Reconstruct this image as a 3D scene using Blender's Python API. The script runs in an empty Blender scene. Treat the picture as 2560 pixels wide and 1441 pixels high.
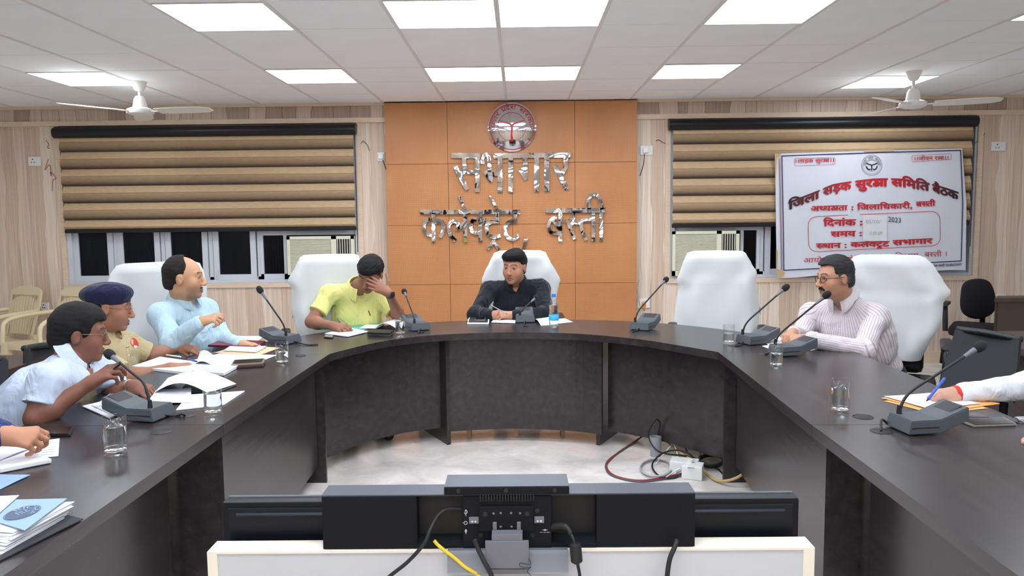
import bpy, bmesh, math, random
import numpy as np
from mathutils import Vector, Matrix, Euler

random.seed(7)
rng = np.random.default_rng(11)
SC = bpy.context.scene
COL = SC.collection

# ------------------------------------------------------------------ camera
FPX = 1924.67                       # focal length in pixels of a 2560 wide frame
YAW, PITCH, ROLL = 0.008436, 0.091976, -0.011
CAM_Z = 1.5

def cam_axes():
    cy, sy = math.cos(YAW), math.sin(YAW)
    f0 = np.array([-sy, cy, 0.0]); r0 = np.array([cy, sy, 0.0]); u0 = np.array([0, 0, 1.0])
    cp, sp = math.cos(PITCH), math.sin(PITCH)
    f = f0 * cp - u0 * sp
    u = u0 * cp + f0 * sp
    cr, sr = math.cos(ROLL), math.sin(ROLL)
    return r0 * cr + u * sr, u * cr - r0 * sr, f
CR, CU, CF = cam_axes()
cam_data = bpy.data.cameras.new('camera')
cam = bpy.data.objects.new('camera', cam_data)
COL.objects.link(cam)
cam_data.sensor_fit = 'HORIZONTAL'
cam_data.sensor_width = 36.0
cam_data.lens = FPX * 36.0 / 2560.0
cam_data.clip_start = 0.05
cam_data.clip_end = 60
M = Matrix.Identity(4)
for i in range(3):
    M[i][0] = CR[i]; M[i][1] = CU[i]; M[i][2] = -CF[i]
M[2][3] = CAM_Z
cam.matrix_world = M
SC.camera = cam

# ------------------------------------------------------------------ world, exposure
world = bpy.data.worlds.new('night')
SC.world = world
world.use_nodes = True
world.node_tree.nodes['Background'].inputs[0].default_value = (0.01, 0.013, 0.02, 1)
world.node_tree.nodes['Background'].inputs[1].default_value = 0.3
SC.view_settings.view_transform = 'Standard'
SC.view_settings.look = 'None'
SC.view_settings.gamma = 1.0
SC.view_settings.use_curve_mapping = False
SC.view_settings.exposure = 1.18
LIGHT_STRENGTH = 6.2

# ------------------------------------------------------------------ pixel -> place helpers
def ray(x, y):
    return CF * FPX + CR * (x - 1280.0) - CU * (y - 720.5)
def onz(x, y, z):
    d = ray(x, y)
    return Vector(d * ((z - CAM_Z) / d[2])) + Vector((0, 0, CAM_Z))
def T(x, y, z=0.75):            # a point of a table top
    return onz(x, y, z)
def FL(x, y):                   # a point of the floor
    return onz(x, y, 0.0)
def AY(x, y, Y):                # a point at a known distance Y from the camera wall
    d = ray(x, y)
    return Vector(d * (Y / d[1])) + Vector((0, 0, CAM_Z))

# ------------------------------------------------------------------ materials
MATS = {}
def srgb(c):
    out = []
    for v in c:
        v = v / 255.0
        out.append(v / 12.92 if v <= 0.04045 else ((v + 0.055) / 1.055) ** 2.4)
    return (*out, 1.0)

class NT:
    def __init__(s, mat):
        s.t = mat.node_tree; s.n = s.t.nodes; s.l = s.t.links
    def node(s, typ, ins=None, **props):
        nd = s.n.new(typ)
        for k, v in props.items():
            setattr(nd, k, v)
        for k, v in (ins or {}).items():
            if hasattr(v, 'is_linked') or isinstance(v, bpy.types.NodeSocket):
                s.l.new(v, nd.inputs[k])
            else:
                nd.inputs[k].default_value = v
        return nd
    def math(s, op, a, b=0.0):
        nd = s.n.new('ShaderNodeMath'); nd.operation = op
        for k, v in ((0, a), (1, b)):
            if isinstance(v, bpy.types.NodeSocket): s.l.new(v, nd.inputs[k])
            else: nd.inputs[k].default_value = v
        return nd.outputs[0]
    def ramp(s, fac, stops, interp='LINEAR'):
        nd = s.n.new('ShaderNodeValToRGB')
        cr = nd.color_ramp; cr.interpolation = interp
        while len(cr.elements) < len(stops): cr.elements.new(0.5)
        for e, (p, c) in zip(cr.elements, stops):
            e.position = p; e.color = c
        s.l.new(fac, nd.inputs[0])
        return nd.outputs[0]
    def mix(s, fac, a, b, mode='MIX'):
        nd = s.n.new('ShaderNodeMix'); nd.data_type = 'RGBA'; nd.blend_type = mode
        for k, v in ((0, fac), (6, a), (7, b)):
            if isinstance(v, bpy.types.NodeSocket): s.l.new(v, nd.inputs[k])
            else: nd.inputs[k].default_value = v
        return nd.outputs[2]

def new_mat(name):
    m = bpy.data.materials.new(name); m.use_nodes = True
    return m, NT(m), m.node_tree.nodes['Principled BSDF']

def mat(name, rgb=None, rough=0.5, metal=0.0, spec=0.5, var=0.0, vscale=30.0, bump=0.0, bscale=120.0, sheen=0.0, stretch=None, sss=0.0):
    if name in MATS: return MATS[name]
    m, nt, b = new_mat(name)
    b.inputs['Roughness'].default_value = rough
    b.inputs['Metallic'].default_value = metal
    b.inputs['Specular IOR Level'].default_value = spec
    col = srgb(rgb)
    b.inputs['Base Color'].default_value = col
    if sheen: b.inputs['Sheen Weight'].default_value = sheen
    if sss:
        b.inputs['Subsurface Weight'].default_value = sss
        b.inputs['Subsurface Radius'].default_value = (0.012, 0.005, 0.003)
        b.inputs['Subsurface Scale'].default_value = 0.5
    tc = nt.node('ShaderNodeTexCoord')
    vec = tc.outputs['Object']
    if stretch:
        vec = nt.node('ShaderNodeMapping', {0: vec, 3: stretch}).outputs[0]
    if var:
        nz = nt.node('ShaderNodeTexNoise', {'Vector': vec, 'Scale': vscale, 'Detail': 4.0})
        lo = tuple(c * (1 - var) for c in col[:3]) + (1,)
        hi = tuple(min(1, c * (1 + var)) for c in col[:3]) + (1,)
        c = nt.ramp(nz.outputs[0], [(0.3, lo), (0.7, hi)])
        nt.l.new(c, b.inputs['Base Color'])
    if bump:
        nz = nt.node('ShaderNodeTexNoise', {'Vector': vec, 'Scale': bscale, 'Detail': 3.0})
        bp = nt.node('ShaderNodeBump', {'Height': nz.outputs[0], 'Strength': bump, 'Distance': 0.01})
        nt.l.new(bp.outputs[0], b.inputs['Normal'])
    MATS[name] = m
    return m

def wood_laminate(name, cols, freq=8.5, line=0.3):
    m, nt, b = new_mat(name)
    tc = nt.node('ShaderNodeTexCoord')
    sep = nt.node('ShaderNodeSeparateXYZ', {0: tc.outputs['Object']})
    low = nt.node('ShaderNodeMapping', {0: tc.outputs['Object'], 3: (1.6, 1.6, 1.1)})
    n1 = nt.node('ShaderNodeTexNoise', {'Vector': low.outputs[0], 'Scale': 2.2, 'Detail': 2.0})
    off = nt.math('MULTIPLY', nt.math('SUBTRACT', n1.outputs[0], 0.5), 0.10)
    x = nt.math('ADD', nt.math('ADD', sep.outputs[0], sep.outputs[1]), off)
    w = nt.math('MULTIPLY', x, freq)
    v = nt.node('ShaderNodeTexVoronoi', {'W': w, 'Scale': 1.0}, voronoi_dimensions='1D')
    sepc = nt.node('ShaderNodeSeparateColor', {0: v.outputs['Color']})
    base = nt.ramp(sepc.outputs[0], [(0.0, srgb(cols[0])), (0.35, srgb(cols[1])), (0.65, srgb(cols[2])), (1.0, srgb(cols[3]))], 'CONSTANT')
    gr = nt.node('ShaderNodeMapping', {0: tc.outputs['Object'], 3: (70, 70, 1.6)})
    g = nt.node('ShaderNodeTexNoise', {'Vector': gr.outputs[0], 'Scale': 1.0, 'Detail': 5.0})
    gcol = nt.ramp(g.outputs[0], [(0.3, (0.72, 0.68, 0.66, 1)), (0.7, (1.08, 1.06, 1.05, 1))])
    c1 = nt.mix(0.8, base, gcol, 'MULTIPLY')
    ve = nt.node('ShaderNodeTexVoronoi', {'W': w, 'Scale': 1.0}, voronoi_dimensions='1D', feature='DISTANCE_TO_EDGE')
    ln = nt.ramp(ve.outputs['Distance'], [(0.0, (1 - line, 1 - line * 1.1, 1 - line * 1.2, 1)), (0.035, (1, 1, 1, 1))])
    c2 = nt.mix(1.0, c1, ln, 'MULTIPLY')
    nt.l.new(c2, b.inputs['Base Color'])
    b.inputs['Roughness'].default_value = 0.45
    MATS[name] = m
    return m

def dark_laminate():
    m, nt, b = new_mat('dark_laminate')
    tc = nt.node('ShaderNodeTexCoord')
    mp = nt.node('ShaderNodeMapping', {0: tc.outputs['Object'], 3: (26, 2.2, 26)})
    n = nt.node('ShaderNodeTexNoise', {'Vector': mp.outputs[0], 'Scale': 1.0, 'Detail': 5.0, 'Distortion': 0.4})
    c = nt.ramp(n.outputs[0], [(0.25, srgb((36, 32, 34))), (0.6, srgb((50, 45, 46))), (0.8, srgb((60, 54, 54)))])
    mp2 = nt.node('ShaderNodeMapping', {0: tc.outputs['Object'], 3: (9, 3, 9)})
    n2 = nt.node('ShaderNodeTexNoise', {'Vector': mp2.outputs[0], 'Scale': 0.8, 'Detail': 6.0, 'Distortion': 2.0})
    st = nt.ramp(n2.outputs[0], [(0.495, (0, 0, 0, 1)), (0.5, (0.25, 0.24, 0.23, 1)), (0.505, (0, 0, 0, 1))])
    c2 = nt.mix(0.07, c, st, 'ADD')
    nt.l.new(c2, b.inputs['Base Color'])
    b.inputs['Roughness'].default_value = 0.27
    b.inputs['Specular IOR Level'].default_value = 0.55
    bp = nt.node('ShaderNodeBump', {'Height': n.outputs[0], 'Strength': 0.06, 'Distance': 0.01})
    nt.l.new(bp.outputs[0], b.inputs['Normal'])
    MATS['dark_laminate'] = m
    return m

def marble_floor():
    m, nt, b = new_mat('marble_floor')
    tc = nt.node('ShaderNodeTexCoord')
    n = nt.node('ShaderNodeTexNoise', {'Vector': tc.outputs['Object'], 'Scale': 3.2, 'Detail': 7.0, 'Distortion': 1.4})
    mp = nt.node('ShaderNodeMapping', {0: tc.outputs['Object'], 2: (0, 0, 0.6), 3: (3, 11, 1)})
    n2 = nt.node('ShaderNodeTexNoise', {'Vector': mp.outputs[0], 'Scale': 3.0, 'Detail': 8.0, 'Distortion': 2.2})
    c = nt.ramp(n.outputs[0], [(0.3, srgb((196, 190, 186))), (0.55, srgb((222, 214, 208))), (0.75, srgb((232, 228, 224)))])
    v = nt.ramp(n2.outputs[0], [(0.34, (0.82, 0.82, 0.83, 1)), (0.46, (1, 1, 1, 1)), (0.62, (1.02, 1.0, 0.98, 1)), (0.72, (0.93, 0.91, 0.9, 1))])
    c2 = nt.mix(0.6, c, v, 'MULTIPLY')
    nt.l.new(c2, b.inputs['Base Color'])
    b.inputs['Roughness'].default_value = 0.22
    MATS['marble_floor'] = m
    return m

def orange_tile():
    m, nt, b = new_mat('orange_tile')
    tc = nt.node('ShaderNodeTexCoord')
    sep = nt.node('ShaderNodeSeparateXYZ', {0: tc.outputs['Object']})
    k = 2 * math.pi / 0.036
    a = nt.math('SINE', nt.math('MULTIPLY', nt.math('ADD', sep.outputs[0], sep.outputs[2]), k))
    c = nt.math('SINE', nt.math('MULTIPLY', nt.math('SUBTRACT', sep.outputs[0], sep.outputs[2]), k))
    h = nt.math('MULTIPLY', a, c)
    hm = nt.ramp(h, [(0.15, (0, 0, 0, 1)), (0.75, (1, 1, 1, 1))])
    bp = nt.node('ShaderNodeBump', {'Height': hm, 'Strength': 0.3, 'Distance': 0.012})
    nt.l.new(bp.outputs[0], b.inputs['Normal'])
    n = nt.node('ShaderNodeTexNoise', {'Vector': tc.outputs['Object'], 'Scale': 2.0, 'Detail': 3.0})
    col = nt.ramp(n.outputs[0], [(0.3, srgb((186, 124, 76))), (0.7, srgb((200, 138, 86)))])
    nt.l.new(col, b.inputs['Base Color'])
    b.inputs['Roughness'].default_value = 0.38
    MATS['orange_tile'] = m
    return m

def blind_fabric():
    m, nt, b = new_mat('blind_fabric')
    uv = nt.node('ShaderNodeUVMap')
    sep = nt.node('ShaderNodeSeparateXYZ', {0: uv.outputs[0]})
    v = nt.math('FRACT', sep.outputs[1])
    base = nt.ramp(v, [(0.0, srgb((198, 172, 138))), (0.38, srgb((206, 178, 142))), (0.42, srgb((150, 126, 100))), (0.47, srgb((176, 150, 118))), (0.75, srgb((140, 118, 94))), (0.93, srgb((88, 76, 66))), (1.0, srgb((80, 70, 62)))])  # woven bands; the darkest lower end paints in the shade of the under-curl
    tc = nt.node('ShaderNodeTexCoord')
    mp = nt.node('ShaderNodeMapping', {0: tc.outputs['Object'], 3: (14, 14, 260)})
    n = nt.node('ShaderNodeTexNoise', {'Vector': mp.outputs[0], 'Scale': 1.0, 'Detail': 4.0})
    g = nt.ramp(n.outputs[0], [(0.3, (0.74, 0.72, 0.7, 1)), (0.7, (1.1, 1.1, 1.1, 1))])
    c = nt.mix(0.75, base, g, 'MULTIPLY')
    nt.l.new(c, b.inputs['Base Color'])
    b.inputs['Roughness'].default_value = 0.8
    b.inputs['Specular IOR Level'].default_value = 0.2
    MATS['blind_fabric'] = m
    return m

def emission_mat():
    m = bpy.data.materials.new('light_diffuser'); m.use_nodes = True
    t = m.node_tree; t.nodes.clear()
    e = t.nodes.new('ShaderNodeEmission'); o = t.nodes.new('ShaderNodeOutputMaterial')
    e.inputs[0].default_value = (0.89, 0.955, 1.04, 1); e.inputs[1].default_value = LIGHT_STRENGTH
    t.links.new(e.outputs[0], o.inputs[0])
    MATS['light_diffuser'] = m
    return m

def glass_mat(name, tint=(1, 1, 1, 1), rough=0.0, ior=1.45):
    m, nt, b = new_mat(name)
    b.inputs['Base Color'].default_value = tint
    b.inputs['Roughness'].default_value = rough
    b.inputs['IOR'].default_value = ior
    b.inputs['Transmission Weight'].default_value = 1.0
    MATS[name] = m
    return m

def pane_mat():
    m = bpy.data.materials.new('window_pane'); m.use_nodes = True
    t = m.node_tree; t.nodes.clear()
    o = t.nodes.new('ShaderNodeOutputMaterial'); mx = t.nodes.new('ShaderNodeMixShader')
    tr = t.nodes.new('ShaderNodeBsdfTransparent'); gl = t.nodes.new('ShaderNodeBsdfGlossy')
    fr = t.nodes.new('ShaderNodeFresnel'); fr.inputs[0].default_value = 1.35
    tr.inputs[0].default_value = (0.45, 0.5, 0.6, 1); gl.inputs['Roughness'].default_value = 0.15
    gl.inputs[0].default_value = (0.6, 0.6, 0.65, 1)
    t.links.new(fr.outputs[0], mx.inputs[0]); t.links.new(tr.outputs[0], mx.inputs[1]); t.links.new(gl.outputs[0], mx.inputs[2])
    t.links.new(mx.outputs[0], o.inputs[0])
    MATS['window_pane'] = m
    return m

def thin_glass():
    m = bpy.data.materials.new('thin_glass'); m.use_nodes = True
    t = m.node_tree; t.nodes.clear()
    o = t.nodes.new('ShaderNodeOutputMaterial'); mx = t.nodes.new('ShaderNodeMixShader')
    tr = t.nodes.new('ShaderNodeBsdfTransparent'); gl = t.nodes.new('ShaderNodeBsdfGlossy'); lw = t.nodes.new('ShaderNodeLayerWeight')
    lw.inputs[0].default_value = 0.35; gl.inputs['Roughness'].default_value = 0.03; gl.inputs[0].default_value = (1, 1, 1, 1); tr.inputs[0].default_value = (0.96, 0.97, 0.97, 1)
    pw = t.nodes.new('ShaderNodeMath'); pw.operation = 'POWER'; pw.inputs[1].default_value = 2.5; t.links.new(lw.outputs['Facing'], pw.inputs[0]); ml = t.nodes.new('ShaderNodeMath'); ml.operation = 'MULTIPLY_ADD'; ml.inputs[1].default_value = 0.55; ml.inputs[2].default_value = 0.03; t.links.new(pw.outputs[0], ml.inputs[0]); t.links.new(ml.outputs[0], mx.inputs[0]); t.links.new(tr.outputs[0], mx.inputs[1]); t.links.new(gl.outputs[0], mx.inputs[2]); t.links.new(mx.outputs[0], o.inputs[0])
    MATS['thin_glass'] = m

def attr_mat(name, rough=0.5, sss=0.0, spec=0.4, bump=0.0):
    m, nt, b = new_mat(name)
    a = nt.node('ShaderNodeAttribute', attribute_name='Col')
    nt.l.new(a.outputs['Color'], b.inputs['Base Color'])
    b.inputs['Roughness'].default_value = rough
    b.inputs['Specular IOR Level'].default_value = spec
    if sss:
        b.inputs['Subsurface Weight'].default_value = sss
        b.inputs['Subsurface Radius'].default_value = (0.01, 0.004, 0.002)
        b.inputs['Subsurface Scale'].default_value = 0.6
    if bump:
        tc = nt.node('ShaderNodeTexCoord')
        nz = nt.node('ShaderNodeTexNoise', {'Vector': tc.outputs['Object'], 'Scale': 160.0, 'Detail': 3.0})
        bp = nt.node('ShaderNodeBump', {'Height': nz.outputs[0], 'Strength': bump, 'Distance': 0.004})
        nt.l.new(bp.outputs[0], b.inputs['Normal'])
    MATS[name] = m
    return m

wood_laminate('wall_laminate', [(226, 207, 188), (214, 192, 171), (234, 218, 201), (206, 184, 164)])
wood_laminate('frieze_laminate', [(206, 186, 168), (176, 154, 138), (214, 195, 178), (166, 145, 130)], 6.0, 0.5)
dark_laminate(); marble_floor(); orange_tile(); blind_fabric(); emission_mat(); pane_mat(); thin_glass()
glass_mat('tumbler_glass', (0.98, 1, 0.99, 1)); glass_mat('water', (0.97, 0.99, 1, 1), ior=1.33)
attr_mat('skin', 0.5, 0.12, 0.4); attr_mat('printed', 0.7)
mat('ceiling_tile', (246, 247, 248), 0.9, var=0.02, vscale=3)
mat('grid_white', (226, 224, 222), 0.6)
mat('ceiling_void', (40, 40, 42), 0.9)
mat('wall_paint', (226, 226, 226), 0.8)
mat('trim_wood', (222, 200, 176), 0.45, var=0.08, vscale=9, stretch=(1, 1, 14))
mat('aluminium', (206, 210, 218), 0.45, 0.0, var=0.03, vscale=6)
mat('black_metal', (24, 24, 28), 0.38, 0.3)
mat('night_black', (10, 12, 18), 0.9, spec=0.0)
mat('grille_wire', (26, 34, 48), 0.7)
mat('ac_cream', (222, 220, 200), 0.5)
mat('ac_dark', (20, 20, 18), 0.6)
mat('white_plastic', (232, 232, 230), 0.4)
mat('chrome', (200, 202, 206), 0.06, 1.0)
mat('steel_side', (110, 104, 100), 0.3, 1.0)
mat('emblem_red', (190, 30, 40), 0.35)
mat('fan_white', (232, 230, 224), 0.35)
mat('banner_white', (214, 218, 228), 0.32, var=0.03, vscale=4, bump=0.25, bscale=7)
mat('banner_red', (190, 30, 44), 0.5)
mat('banner_navy', (30, 34, 80), 0.5)
mat('banner_black', (30, 26, 30), 0.5)
mat('tape_brown', (196, 166, 120), 0.5)
mat('paper', (224, 224, 228), 0.8, var=0.015, vscale=20)
mat('ink', (70, 72, 84), 0.7)
mat('mic_grey', (72, 78, 84), 0.5)
mat('mic_black', (22, 22, 24), 0.5)
mat('mic_foam', (30, 30, 33), 0.95, bump=0.4, bscale=400)
mat('rubber_black', (20, 20, 22), 0.6)
mat('pvc_grey', (150, 152, 156), 0.5)
mat('cord_grey', (168, 170, 174), 0.55)
mat('cord_red', (150, 40, 44), 0.5)
mat('cord_tan', (188, 160, 106), 0.6)
mat('cord_yellow', (214, 184, 40), 0.5)
mat('towel_white', (206, 209, 209), 0.95, sheen=0.3, bump=0.06, bscale=300)
mat('leather_black', (22, 22, 24), 0.42, bump=0.2, bscale=200)
mat('mesh_charcoal', (46, 48, 52), 0.8, bump=0.3, bscale=500)
mat('fabric_black', (20, 16, 22), 0.95)
mat('cream_plastic', (222, 206, 170), 0.38)
mat('brown_laminate', (74, 58, 52), 0.4, var=0.1, vscale=8)
mat('tv_black', (14, 17, 24), 0.4, spec=0.25)
mat('bar_black', (17, 19, 24), 0.55, spec=0.15, bump=0.15, bscale=900)
mat('bar_dark', (14, 14, 16), 0.6)
mat('bar_sheen_grey', (52, 57, 67), 0.42, spec=0.4)  # black bar tone lightened: ceiling-light sheen painted into the top plates
mat('stand_grey', (108, 110, 116), 0.5, 0.2)
mat('cream_board', (222, 214, 198), 0.45)
mat('grey_board', (186, 188, 192), 0.5, var=0.02, vscale=3)
mat('folder_blue', (138, 164, 190), 0.55)
mat('folder_dark_print', (74, 88, 112), 0.6)
mat('folder_maroon', (112, 24, 52), 0.45)
mat('folder_tan', (214, 184, 146), 0.7)
mat('folder_orange', (240, 170, 104), 0.6)
mat('folder_teal', (90, 176, 160), 0.5)
mat('phone_black', (16, 16, 18), 0.15)
mat('phone_edge', (168, 166, 160), 0.3, 0.6)
mat('wallet_brown', (70, 36, 34), 0.5)
mat('pen_blue', (50, 90, 190), 0.35)
mat('pen_metal', (150, 150, 160), 0.3, 0.7)
mat('bottle_cap', (30, 110, 200), 0.4)
mat('bottle_label', (60, 170, 220), 0.5)
mat('plug_orange', (214, 140, 60), 0.4)
mat('light_wood', (214, 178, 136), 0.5, var=0.1, vscale=12)
# ------------------------------------------------------------------ object helpers
def thing(name, label, cat, loc=(0, 0, 0), rotz=0.0, group=None, kind=None):
    o = bpy.data.objects.new(name, None)
    o.empty_display_size = 0.1
    COL.objects.link(o)
    o.location = loc; o.rotation_euler = (0, 0, rotz)
    tag(o, label, cat, group, kind)
    return o
def tag(o, label=None, cat=None, group=None, kind=None):
    if label: o['label'] = label
    if cat: o['category'] = cat
    if group: o['group'] = group
    if kind: o['kind'] = kind
    return o
def wmat(o):
    m = Matrix.Translation(o.location) @ o.rotation_euler.to_matrix().to_4x4()
    return (wmat(o.parent) @ m) if o.parent else m

def link_mesh(name, me, material, parent=None, world=False, smooth=False):
    if world and parent is not None:
        me.transform(wmat(parent).inverted())
    if smooth:
        me.shade_smooth()
    if material is not None and not me.materials:
        me.materials.append(MATS[material] if isinstance(material, str) else material)
    o = bpy.data.objects.new(name, me)
    COL.objects.link(o)
    if parent is not None: o.parent = parent
    return o

def pydata(name, verts, faces, material, parent=None, world=False, smooth=False):
    me = bpy.data.meshes.new(name)
    me.from_pydata([tuple(v) for v in verts], [], [tuple(f) for f in faces])
    me.update()
    return link_mesh(name, me, material, parent, world, smooth)

def catmull(pts, n=6, closed=False):
    pts = [Vector(p) for p in pts]
    if len(pts) < 3: return pts
    out = []
    m = len(pts)
    segs = m if closed else m - 1
    for i in range(segs):
        p1 = pts[i]; p2 = pts[(i + 1) % m]
        p0 = pts[(i - 1) % m] if (closed or i > 0) else p1 * 2 - p2
        p3 = pts[(i + 2) % m] if (closed or i + 2 < m) else p2 * 2 - p1
        for k in range(n):
            t = k / n
            out.append(0.5 * ((2 * p1) + (p2 - p0) * t + (2 * p0 - 5 * p1 + 4 * p2 - p3) * t * t + (3 * p1 - p0 - 3 * p2 + p3) * t ** 3))
    if not closed: out.append(pts[-1])
    return out

class B:
    """collects shapes for ONE mesh"""
    def __init__(s): s.bm = bmesh.new()
    def _faces(s, vs, fs):
        bv = [s.bm.verts.new(v) for v in vs]
        for f in fs:
            try: s.bm.faces.new([bv[i] for i in f])
            except ValueError: pass
        return bv
    def box(s, c, size, rot=None, bevel=0.0):
        c = Vector(c); hx, hy, hz = (q / 2 for q in size)
        R = rot if rot is not None else Matrix.Identity(3)
        if bevel:
            b2 = bmesh.new()
            bmesh.ops.create_cube(b2, size=1.0)
            for v in b2.verts: v.co = Vector((v.co.x * size[0], v.co.y * size[1], v.co.z * size[2]))
            bmesh.ops.bevel(b2, geom=list(b2.edges), offset=min(bevel, min(size) * 0.45), segments=2, affect='EDGES', profile=0.6)
            vs = [c + R @ v.co for v in b2.verts]
            b2.verts.index_update()
            fs = [[v.index for v in f.verts] for f in b2.faces]
            b2.free()
            s._faces(vs, fs); return s
        vs = [c + R @ Vector((sx * hx, sy * hy, sz * hz)) for sz in (-1, 1) for sy in (-1, 1) for sx in (-1, 1)]
        s._faces(vs, [(0, 2, 3, 1), (4, 5, 7, 6), (0, 1, 5, 4), (2, 6, 7, 3), (0, 4, 6, 2), (1, 3, 7, 5)])
        return s
    def bb(s, lo, hi, bevel=0.0):
        lo = Vector(lo); hi = Vector(hi)
        return s.box((lo + hi) / 2, tuple(abs(q) for q in (hi - lo)), None, bevel)
    def hexa(s, p):      # 8 corners: bottom 4 (ccw), top 4
        s._faces([Vector(q) for q in p], [(0, 3, 2, 1), (4, 5, 6, 7), (0, 1, 5, 4), (1, 2, 6, 5), (2, 3, 7, 6), (3, 0, 4, 7)])
        return s
    def prism(s, poly, z0, z1):   # poly in xy
        n = len(poly)
        vs = [(p[0], p[1], z0) for p in poly] + [(p[0], p[1], z1) for p in poly]
        fs = [tuple(reversed(range(n))), tuple(range(n, 2 * n))] + [(i, (i + 1) % n, n + (i + 1) % n, n + i) for i in range(n)]
        s._faces(vs, fs); return s
    def extrude(s, poly, vec):    # poly 3d ring, extruded by vec
        n = len(poly); poly = [Vector(p) for p in poly]; vec = Vector(vec)
        s._faces(poly + [p + vec for p in poly], [tuple(reversed(range(n))), tuple(range(n, 2 * n))] + [(i, (i + 1) % n, n + (i + 1) % n, n + i) for i in range(n)])
        return s
    def tube(s, pts, r, seg=8, closed=False, cap=True):
        pts = [Vector(p) for p in pts]; n = len(pts)
        rs = r if isinstance(r, (list, tuple)) else [r] * n
        t0 = (pts[1] - pts[0]).normalized()
        ref = Vector((0, 0, 1)) if abs(t0.z) < 0.9 else Vector((1, 0, 0))
        nrm = (ref - t0 * ref.dot(t0)).normalized()
        rings = []
        for i in range(n):
            if closed: t = pts[(i + 1) % n] - pts[i - 1]
            else: t = pts[min(i + 1, n - 1)] - pts[max(i - 1, 0)]
            t = t.normalized() if t.length > 1e-9 else t0
            nrm = nrm - t * nrm.dot(t)
            nrm = nrm.normalized() if nrm.length > 1e-6 else t.orthogonal().normalized()
            bn = t.cross(nrm)
            rings.append([s.bm.verts.new(pts[i] + (nrm * math.cos(a) + bn * math.sin(a)) * rs[i]) for a in (2 * math.pi * k / seg for k in range(seg))])
        for i in range(n if closed else n - 1):
            a, b = rings[i], rings[(i + 1) % n]
            for k in range(seg):
                s.bm.faces.new((a[k], a[(k + 1) % seg], b[(k + 1) % seg], b[k]))
        if cap and not closed:
            s.bm.faces.new(list(reversed(rings[0]))); s.bm.faces.new(rings[-1])
        return s
    def cyl(s, a, b, r0, r1=None, seg=16):
        return s.tube([a, b], [r0, r0 if r1 is None else r1], seg)
    def lathe(s, prof, c=(0, 0, 0), seg=24, R=None, sx=1.0, sy=1.0):   # prof (r, z)
        c = Vector(c); R = R if R is not None else Matrix.Identity(3)
        rings = []
        for r, z in prof:
            if r < 1e-6: rings.append([s.bm.verts.new(c + R @ Vector((0, 0, z)))])
            else: rings.append([s.bm.verts.new(c + R @ Vector((sx * r * math.cos(2 * math.pi * k / seg), sy * r * math.sin(2 * math.pi * k / seg), z))) for k in range(seg)])
        for a, b in zip(rings, rings[1:]):
            for k in range(seg):
                k2 = (k + 1) % seg
                if len(a) == 1 and len(b) == 1: continue
                if len(a) == 1: s.bm.faces.new((a[0], b[k2], b[k]))
                elif len(b) == 1: s.bm.faces.new((a[k], a[k2], b[0]))
                else: s.bm.faces.new((a[k], a[k2], b[k2], b[k]))
        return s
    def ball(s, c, r, seg=16):
        r = (r, r, r) if not isinstance(r, (tuple, list)) else r
        b2 = bmesh.new(); bmesh.ops.create_uvsphere(b2, u_segments=seg, v_segments=max(6, seg // 2), radius=1.0)
        b2.verts.index_update()
        s._faces([Vector(c) + Vector((v.co.x * r[0], v.co.y * r[1], v.co.z * r[2])) for v in b2.verts], [[v.index for v in f.verts] for f in b2.faces])
        b2.free(); return s
    def grid(s, pts, thick=None):     # pts[i][j] sheet; thick -> closed slab along given vector
        ni, nj = len(pts), len(pts[0])
        V = [[s.bm.verts.new(Vector(p)) for p in row] for row in pts]
        for i in range(ni - 1):
            for j in range(nj - 1):
                s.bm.faces.new((V[i][j], V[i + 1][j], V[i + 1][j + 1], V[i][j + 1]))
        if thick is not None:
            tv = Vector(thick)
            W = [[s.bm.verts.new(Vector(p) + tv) for p in row] for row in pts]
            for i in range(ni - 1):
                for j in range(nj - 1):
                    s.bm.faces.new((W[i][j], W[i][j + 1], W[i + 1][j + 1], W[i + 1][j]))
            for i in range(ni - 1):
                s.bm.faces.new((V[i][0], W[i][0], W[i + 1][0], V[i + 1][0])); s.bm.faces.new((V[i][-1], V[i + 1][-1], W[i + 1][-1], W[i][-1]))
            for j in range(nj - 1):
                s.bm.faces.new((V[0][j], V[0][j + 1], W[0][j + 1], W[0][j])); s.bm.faces.new((V[-1][j], W[-1][j], W[-1][j + 1], V[-1][j + 1]))
        return s
    def build(s, name, material, parent=None, world=False, smooth=False, fix=True, angle=None):
        if fix: bmesh.ops.recalc_face_normals(s.bm, faces=list(s.bm.faces))
        me = bpy.data.meshes.new(name)
        s.bm.to_mesh(me); s.bm.free()
        o = link_mesh(name, me, material, parent, world, smooth)
        if smooth and angle:
            me.set_sharp_from_angle(angle=math.radians(angle))
        return o

def rotz(a): return Matrix.Rotation(a, 3, 'Z')
def rot(ax, ang): return Matrix.Rotation(ang, 3, ax)
def struct(o): o['kind'] = 'structure'; return o

def copy_tree(o, parent=None):
    c = o.copy(); COL.objects.link(c); c.parent = parent
    for ch in [q for q in bpy.data.objects if q.parent is o]: copy_tree(ch, c)
    return c
# ------------------------------------------------------------------ the room
CEIL = 2.626
GX, GY = -0.1017, 4.690          # ceiling grid origin
X0, X1 = GX - 9 * 0.6, GX + 10 * 0.6
YB, WY = GY - 11 * 0.6, 7.65     # wall behind the camera, far wall

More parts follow.
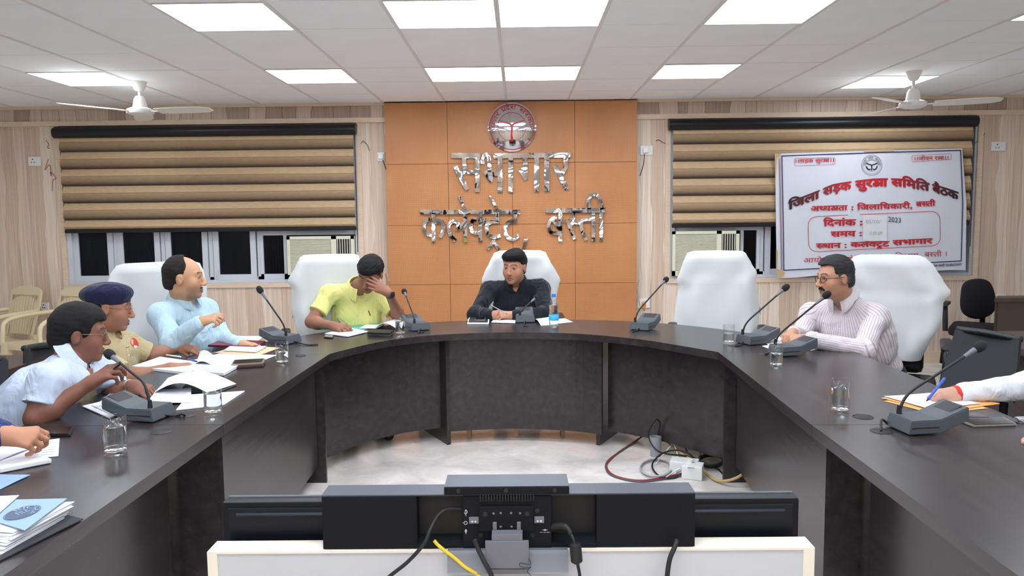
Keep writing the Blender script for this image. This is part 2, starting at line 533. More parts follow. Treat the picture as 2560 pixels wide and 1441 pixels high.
struct(B().bb((X0, YB, -0.06), (X1, WY + 0.15, 0.0)).build('floor', 'marble_floor'))
ceiling = struct(B().bb((X0, YB, CEIL + 0.05), (X1, WY + 0.15, CEIL + 0.12)).build('ceiling', 'ceiling_void'))
struct(B().bb((X0 - 0.12, YB - 0.12, -0.06), (X0, WY + 0.15, CEIL + 0.12)).build('wall_left', 'wall_paint'))
struct(B().bb((X1, YB - 0.12, -0.06), (X1 + 0.12, WY + 0.15, CEIL + 0.12)).build('wall_right', 'wall_paint'))
struct(B().bb((X0, YB - 0.12, -0.06), (X1, YB, CEIL + 0.12)).build('wall_front', 'wall_laminate'))

# window openings of the far wall
OZ0, OZ1 = 0.872, 2.405
OL = (AY(160, 500, WY).x, AY(894, 500, WY).x)
OR = (AY(1675, 500, WY).x, AY(2437, 500, WY).x)
b = B()
for xa, xb, za, zb in ((X0, OL[0], 0, CEIL + 0.06), (OL[0], OL[1], 0, OZ0), (OL[0], OL[1], OZ1, CEIL + 0.06), (OL[1], OR[0], 0, CEIL + 0.06),
                       (OR[0], OR[1], 0, OZ0), (OR[0], OR[1], OZ1, CEIL + 0.06), (OR[1], X1, 0, CEIL + 0.06)):
    b.bb((xa, WY, za), (xb, WY + 0.15, zb))
wall_back = struct(b.build('wall_back', 'wall_laminate'))
# trims
PX0, PX1 = AY(966, 500, 7.58).x, AY(1593, 500, 7.58).x      # orange panelling
n = 0
for xa, xb in ((X0, PX0), (PX1, X1)):
    for za, zb, dep, mt in ((2.598, 2.640, 0.035, 'trim_wood'), (2.482, 2.598, 0.018, 'frieze_laminate'), (2.436, 2.482, 0.035, 'trim_wood')):
        n += 1
        struct(B().bb((xa, WY - dep, za), (xb, WY + 0.01, zb)).build('trim_%d' % n, mt))
for o in (OL, OR):
    for xa, xb in ((o[0] - 0.05, o[0]), (o[1], o[1] + 0.05)):
        n += 1
        struct(B().bb((xa, WY - 0.016, OZ0 - 0.04), (xb, WY + 0.02, 2.436)).build('trim_%d' % n, 'trim_wood'))
    n += 1
    struct(B().bb((o[0] - 0.03, WY - 0.02, OZ0 - 0.045), (o[1] + 0.03, WY + 0.04, OZ0)).build('trim_%d' % n, 'trim_wood'))
for xa, xb, nm in ((X0, PX0, 'baseboard_left'), (PX1, X1, 'baseboard_right')):
    struct(B().bb((xa, WY - 0.018, 0.0), (xb, WY + 0.01, 0.12)).build(nm, 'trim_wood'))

# ceiling tiles, runners, light panels
LIGHTS = set()
for j in (-10, -7, -4, -1):
    for i in (-6, -3, -1, 0, 2, 5): LIGHTS.add((i, j))
for i in (-6, -3, -1, 0, 2): LIGHTS.add((i, 2))
LIGHTS.add((5, 3))
LIGHT_LABEL = {(-6, 2): 'square LED panel light beside the ceiling fan over the plastic-chair window', (5, 3): 'square LED panel light partly behind the ceiling fan near the banner',
    (-3, 2): 'square LED panel light between the twin panels and the fan over the plastic chairs', (2, 2): 'square LED panel light between the twin panels and the fan near the banner',
    (-1, 2): 'one of the twin square LED panel lights closest to the orange panelling', (0, 2): 'one of the twin square LED panel lights closest to the orange panelling',
    (-1, -1): 'one of the large twin LED panel lights over the middle of the horseshoe table', (0, -1): 'one of the large twin LED panel lights over the middle of the horseshoe table',
    (-3, -1): 'LED panel light over the horseshoe on the plastic-chair side of the large twin panels', (2, -1): 'LED panel light over the horseshoe on the banner side of the large twin panels',
    (5, -1): 'LED panel light farthest along the banner side beyond the horseshoe table', (-6, -1): 'LED panel light farthest along the plastic-chair side beyond the horseshoe table'}
def tile_mesh(w, d):
    return B().box((0, 0, 0.006), (w, d, 0.012)).bm
def bm_mesh(bm, name, material):
    me = bpy.data.meshes.new(name); bm.to_mesh(me); bm.free(); me.materials.append(MATS[material]); return me
tile_me = bm_mesh(B().box((0, 0, 0.006), (0.582, 0.595, 0.012)).bm, 'ceiling_tile', 'ceiling_tile')
last_d = WY - (GY + 5 * 0.6 - 0.6)
tile_last = bm_mesh(B().box((0, 0, 0.006), (0.582, last_d - 0.01, 0.012)).bm, 'ceiling_tile', 'ceiling_tile')
diff_me = bm_mesh(B().box((0, 0, 0.003), (0.572, 0.572, 0.006)).bm, 'diffuser', 'light_diffuser')
fb = B()
for s in (-1, 1):
    fb.box((s * 0.2915, 0, 0.005), (0.011, 0.594, 0.016)); fb.box((0, s * 0.2915, 0.005), (0.572, 0.011, 0.016))
frame_me = bm_mesh(fb.bm, 'light_frame', 'grid_white')
for i in range(-9, 10):
    for j in range(-11, 5):
        cx, cy = GX + (i + 0.5) * 0.6, GY + (j + 0.5) * 0.6
        if (i, j) in LIGHTS:
            t = thing('ceiling_light', LIGHT_LABEL.get((i, j), 'square LED panel light in the ceiling rows beyond the open end of the horseshoe table'), 'ceiling light', (cx, cy, CEIL - 0.004), 0, 'square LED panels in the ceiling')
            for nm, me in (('frame', frame_me), ('diffuser', diff_me)):
                o = bpy.data.objects.new(nm, me); COL.objects.link(o); o.parent = t
            continue
        o = bpy.data.objects.new('ceiling_tile', tile_me if j < 4 else tile_last); COL.objects.link(o); o.parent = ceiling
        if j == 4: cy = GY + 4 * 0.6 + last_d / 2 
        o.location = (cx, cy, CEIL + random.uniform(-0.0015, 0.0015))
        o.rotation_euler = (random.uniform(-1, 1) * 0.004, random.uniform(-1, 1) * 0.003, 0)
run_me = bm_mesh(B().box((0, (YB + WY) / 2, 0.004), (0.02, WY - YB, 0.012)).bm, 'grid_runner', 'grid_white')
for i in range(-9, 11):
    o = bpy.data.objects.new('grid_runner', run_me); COL.objects.link(o); o.parent = ceiling
    o.location = (GX + i * 0.6, 0, CEIL - 0.003)
cross_me = bm_mesh(B().box(((X0 + X1) / 2, 0, 0.012), (X1 - X0, 0.012, 0.006)).bm, 'grid_cross', 'grid_white')
for j in range(-11, 5):
    o = bpy.data.objects.new('grid_cross', cross_me); COL.objects.link(o); o.parent = ceiling
    o.location = (0, GY + j * 0.6, CEIL)

# orange panelling
pan = thing('wall_panelling', 'tall orange dimpled wall panelling behind the steel letters', 'wall panel', ((PX0 + PX1) / 2, 7.60, 0))
B().bb((PX0, 7.592, 0), (PX1, WY, CEIL - 0.004)).build('backing', 'wallet_brown', pan, world=True)
cx = [AY(x, 500, 7.58).x for x in (966, 1121.5, 1281, 1437.5, 1593)]
rz = [CEIL - 0.012] + [AY(1280, y, 7.58).z for y in (408, 561, 710, 860)] + [0.0]
for r in range(5):
    cells = ((0, 1), (1, 3), (3, 4)) if r == 0 else ((0, 1), (1, 2), (2, 3), (3, 4))
    for a, c in cells:
        B().bb((cx[a] + 0.0018, 7.58, rz[r + 1] + 0.0018), (cx[c] - 0.0018, 7.594, rz[r] - 0.0018)).build('panel_tile', 'orange_tile', pan, world=True)

# ------------------------------------------------------------------ windows
def make_window(num, o, sashes, ac, glass_bottom_z, ac_open):
    w = bpy.data.objects.new('window_%d' % num, None); COL.objects.link(w); struct(w)
    w.location = ((o[0] + o[1]) / 2, WY + 0.06, OZ0)
    YF = WY + 0.05
    f = B()
    f.bb((o[0], WY + 0.005, OZ0), (o[1], YF + 0.05, OZ0 + 0.032)); f.bb((o[0], YF, OZ0), (o[1], YF + 0.05, OZ0 + 0.06)); f.bb((o[0], YF, OZ1 - 0.05), (o[1], YF + 0.05, OZ1))
    f.bb((o[0] - 0.002, WY + 0.002, OZ0), (o[0] + 0.05, YF + 0.05, OZ1)); f.bb((o[1] - 0.03, WY + 0.002, OZ0), (o[1] + 0.002, YF + 0.05, OZ1))
    for xa in sashes[1]: f.bb((xa - 0.02, YF, OZ0), (xa + 0.02, YF + 0.05, OZ1))
    f.build('window_frame', 'aluminium', w, world=True)
    for k, (xa, xb) in enumerate(sashes[0]):
        s = B(); fw = 0.055; z0 = OZ0 + 0.03; z1 = OZ1 - 0.04
        s.bb((xa, YF - 0.012, z0), (xa + fw, YF + 0.02, z1)); s.bb((xb - fw, YF - 0.012, z0), (xb, YF + 0.02, z1))
        s.bb((xa + fw, YF - 0.012, z0), (xb - fw, YF + 0.02, z0 + fw)); s.bb((xa + fw, YF - 0.012, z1 - fw), (xb - fw, YF + 0.02, z1))
        so = s.build('sash', 'aluminium', w, world=True)
        B().bb((xa + fw - 0.004, YF + 0.002, z0 + fw - 0.004), (xb - fw + 0.004, YF + 0.007, z1 - fw + 0.004)).build('pane', 'window_pane', so, world=True)
        if k % 2 == 1 or num == 2:
            B().tube(catmull([(xa + 0.04, YF - 0.014, z0 + 0.09), (xa + 0.04, YF - 0.03, z0 + 0.06), (xa + 0.043, YF - 0.03, z0 + 0.0), (xa + 0.05, YF - 0.016, z0 - 0.015)], 4), 0.004, 6).build('latch', 'aluminium', so, world=True, smooth=True)
    # security mesh outside
    g = B(); YG = WY + 0.11
    x = o[0]
    while x < o[1]:
        g.bb((x, YG, OZ0), (x + 0.004, YG + 0.004, OZ1)); x += 0.028
    z = OZ0
    while z < OZ1:
        g.bb((o[0], YG - 0.004, z), (o[1], YG, z + 0.004)); z += 0.03
    go = g.build('security_mesh', 'grille_wire', w, world=True); go['kind'] = 'stuff'
    return w

def x_at(px, y=640, Y=7.7): return AY(px, y, Y).x
make_window(1, OL, ([(x_at(a), x_at(c)) for a, c in ((186, 285), (297, 402), (416, 521), (535, 641))] + [], [x_at(q) for q in (291, 409, 528, 649)]), None, None, None)
make_window(2, OR, ([(x_at(a), x_at(c)) for a, c in ((1911, 2020), (2034, 2140), (2154, 2260), (2274, 2390))], [x_at(q) for q in (1903, 2027, 2147, 2267)]), None, None, None)
# fixed part of both windows around the air conditioners
def fixed_bay(num, xa, xb, acx, paneside):
    w = bpy.data.objects['window_%d' % num]
    YF = WY + 0.04; zt = AY(1750, 566, 7.7).z
    f = B()
    f.bb((xa, YF, zt - 0.045), (xb, YF + 0.05, zt))
    p0, p1 = paneside
    f.bb((p0, YF, OZ0 + 0.03), (p0 + 0.03, YF + 0.04, zt)); f.bb((p1 - 0.03, YF, OZ0 + 0.03), (p1, YF + 0.04, zt)); f.bb((p0, YF, OZ0 + 0.03), (p1, YF + 0.04, OZ0 + 0.085))
    fo = f.build('bay_frame', 'aluminium', w, world=True)
    B().bb((p0 + 0.02, YF + 0.02, OZ0 + 0.06), (p1 - 0.02, YF + 0.026, zt - 0.03)).build('pane', 'window_pane', fo, world=True)
    B().bb((xa, YF + 0.02, zt), (xb, YF + 0.026, OZ1 - 0.03)).build('pane', 'window_pane', fo, world=True)
fixed_bay(1, x_at(652), OL[1] - 0.03, None, (x_at(652), x_at(718)))
fixed_bay(2, OR[0] + 0.03, x_at(1900), None, (x_at(1850), x_at(1898)))
# black sheet added outside the windows, standing in for the night
B().bb((X0, WY + 0.45, 0), (X1, WY + 0.47, CEIL)).build('night_screen', 'night_black')
ns = bpy.data.objects['night_screen']; ns.name = 'night_backdrop'; struct(ns)

def air_conditioner(xa, xb, za, zb, label, mirror=False):
    YF = WY - 0.05
    t = thing('air_conditioner', label, 'air conditioner', ((xa + xb) / 2, WY + 0.1, za))
    W = xb - xa
    gx1 = xa + W * 0.66; vx0, vx1 = xa + W * 0.735, xb - W * 0.05
    vz0 = za + (zb - za) * 0.12
    bd = B()
    bd.bb((xa, YF + 0.02, za), (xb, YF + 0.15, zb - 0.0))
    bd.bb((xa, YF, zb - 0.03), (xb, YF + 0.03, zb)); bd.bb((xa, YF, za), (xb, YF + 0.03, za + 0.05))
    bd.bb((xa, YF, za), (xa + 0.03, YF + 0.03, zb)); bd.bb((gx1, YF, za), (vx0, YF + 0.03, zb)); bd.bb((vx1, YF, za), (xb, YF + 0.03, zb))
    bd.build('body', 'ac_cream', t, world=True)
    B().bb((vx0, YF + 0.012, za + 0.05), (vx1, YF + 0.021, zb - 0.03)).build('vent_recess', 'ac_dark', t, world=True)
    nl = 30
    for k in range(nl):
        z = za + 0.058 + (zb - za - 0.095) * k / (nl - 1)
        B().box(((xa + 0.03 + gx1) / 2, YF + 0.012, z), (gx1 - xa - 0.03, 0.012, 0.0055), rot('X', 0.5)).build('slat', 'ac_cream', t, world=True)
    for k in range(6):
        x = vx0 + (vx1 - vx0) * (k + 0.5) / 6
        B().bb((x - 0.003, YF + 0.002, za + 0.05), (x + 0.003, YF + 0.014, zb - 0.03)).build('louver', 'ac_cream', t, world=True)
    B().bb((xa + 0.05, YF - 0.002, za + 0.012), (xa + 0.3, YF + 0.002, za + 0.042)).build('name_strip', 'folder_tan', t, world=True)
    return t
air_conditioner(x_at(718, 640, 7.6), x_at(886, 640, 7.6), OZ0 + 0.03, AY(800, 591, 7.6).z, 'cream window air conditioner behind the chair of the man in yellow')
air_conditioner(x_at(1681, 640, 7.6), x_at(1848, 640, 7.6), OZ0 + 0.03, AY(1760, 578, 7.6).z, 'cream window air conditioner behind the empty white-covered chair')

# ------------------------------------------------------------------ blinds
def blind(x0, x1, roller_y, bottom_y, xm, label):
    zt = AY(xm, roller_y, 7.57).z; zb = AY(xm, bottom_y, 7.57).z
    t = thing('window_blind', label, 'blind', ((x0 + x1) / 2, 7.58, zb))
    r = B().cyl((x0 - 0.045, 7.575, zt), (x1 + 0.03, 7.575, zt), 0.052, seg=20)
    r.bb((x0 - 0.045, 7.575, zt + 0.03), (x1 + 0.03, WY, zt + 0.06))
    r.build('headrail', 'black_metal', t, world=True, smooth=True, angle=40)
    per = 0.166; z = zt - 0.02
    while z - 0.03 > zb:
        h = min(per, z - zb)
        me = bpy.data.meshes.new('vane')
        N = 14; vs = []; fs = []; uv = []
        for i in range(N + 1):
            u = i / N
            # rises forward over the upper part, curls back under at the bottom
            off = 0.038 * math.sin(math.pi * min(1, u * 0.62 + 0.02)) ** 0.9 if u < 0.8 else 0.038 * math.sin(math.pi * 0.516) * (1 - ((u - 0.8) / 0.2) ** 2 * 0.9)
            fold = 0.006 if 0.40 < u < 0.46 else 0.0
            for x in (x0, x1): vs.append((x, 7.60 - off + fold, z - h * u))
        for i in range(N): fs.append((2 * i, 2 * i + 1, 2 * i + 3, 2 * i + 2))
        me.from_pydata(vs, [], fs)
        ul = me.uv_layers.new(name='UVMap')
        for lp in me.loops:
            ul.data[lp.index].uv = (vs[lp.vertex_index][0], min(0.999, (lp.vertex_index // 2) / N * h / per))
        me.update()
        link_mesh('vane', me, 'blind_fabric', t, world=True, smooth=True)
        z -= per
    B().bb((x0 - 0.005, 7.575, zb - 0.035), (x1 + 0.005, 7.60, zb), 0.006).build('bottom_bar', 'black_metal', t, world=True)
    B().cyl((x1 + 0.015, 7.57, zt), (x1 + 0.015, 7.57, zb - 0.25), 0.0035, seg=6).build('pull_cord', 'mic_black', t, world=True)
    return t
blind(x_at(158, 450, 7.6), x_at(887, 450, 7.6), 328, 571, 520, 'brown banded zebra blind on the window beside the plastic chairs')
blind(x_at(1681, 450, 7.6), x_at(2424, 450, 7.6), 308, 557, 2050, 'brown banded zebra blind partly covered by the white banner')

# ------------------------------------------------------------------ fans
def ceiling_fan(px, py, motor_y, a0, label):
    c = onz(px, py, CEIL)
    zb = AY(px, motor_y, c.y).z
    t = thing('ceiling_fan', label, 'fan', (c.x, c.y, zb), 0)
    h = CEIL - zb
    B().lathe([(0, h - 0.075), (0.028, h - 0.075), (0.04, h - 0.06), (0.062, h - 0.004), (0.062, h - 0.0005), (0, h - 0.0005)], seg=24).build('canopy', 'fan_white', t, smooth=True, angle=50)
    B().cyl((0, 0, 0.06), (0, 0, h - 0.06), 0.011, seg=12).build('downrod', 'fan_white', t, smooth=True)
    B().lathe([(0, 0.125), (0.03, 0.125), (0.045, 0.10), (0.055, 0.045), (0.058, 0.03), (0, 0.03)], seg=28).build('shroud', 'fan_white', t, smooth=True, angle=50)
    B().lathe([(0, 0.03), (0.075, 0.03), (0.1, 0.018), (0.106, 0.002), (0.1, -0.016), (0.07, -0.026), (0.03, -0.03), (0, -0.03)], seg=32).build('motor', 'fan_white', t, smooth=True, angle=40)
    for k in range(3):
        a = math.radians(a0 + 120 * k)
        R = rotz(a)
        bl = B(); rows = []
        for i in range(9):
            u = i / 8; x = 0.15 + u * 0.47; w = 0.062 + 0.012 * math.sin(u * math.pi) - (0.03 * max(0, u - 0.9) * 10)
            rows.append([R @ Vector((x, s * w, 0.004 - s * w * 0.18)) for s in (-1, 0, 1)])
        bl.grid(rows, (0, 0, -0.004))
        bo = bl.build('blade', 'fan_white', t, smooth=True, angle=40)
        B().box(R @ Vector((0.125, 0, 0.0)), (0.09, 0.04, 0.008), R).build('bracket', 'fan_white', bo)
ceiling_fan(347, 204, 280, -8, 'white three-blade ceiling fan above the window with the plastic chairs')
ceiling_fan(2285, 178, 262, -20, 'white three-blade ceiling fan above the window with the banner')

# ------------------------------------------------------------------ switch plates
def switch_plate(px0, py0, px1, py1, label, sockets=True, Y=WY):
    a = AY(px0, py0, Y); c = AY(px1, py1, Y)
    t = thing('switch_plate', label, 'socket', ((a.x + c.x) / 2, Y, (a.z + c.z) / 2))
    w = abs(c.x - a.x); h = abs(a.z - c.z)
    B().box((0, -0.008, 0), (w, 0.018, h), None, 0.004).build('plate', 'white_plastic', t)
    if sockets:
        B().cyl((-w * 0.12, -0.016, 0.018), (-w * 0.12, -0.019, 0.018), 0.006, seg=10).cyl((-w * 0.22, -0.016, -0.012), (-w * 0.22, -0.019, -0.012), 0.005, seg=10).cyl((0, -0.016, -0.012), (0, -0.019, -0.012), 0.005, seg=10).build('socket_holes', 'mic_black', t)
        B().box((w * 0.27, -0.019, 0), (0.014, 0.008, 0.028), rot('X', 0.12), 0.002).build('rocker_switch', 'white_plastic', t)
    return t
switch_plate(72, 392, 104, 415, 'white socket plate between the red scribble and the room corner')
s1 = switch_plate(943, 381, 963, 403, 'white socket plate with a black plug beside the orange panelling and yellow-shirt side', False)
s2 = switch_plate(1600, 365, 1631, 388, 'white socket plate with a plug, right beside the orange panelling near the banner window', False)
switch_plate(2478, 355, 2511, 378, 'white socket plate beside the banner window')
s3 = switch_plate(1592, 747, 1624, 770, 'white switch plate with an orange plug low beside the orange panelling', False)
switch_plate(104, 757, 124, 776, 'white socket plate low on the wall between the two plastic chairs')
switch_plate(2482, 737, 2512, 760, 'white socket plate behind the black swivel chair')
for s, dx in ((s1, 0.0), (s2, -0.01)):
    B().box((dx, -0.03, 0), (0.05, 0.03, 0.05), None, 0.006).build('plug', 'white_plastic', s)
B().tube(catmull([AY(957, 400, 7.60), AY(962, 415, 7.575), AY(965, 424, 7.574)], 5), 0.004, 6).build('plug_lead', 'rubber_black', s1, world=True)
B().tube(catmull([AY(1611, 385, 7.60), AY(1609, 410, 7.60), AY(1600, 440, 7.60)], 5), 0.004, 6).build('plug_lead', 'rubber_black', s2, world=True)
B().ball((0.0, -0.03, -0.02), (0.022, 0.02, 0.045), 12).build('plug', 'plug_orange', s3, smooth=True)
B().tube(catmull([AY(1600, 765, 7.61), AY(1592, 720, 7.61), AY(1598, 700, 7.62)], 5), 0.004, 6).build('plug_lead', 'cord_grey', s3, world=True)
# ------------------------------------------------------------------ lettering helpers
_GL = {}
def glyph(ch, bold=0.0):
    key = ch
    if key in _GL: return _GL[key]
    def get(s, off):
        c = bpy.data.curves.new('glyph_tmp', 'FONT'); c.body = s; c.offset = off; c.resolution_u = 4
        o = bpy.data.objects.new('glyph_tmp', c); COL.objects.link(o)
        dg = bpy.context.evaluated_depsgraph_get()
        me = o.evaluated_get(dg).to_mesh()
        v = [(p.co.x, p.co.y) for p in me.vertices]; f = [tuple(p.vertices) for p in me.polygons]
        o.evaluated_get(dg).to_mesh_clear()
        bpy.data.objects.remove(o); bpy.data.curves.remove(c)
        return v, f
    v, f = get(ch, 0.0)
    w = max((p[0] for p in get(ch + 'स', 0.0)[0]), default=0.69) - 0.691
    _GL[key] = (v, f, w)
    return _GL[key]
def clip_right(v, f, xc):
    bm = bmesh.new(); bv = [bm.verts.new((p[0], p[1], 0)) for p in v]
    for q in f:
        try: bm.faces.new([bv[i] for i in q])
        except ValueError: pass
    bmesh.ops.bisect_plane(bm, geom=list(bm.verts) + list(bm.edges) + list(bm.faces), plane_co=(xc, 0, 0), plane_no=(1, 0, 0), clear_outer=True)
    bm.verts.index_update()
    out = [(p.co.x, p.co.y) for p in bm.verts], [tuple(p.index for p in q.verts) for q in bm.faces]
    bm.free(); return out
def ribbon2d(pts, w, closed=False):
    """polyline -> (verts, quads) strip of width w in 2d"""
    n = len(pts); V = []; P = [Vector((p[0], p[1])) for p in pts]
    ws = w if isinstance(w, (list, tuple)) else [w] * n
    for i in range(n):
        a = P[i - 1] if (i > 0 or closed) else None
        c = P[(i + 1) % n] if (i < n - 1 or closed) else None
        d1 = (P[i] - a).normalized() if a is not None else None
        d2 = (c - P[i]).normalized() if c is not None else None
        if d1 is None: d1 = d2
        if d2 is None: d2 = d1
        n1 = Vector((-d1.y, d1.x)); n2 = Vector((-d2.y, d2.x))
        m = n1 + n2
        m = m.normalized() if m.length > 1e-6 else n1
        k = ws[i] / 2 / max(0.5, m.dot(n1))
        V += [tuple(P[i] + m * k), tuple(P[i] - m * k)]
    F = [(2 * i, 2 * i + 1, 2 * ((i + 1) % n) + 1, 2 * ((i + 1) % n)) for i in range(n if closed else n - 1)]
    return V, F
def smooth2d(pts, n=6): return [(p.x, p.y) for p in catmull([(a, c, 0) for a, c in pts], n)]
KSH = [([(0, .585), (.74, .585)], .075), ([(.60, .6), (.60, 0)], .085),
       (smooth2d([(.16, .49), (.28, .47), (.33, .38), (.25, .30), (.14, .27), (.10, .17), (.20, .09), (.34, .10), (.42, .19), (.38, .30), (.29, .30)]), .075),
       ([(.40, .27), (.60, .27)], .07)]
def word(s, bold=0.0):
    """pre-ordered Devanagari string -> 2d mesh. X~ half letter, # conjunct ksha, ^ reph, _ caret ra, \\ slash ra"""
    V, F, x, i = [], [], 0.0, 0
    def put(v, f, dx, ly=0):
        k = len(V); V.extend((p[0] + dx, p[1], ly) for p in v); F.extend(tuple(q + k for q in g) for g in f)
    while i < len(s):
        ch = s[i]; half = i + 1 < len(s) and s[i + 1] == '~'
        if ch == ' ': x += 0.3
        elif ch == '#':
            for pts, w in KSH:
                v, f = ribbon2d(pts, w + 2 * bold); put(v, f, x)
            x += 0.70
        elif ch == '^':
            v, f = ribbon2d(smooth2d([(-.14, .62), (-.20, .74), (-.10, .80), (-.02, .72)]), .07 + 2 * bold); put(v, f, x)
        elif ch == '_':
            v, f = ribbon2d([(-.42, -.24), (-.27, -.06), (-.12, -.24)], .07 + 2 * bold); put(v, f, x)
        elif ch == '\\':
            v, f = ribbon2d([(-.46, .02), (-.12, .17)], .07 + 2 * bold); put(v, f, x)
        else:
            v, f, w = glyph(ch, bold)
            if half:
                xm = max(p[0] for p in v); xc = 0.60 if ch == 'क' else xm - 0.16
                v, f = clip_right(v, f, xc); w = xc - 0.01; i += 1
            for ly, (ox, oy) in enumerate(((0, 0), (bold, 0), (-bold, 0), (0, bold * .8), (0, -bold * .8)) if bold > 0.006 else ((0, 0),)):
                put([(p[0] + ox, p[1] + oy) for p in v], f, x, ly)
            x += w
        i += 1
    return V, F, x
def put2d(V, F, to3d, material, name, parent, mb=None):
    return pydata(name, [to3d(p[0], p[1]) for p in V], F, material, parent, world=True)

# ------------------------------------------------------------------ steel letters on the orange panelling
LY = 7.552
def crop_letters(strokes, polys, name, label, extrude=0.0275):
    """strokes in the pixel grid of the lettering (x4.741, origin 1020/360)"""
    to = lambda p: AY(1020 + p[0] / 4.741, 360 + p[1] / 4.741, LY)
    allp = [to(p) for st in strokes for p in st[1]]
    c = sum(allp, Vector()) / len(allp)
    t = thing(name, label, 'sign', (c.x, LY + 0.02, min(p.z for p in allp)))
    for grp in sorted(set(st[0] for st in strokes) | set(p[0] for p in polys)):
        b = B()
        for k, (g, pts, w) in enumerate(strokes):
            if g != grp: continue
            pts2 = smooth2d(pts, 6) if len(pts) > 3 else pts
            V, F = ribbon2d(pts2, w)
            jit = 0.0012 * (k % 5)
            fr = [b.bm.verts.new(to(p) + Vector((0, -jit, 0))) for p in V]
            bk = [b.bm.verts.new(to(p) + Vector((0, extrude, 0))) for p in V]
            n = len(V) // 2
            for f in F:
                b.bm.faces.new([fr[q] for q in f])
            for q in range(n - 1):
                b.bm.faces.new((fr[2 * q], fr[2 * q + 2], bk[2 * q + 2], bk[2 * q]))
                b.bm.faces.new((fr[2 * q + 1], bk[2 * q + 1], bk[2 * q + 3], fr[2 * q + 3]))
            b.bm.faces.new((fr[0], bk[0], bk[1], fr[1])); b.bm.faces.new((fr[-2], fr[-1], bk[-1], bk[-2]))
        for g, poly in polys:
            if g == grp: b.extrude([to(p) for p in poly], (0, extrude, 0))
        b.build('letter', 'letter_steel', t, world=True)
    return t

m, nt, bs = new_mat('letter_steel')
bs.inputs['Metallic'].default_value = 1.0; bs.inputs['Roughness'].default_value = 0.07
bs.inputs['Base Color'].default_value = srgb((190, 192, 195))
tc = nt.node('ShaderNodeTexCoord')
nz = nt.node('ShaderNodeTexNoise', {'Vector': tc.outputs['Object'], 'Scale': 6.0, 'Detail': 0.5})
bp = nt.node('ShaderNodeBump', {'Height': nz.outputs[0], 'Strength': 0.42, 'Distance': 0.12})
nt.l.new(bp.outputs[0], bs.inputs['Normal'])
MATS['letter_steel'] = m

S1 = [(0, [(510, 140), (857, 140)], 60), (0, [(665, 150), (668, 320), (622, 372)], 50), (0, [(562, 268), (702, 545)], 50), (0, [(705, 332), (830, 332)], 46), (0, [(822, 120), (822, 570)], 52),
      (1, [(882, 236), (885, 165), (925, 125), (958, 165), (966, 330)], 44), (1, [(1092, 140), (1092, 575)], 55), (2, [(1218, 130), (1218, 575)], 55),
      (1, [(1015, 145), (1235, 140)], 58), (3, [(1235, 140), (1660, 133)], 58), (5, [(1660, 133), (1938, 130)], 58),
      (3, [(1390, 150), (1388, 300)], 55), (3, [(1525, 135), (1525, 565)], 56), (4, [(1642, 133), (1646, 560)], 58),
      (5, [(1870, 150), (1868, 275), (1828, 345)], 50), (5, [(1735, 250), (1886, 540)], 54)]
P1 = [(1, [(895, 320), (1075, 312), (1085, 345), (1065, 378), (1010, 385), (1002, 450), (985, 466), (950, 430), (895, 345)]), (3, [(1305, 308), (1360, 280), (1416, 280), (1416, 410), (1395, 436), (1375, 425)])]
crop_letters(S1, P1, 'steel_lettering', 'large polished steel word fixed high on the orange panelling under the round emblem')
S2 = [(0, [(145, 808), (470, 808)], 52), (1, [(470, 808), (712, 808)], 52), (2, [(712, 806), (960, 806)], 52), (3, [(960, 806), (1130, 806)], 52), (4, [(1130, 806), (1330, 806)], 52),
      (0, [(300, 820), (302, 1170)], 45), (0, [(262, 892), (212, 915), (188, 985), (205, 1050), (250, 1078), (300, 1078)], 42), (0, [(318, 945), (360, 905), (410, 940), (418, 1010), (400, 1070), (375, 1112)], 42),
      (1, [(678, 820), (680, 1165)], 44), (1, [(665, 940), (590, 1010), (596, 950), (550, 915), (495, 945), (484, 1010), (510, 1090), (565, 1150)], 42), (1, [(602, 612), (676, 780)], [24, 36]),
      (2, [(855, 820), (858, 1165)], 44), (2, [(812, 890), (765, 910), (745, 980), (768, 1045), (850, 1058)], 42), (2, [(870, 950), (905, 895), (950, 930)], 36),
      (3, [(1058, 820), (1060, 935)], 42), (3, [(1075, 920), (990, 925), (935, 970), (945, 1060), (1010, 1108), (1095, 1085)], 44), (3, [(945, 1252), (1015, 1150)], 38), (3, [(1015, 1150), (1080, 1255)], 38), (3, [(970, 618), (1062, 782)], [24, 36]),
      (4, [(1270, 820), (1274, 910)], 42), (4, [(1288, 915), (1200, 925), (1148, 1000), (1170, 1090), (1240, 1135), (1312, 1085)], 44), (5, [(1402, 1120), (1368, 1252)], [44, 30])]
crop_letters(S2, [], 'steel_lettering', 'long polished steel word with a comma above the man in black on the orange panelling')
S3 = [(0, [(1632, 792), (1850, 790)], 54), (1, [(1850, 790), (2080, 788)], 54), (2, [(2080, 788), (2338, 786)], 54),
      (0, [(1805, 815), (1805, 1155)], 42), (0, [(1765, 878), (1705, 890), (1668, 960), (1690, 1045), (1785, 1062)], 40), (0, [(1712, 900), (1795, 1010)], 34),
      (1, [(1962, 810), (1958, 930), (1925, 975)], 40), (1, [(1880, 892), (1978, 1130)], 42), (1, [(1975, 935), (2055, 940)], 34),
      (2, [(2190, 898), (2075, 902), (2052, 970), (2075, 1060), (2115, 1142)], 40), (2, [(2196, 815), (2196, 1155)], 42), (2, [(2290, 815), (2290, 1150)], 42),
      (2, [(2152, 775), (2135, 680), (2175, 605), (2240, 610), (2282, 690), (2300, 780)], 40)]
crop_letters(S3, [], 'steel_lettering', 'short polished steel word with an arched vowel sign on the orange panelling')

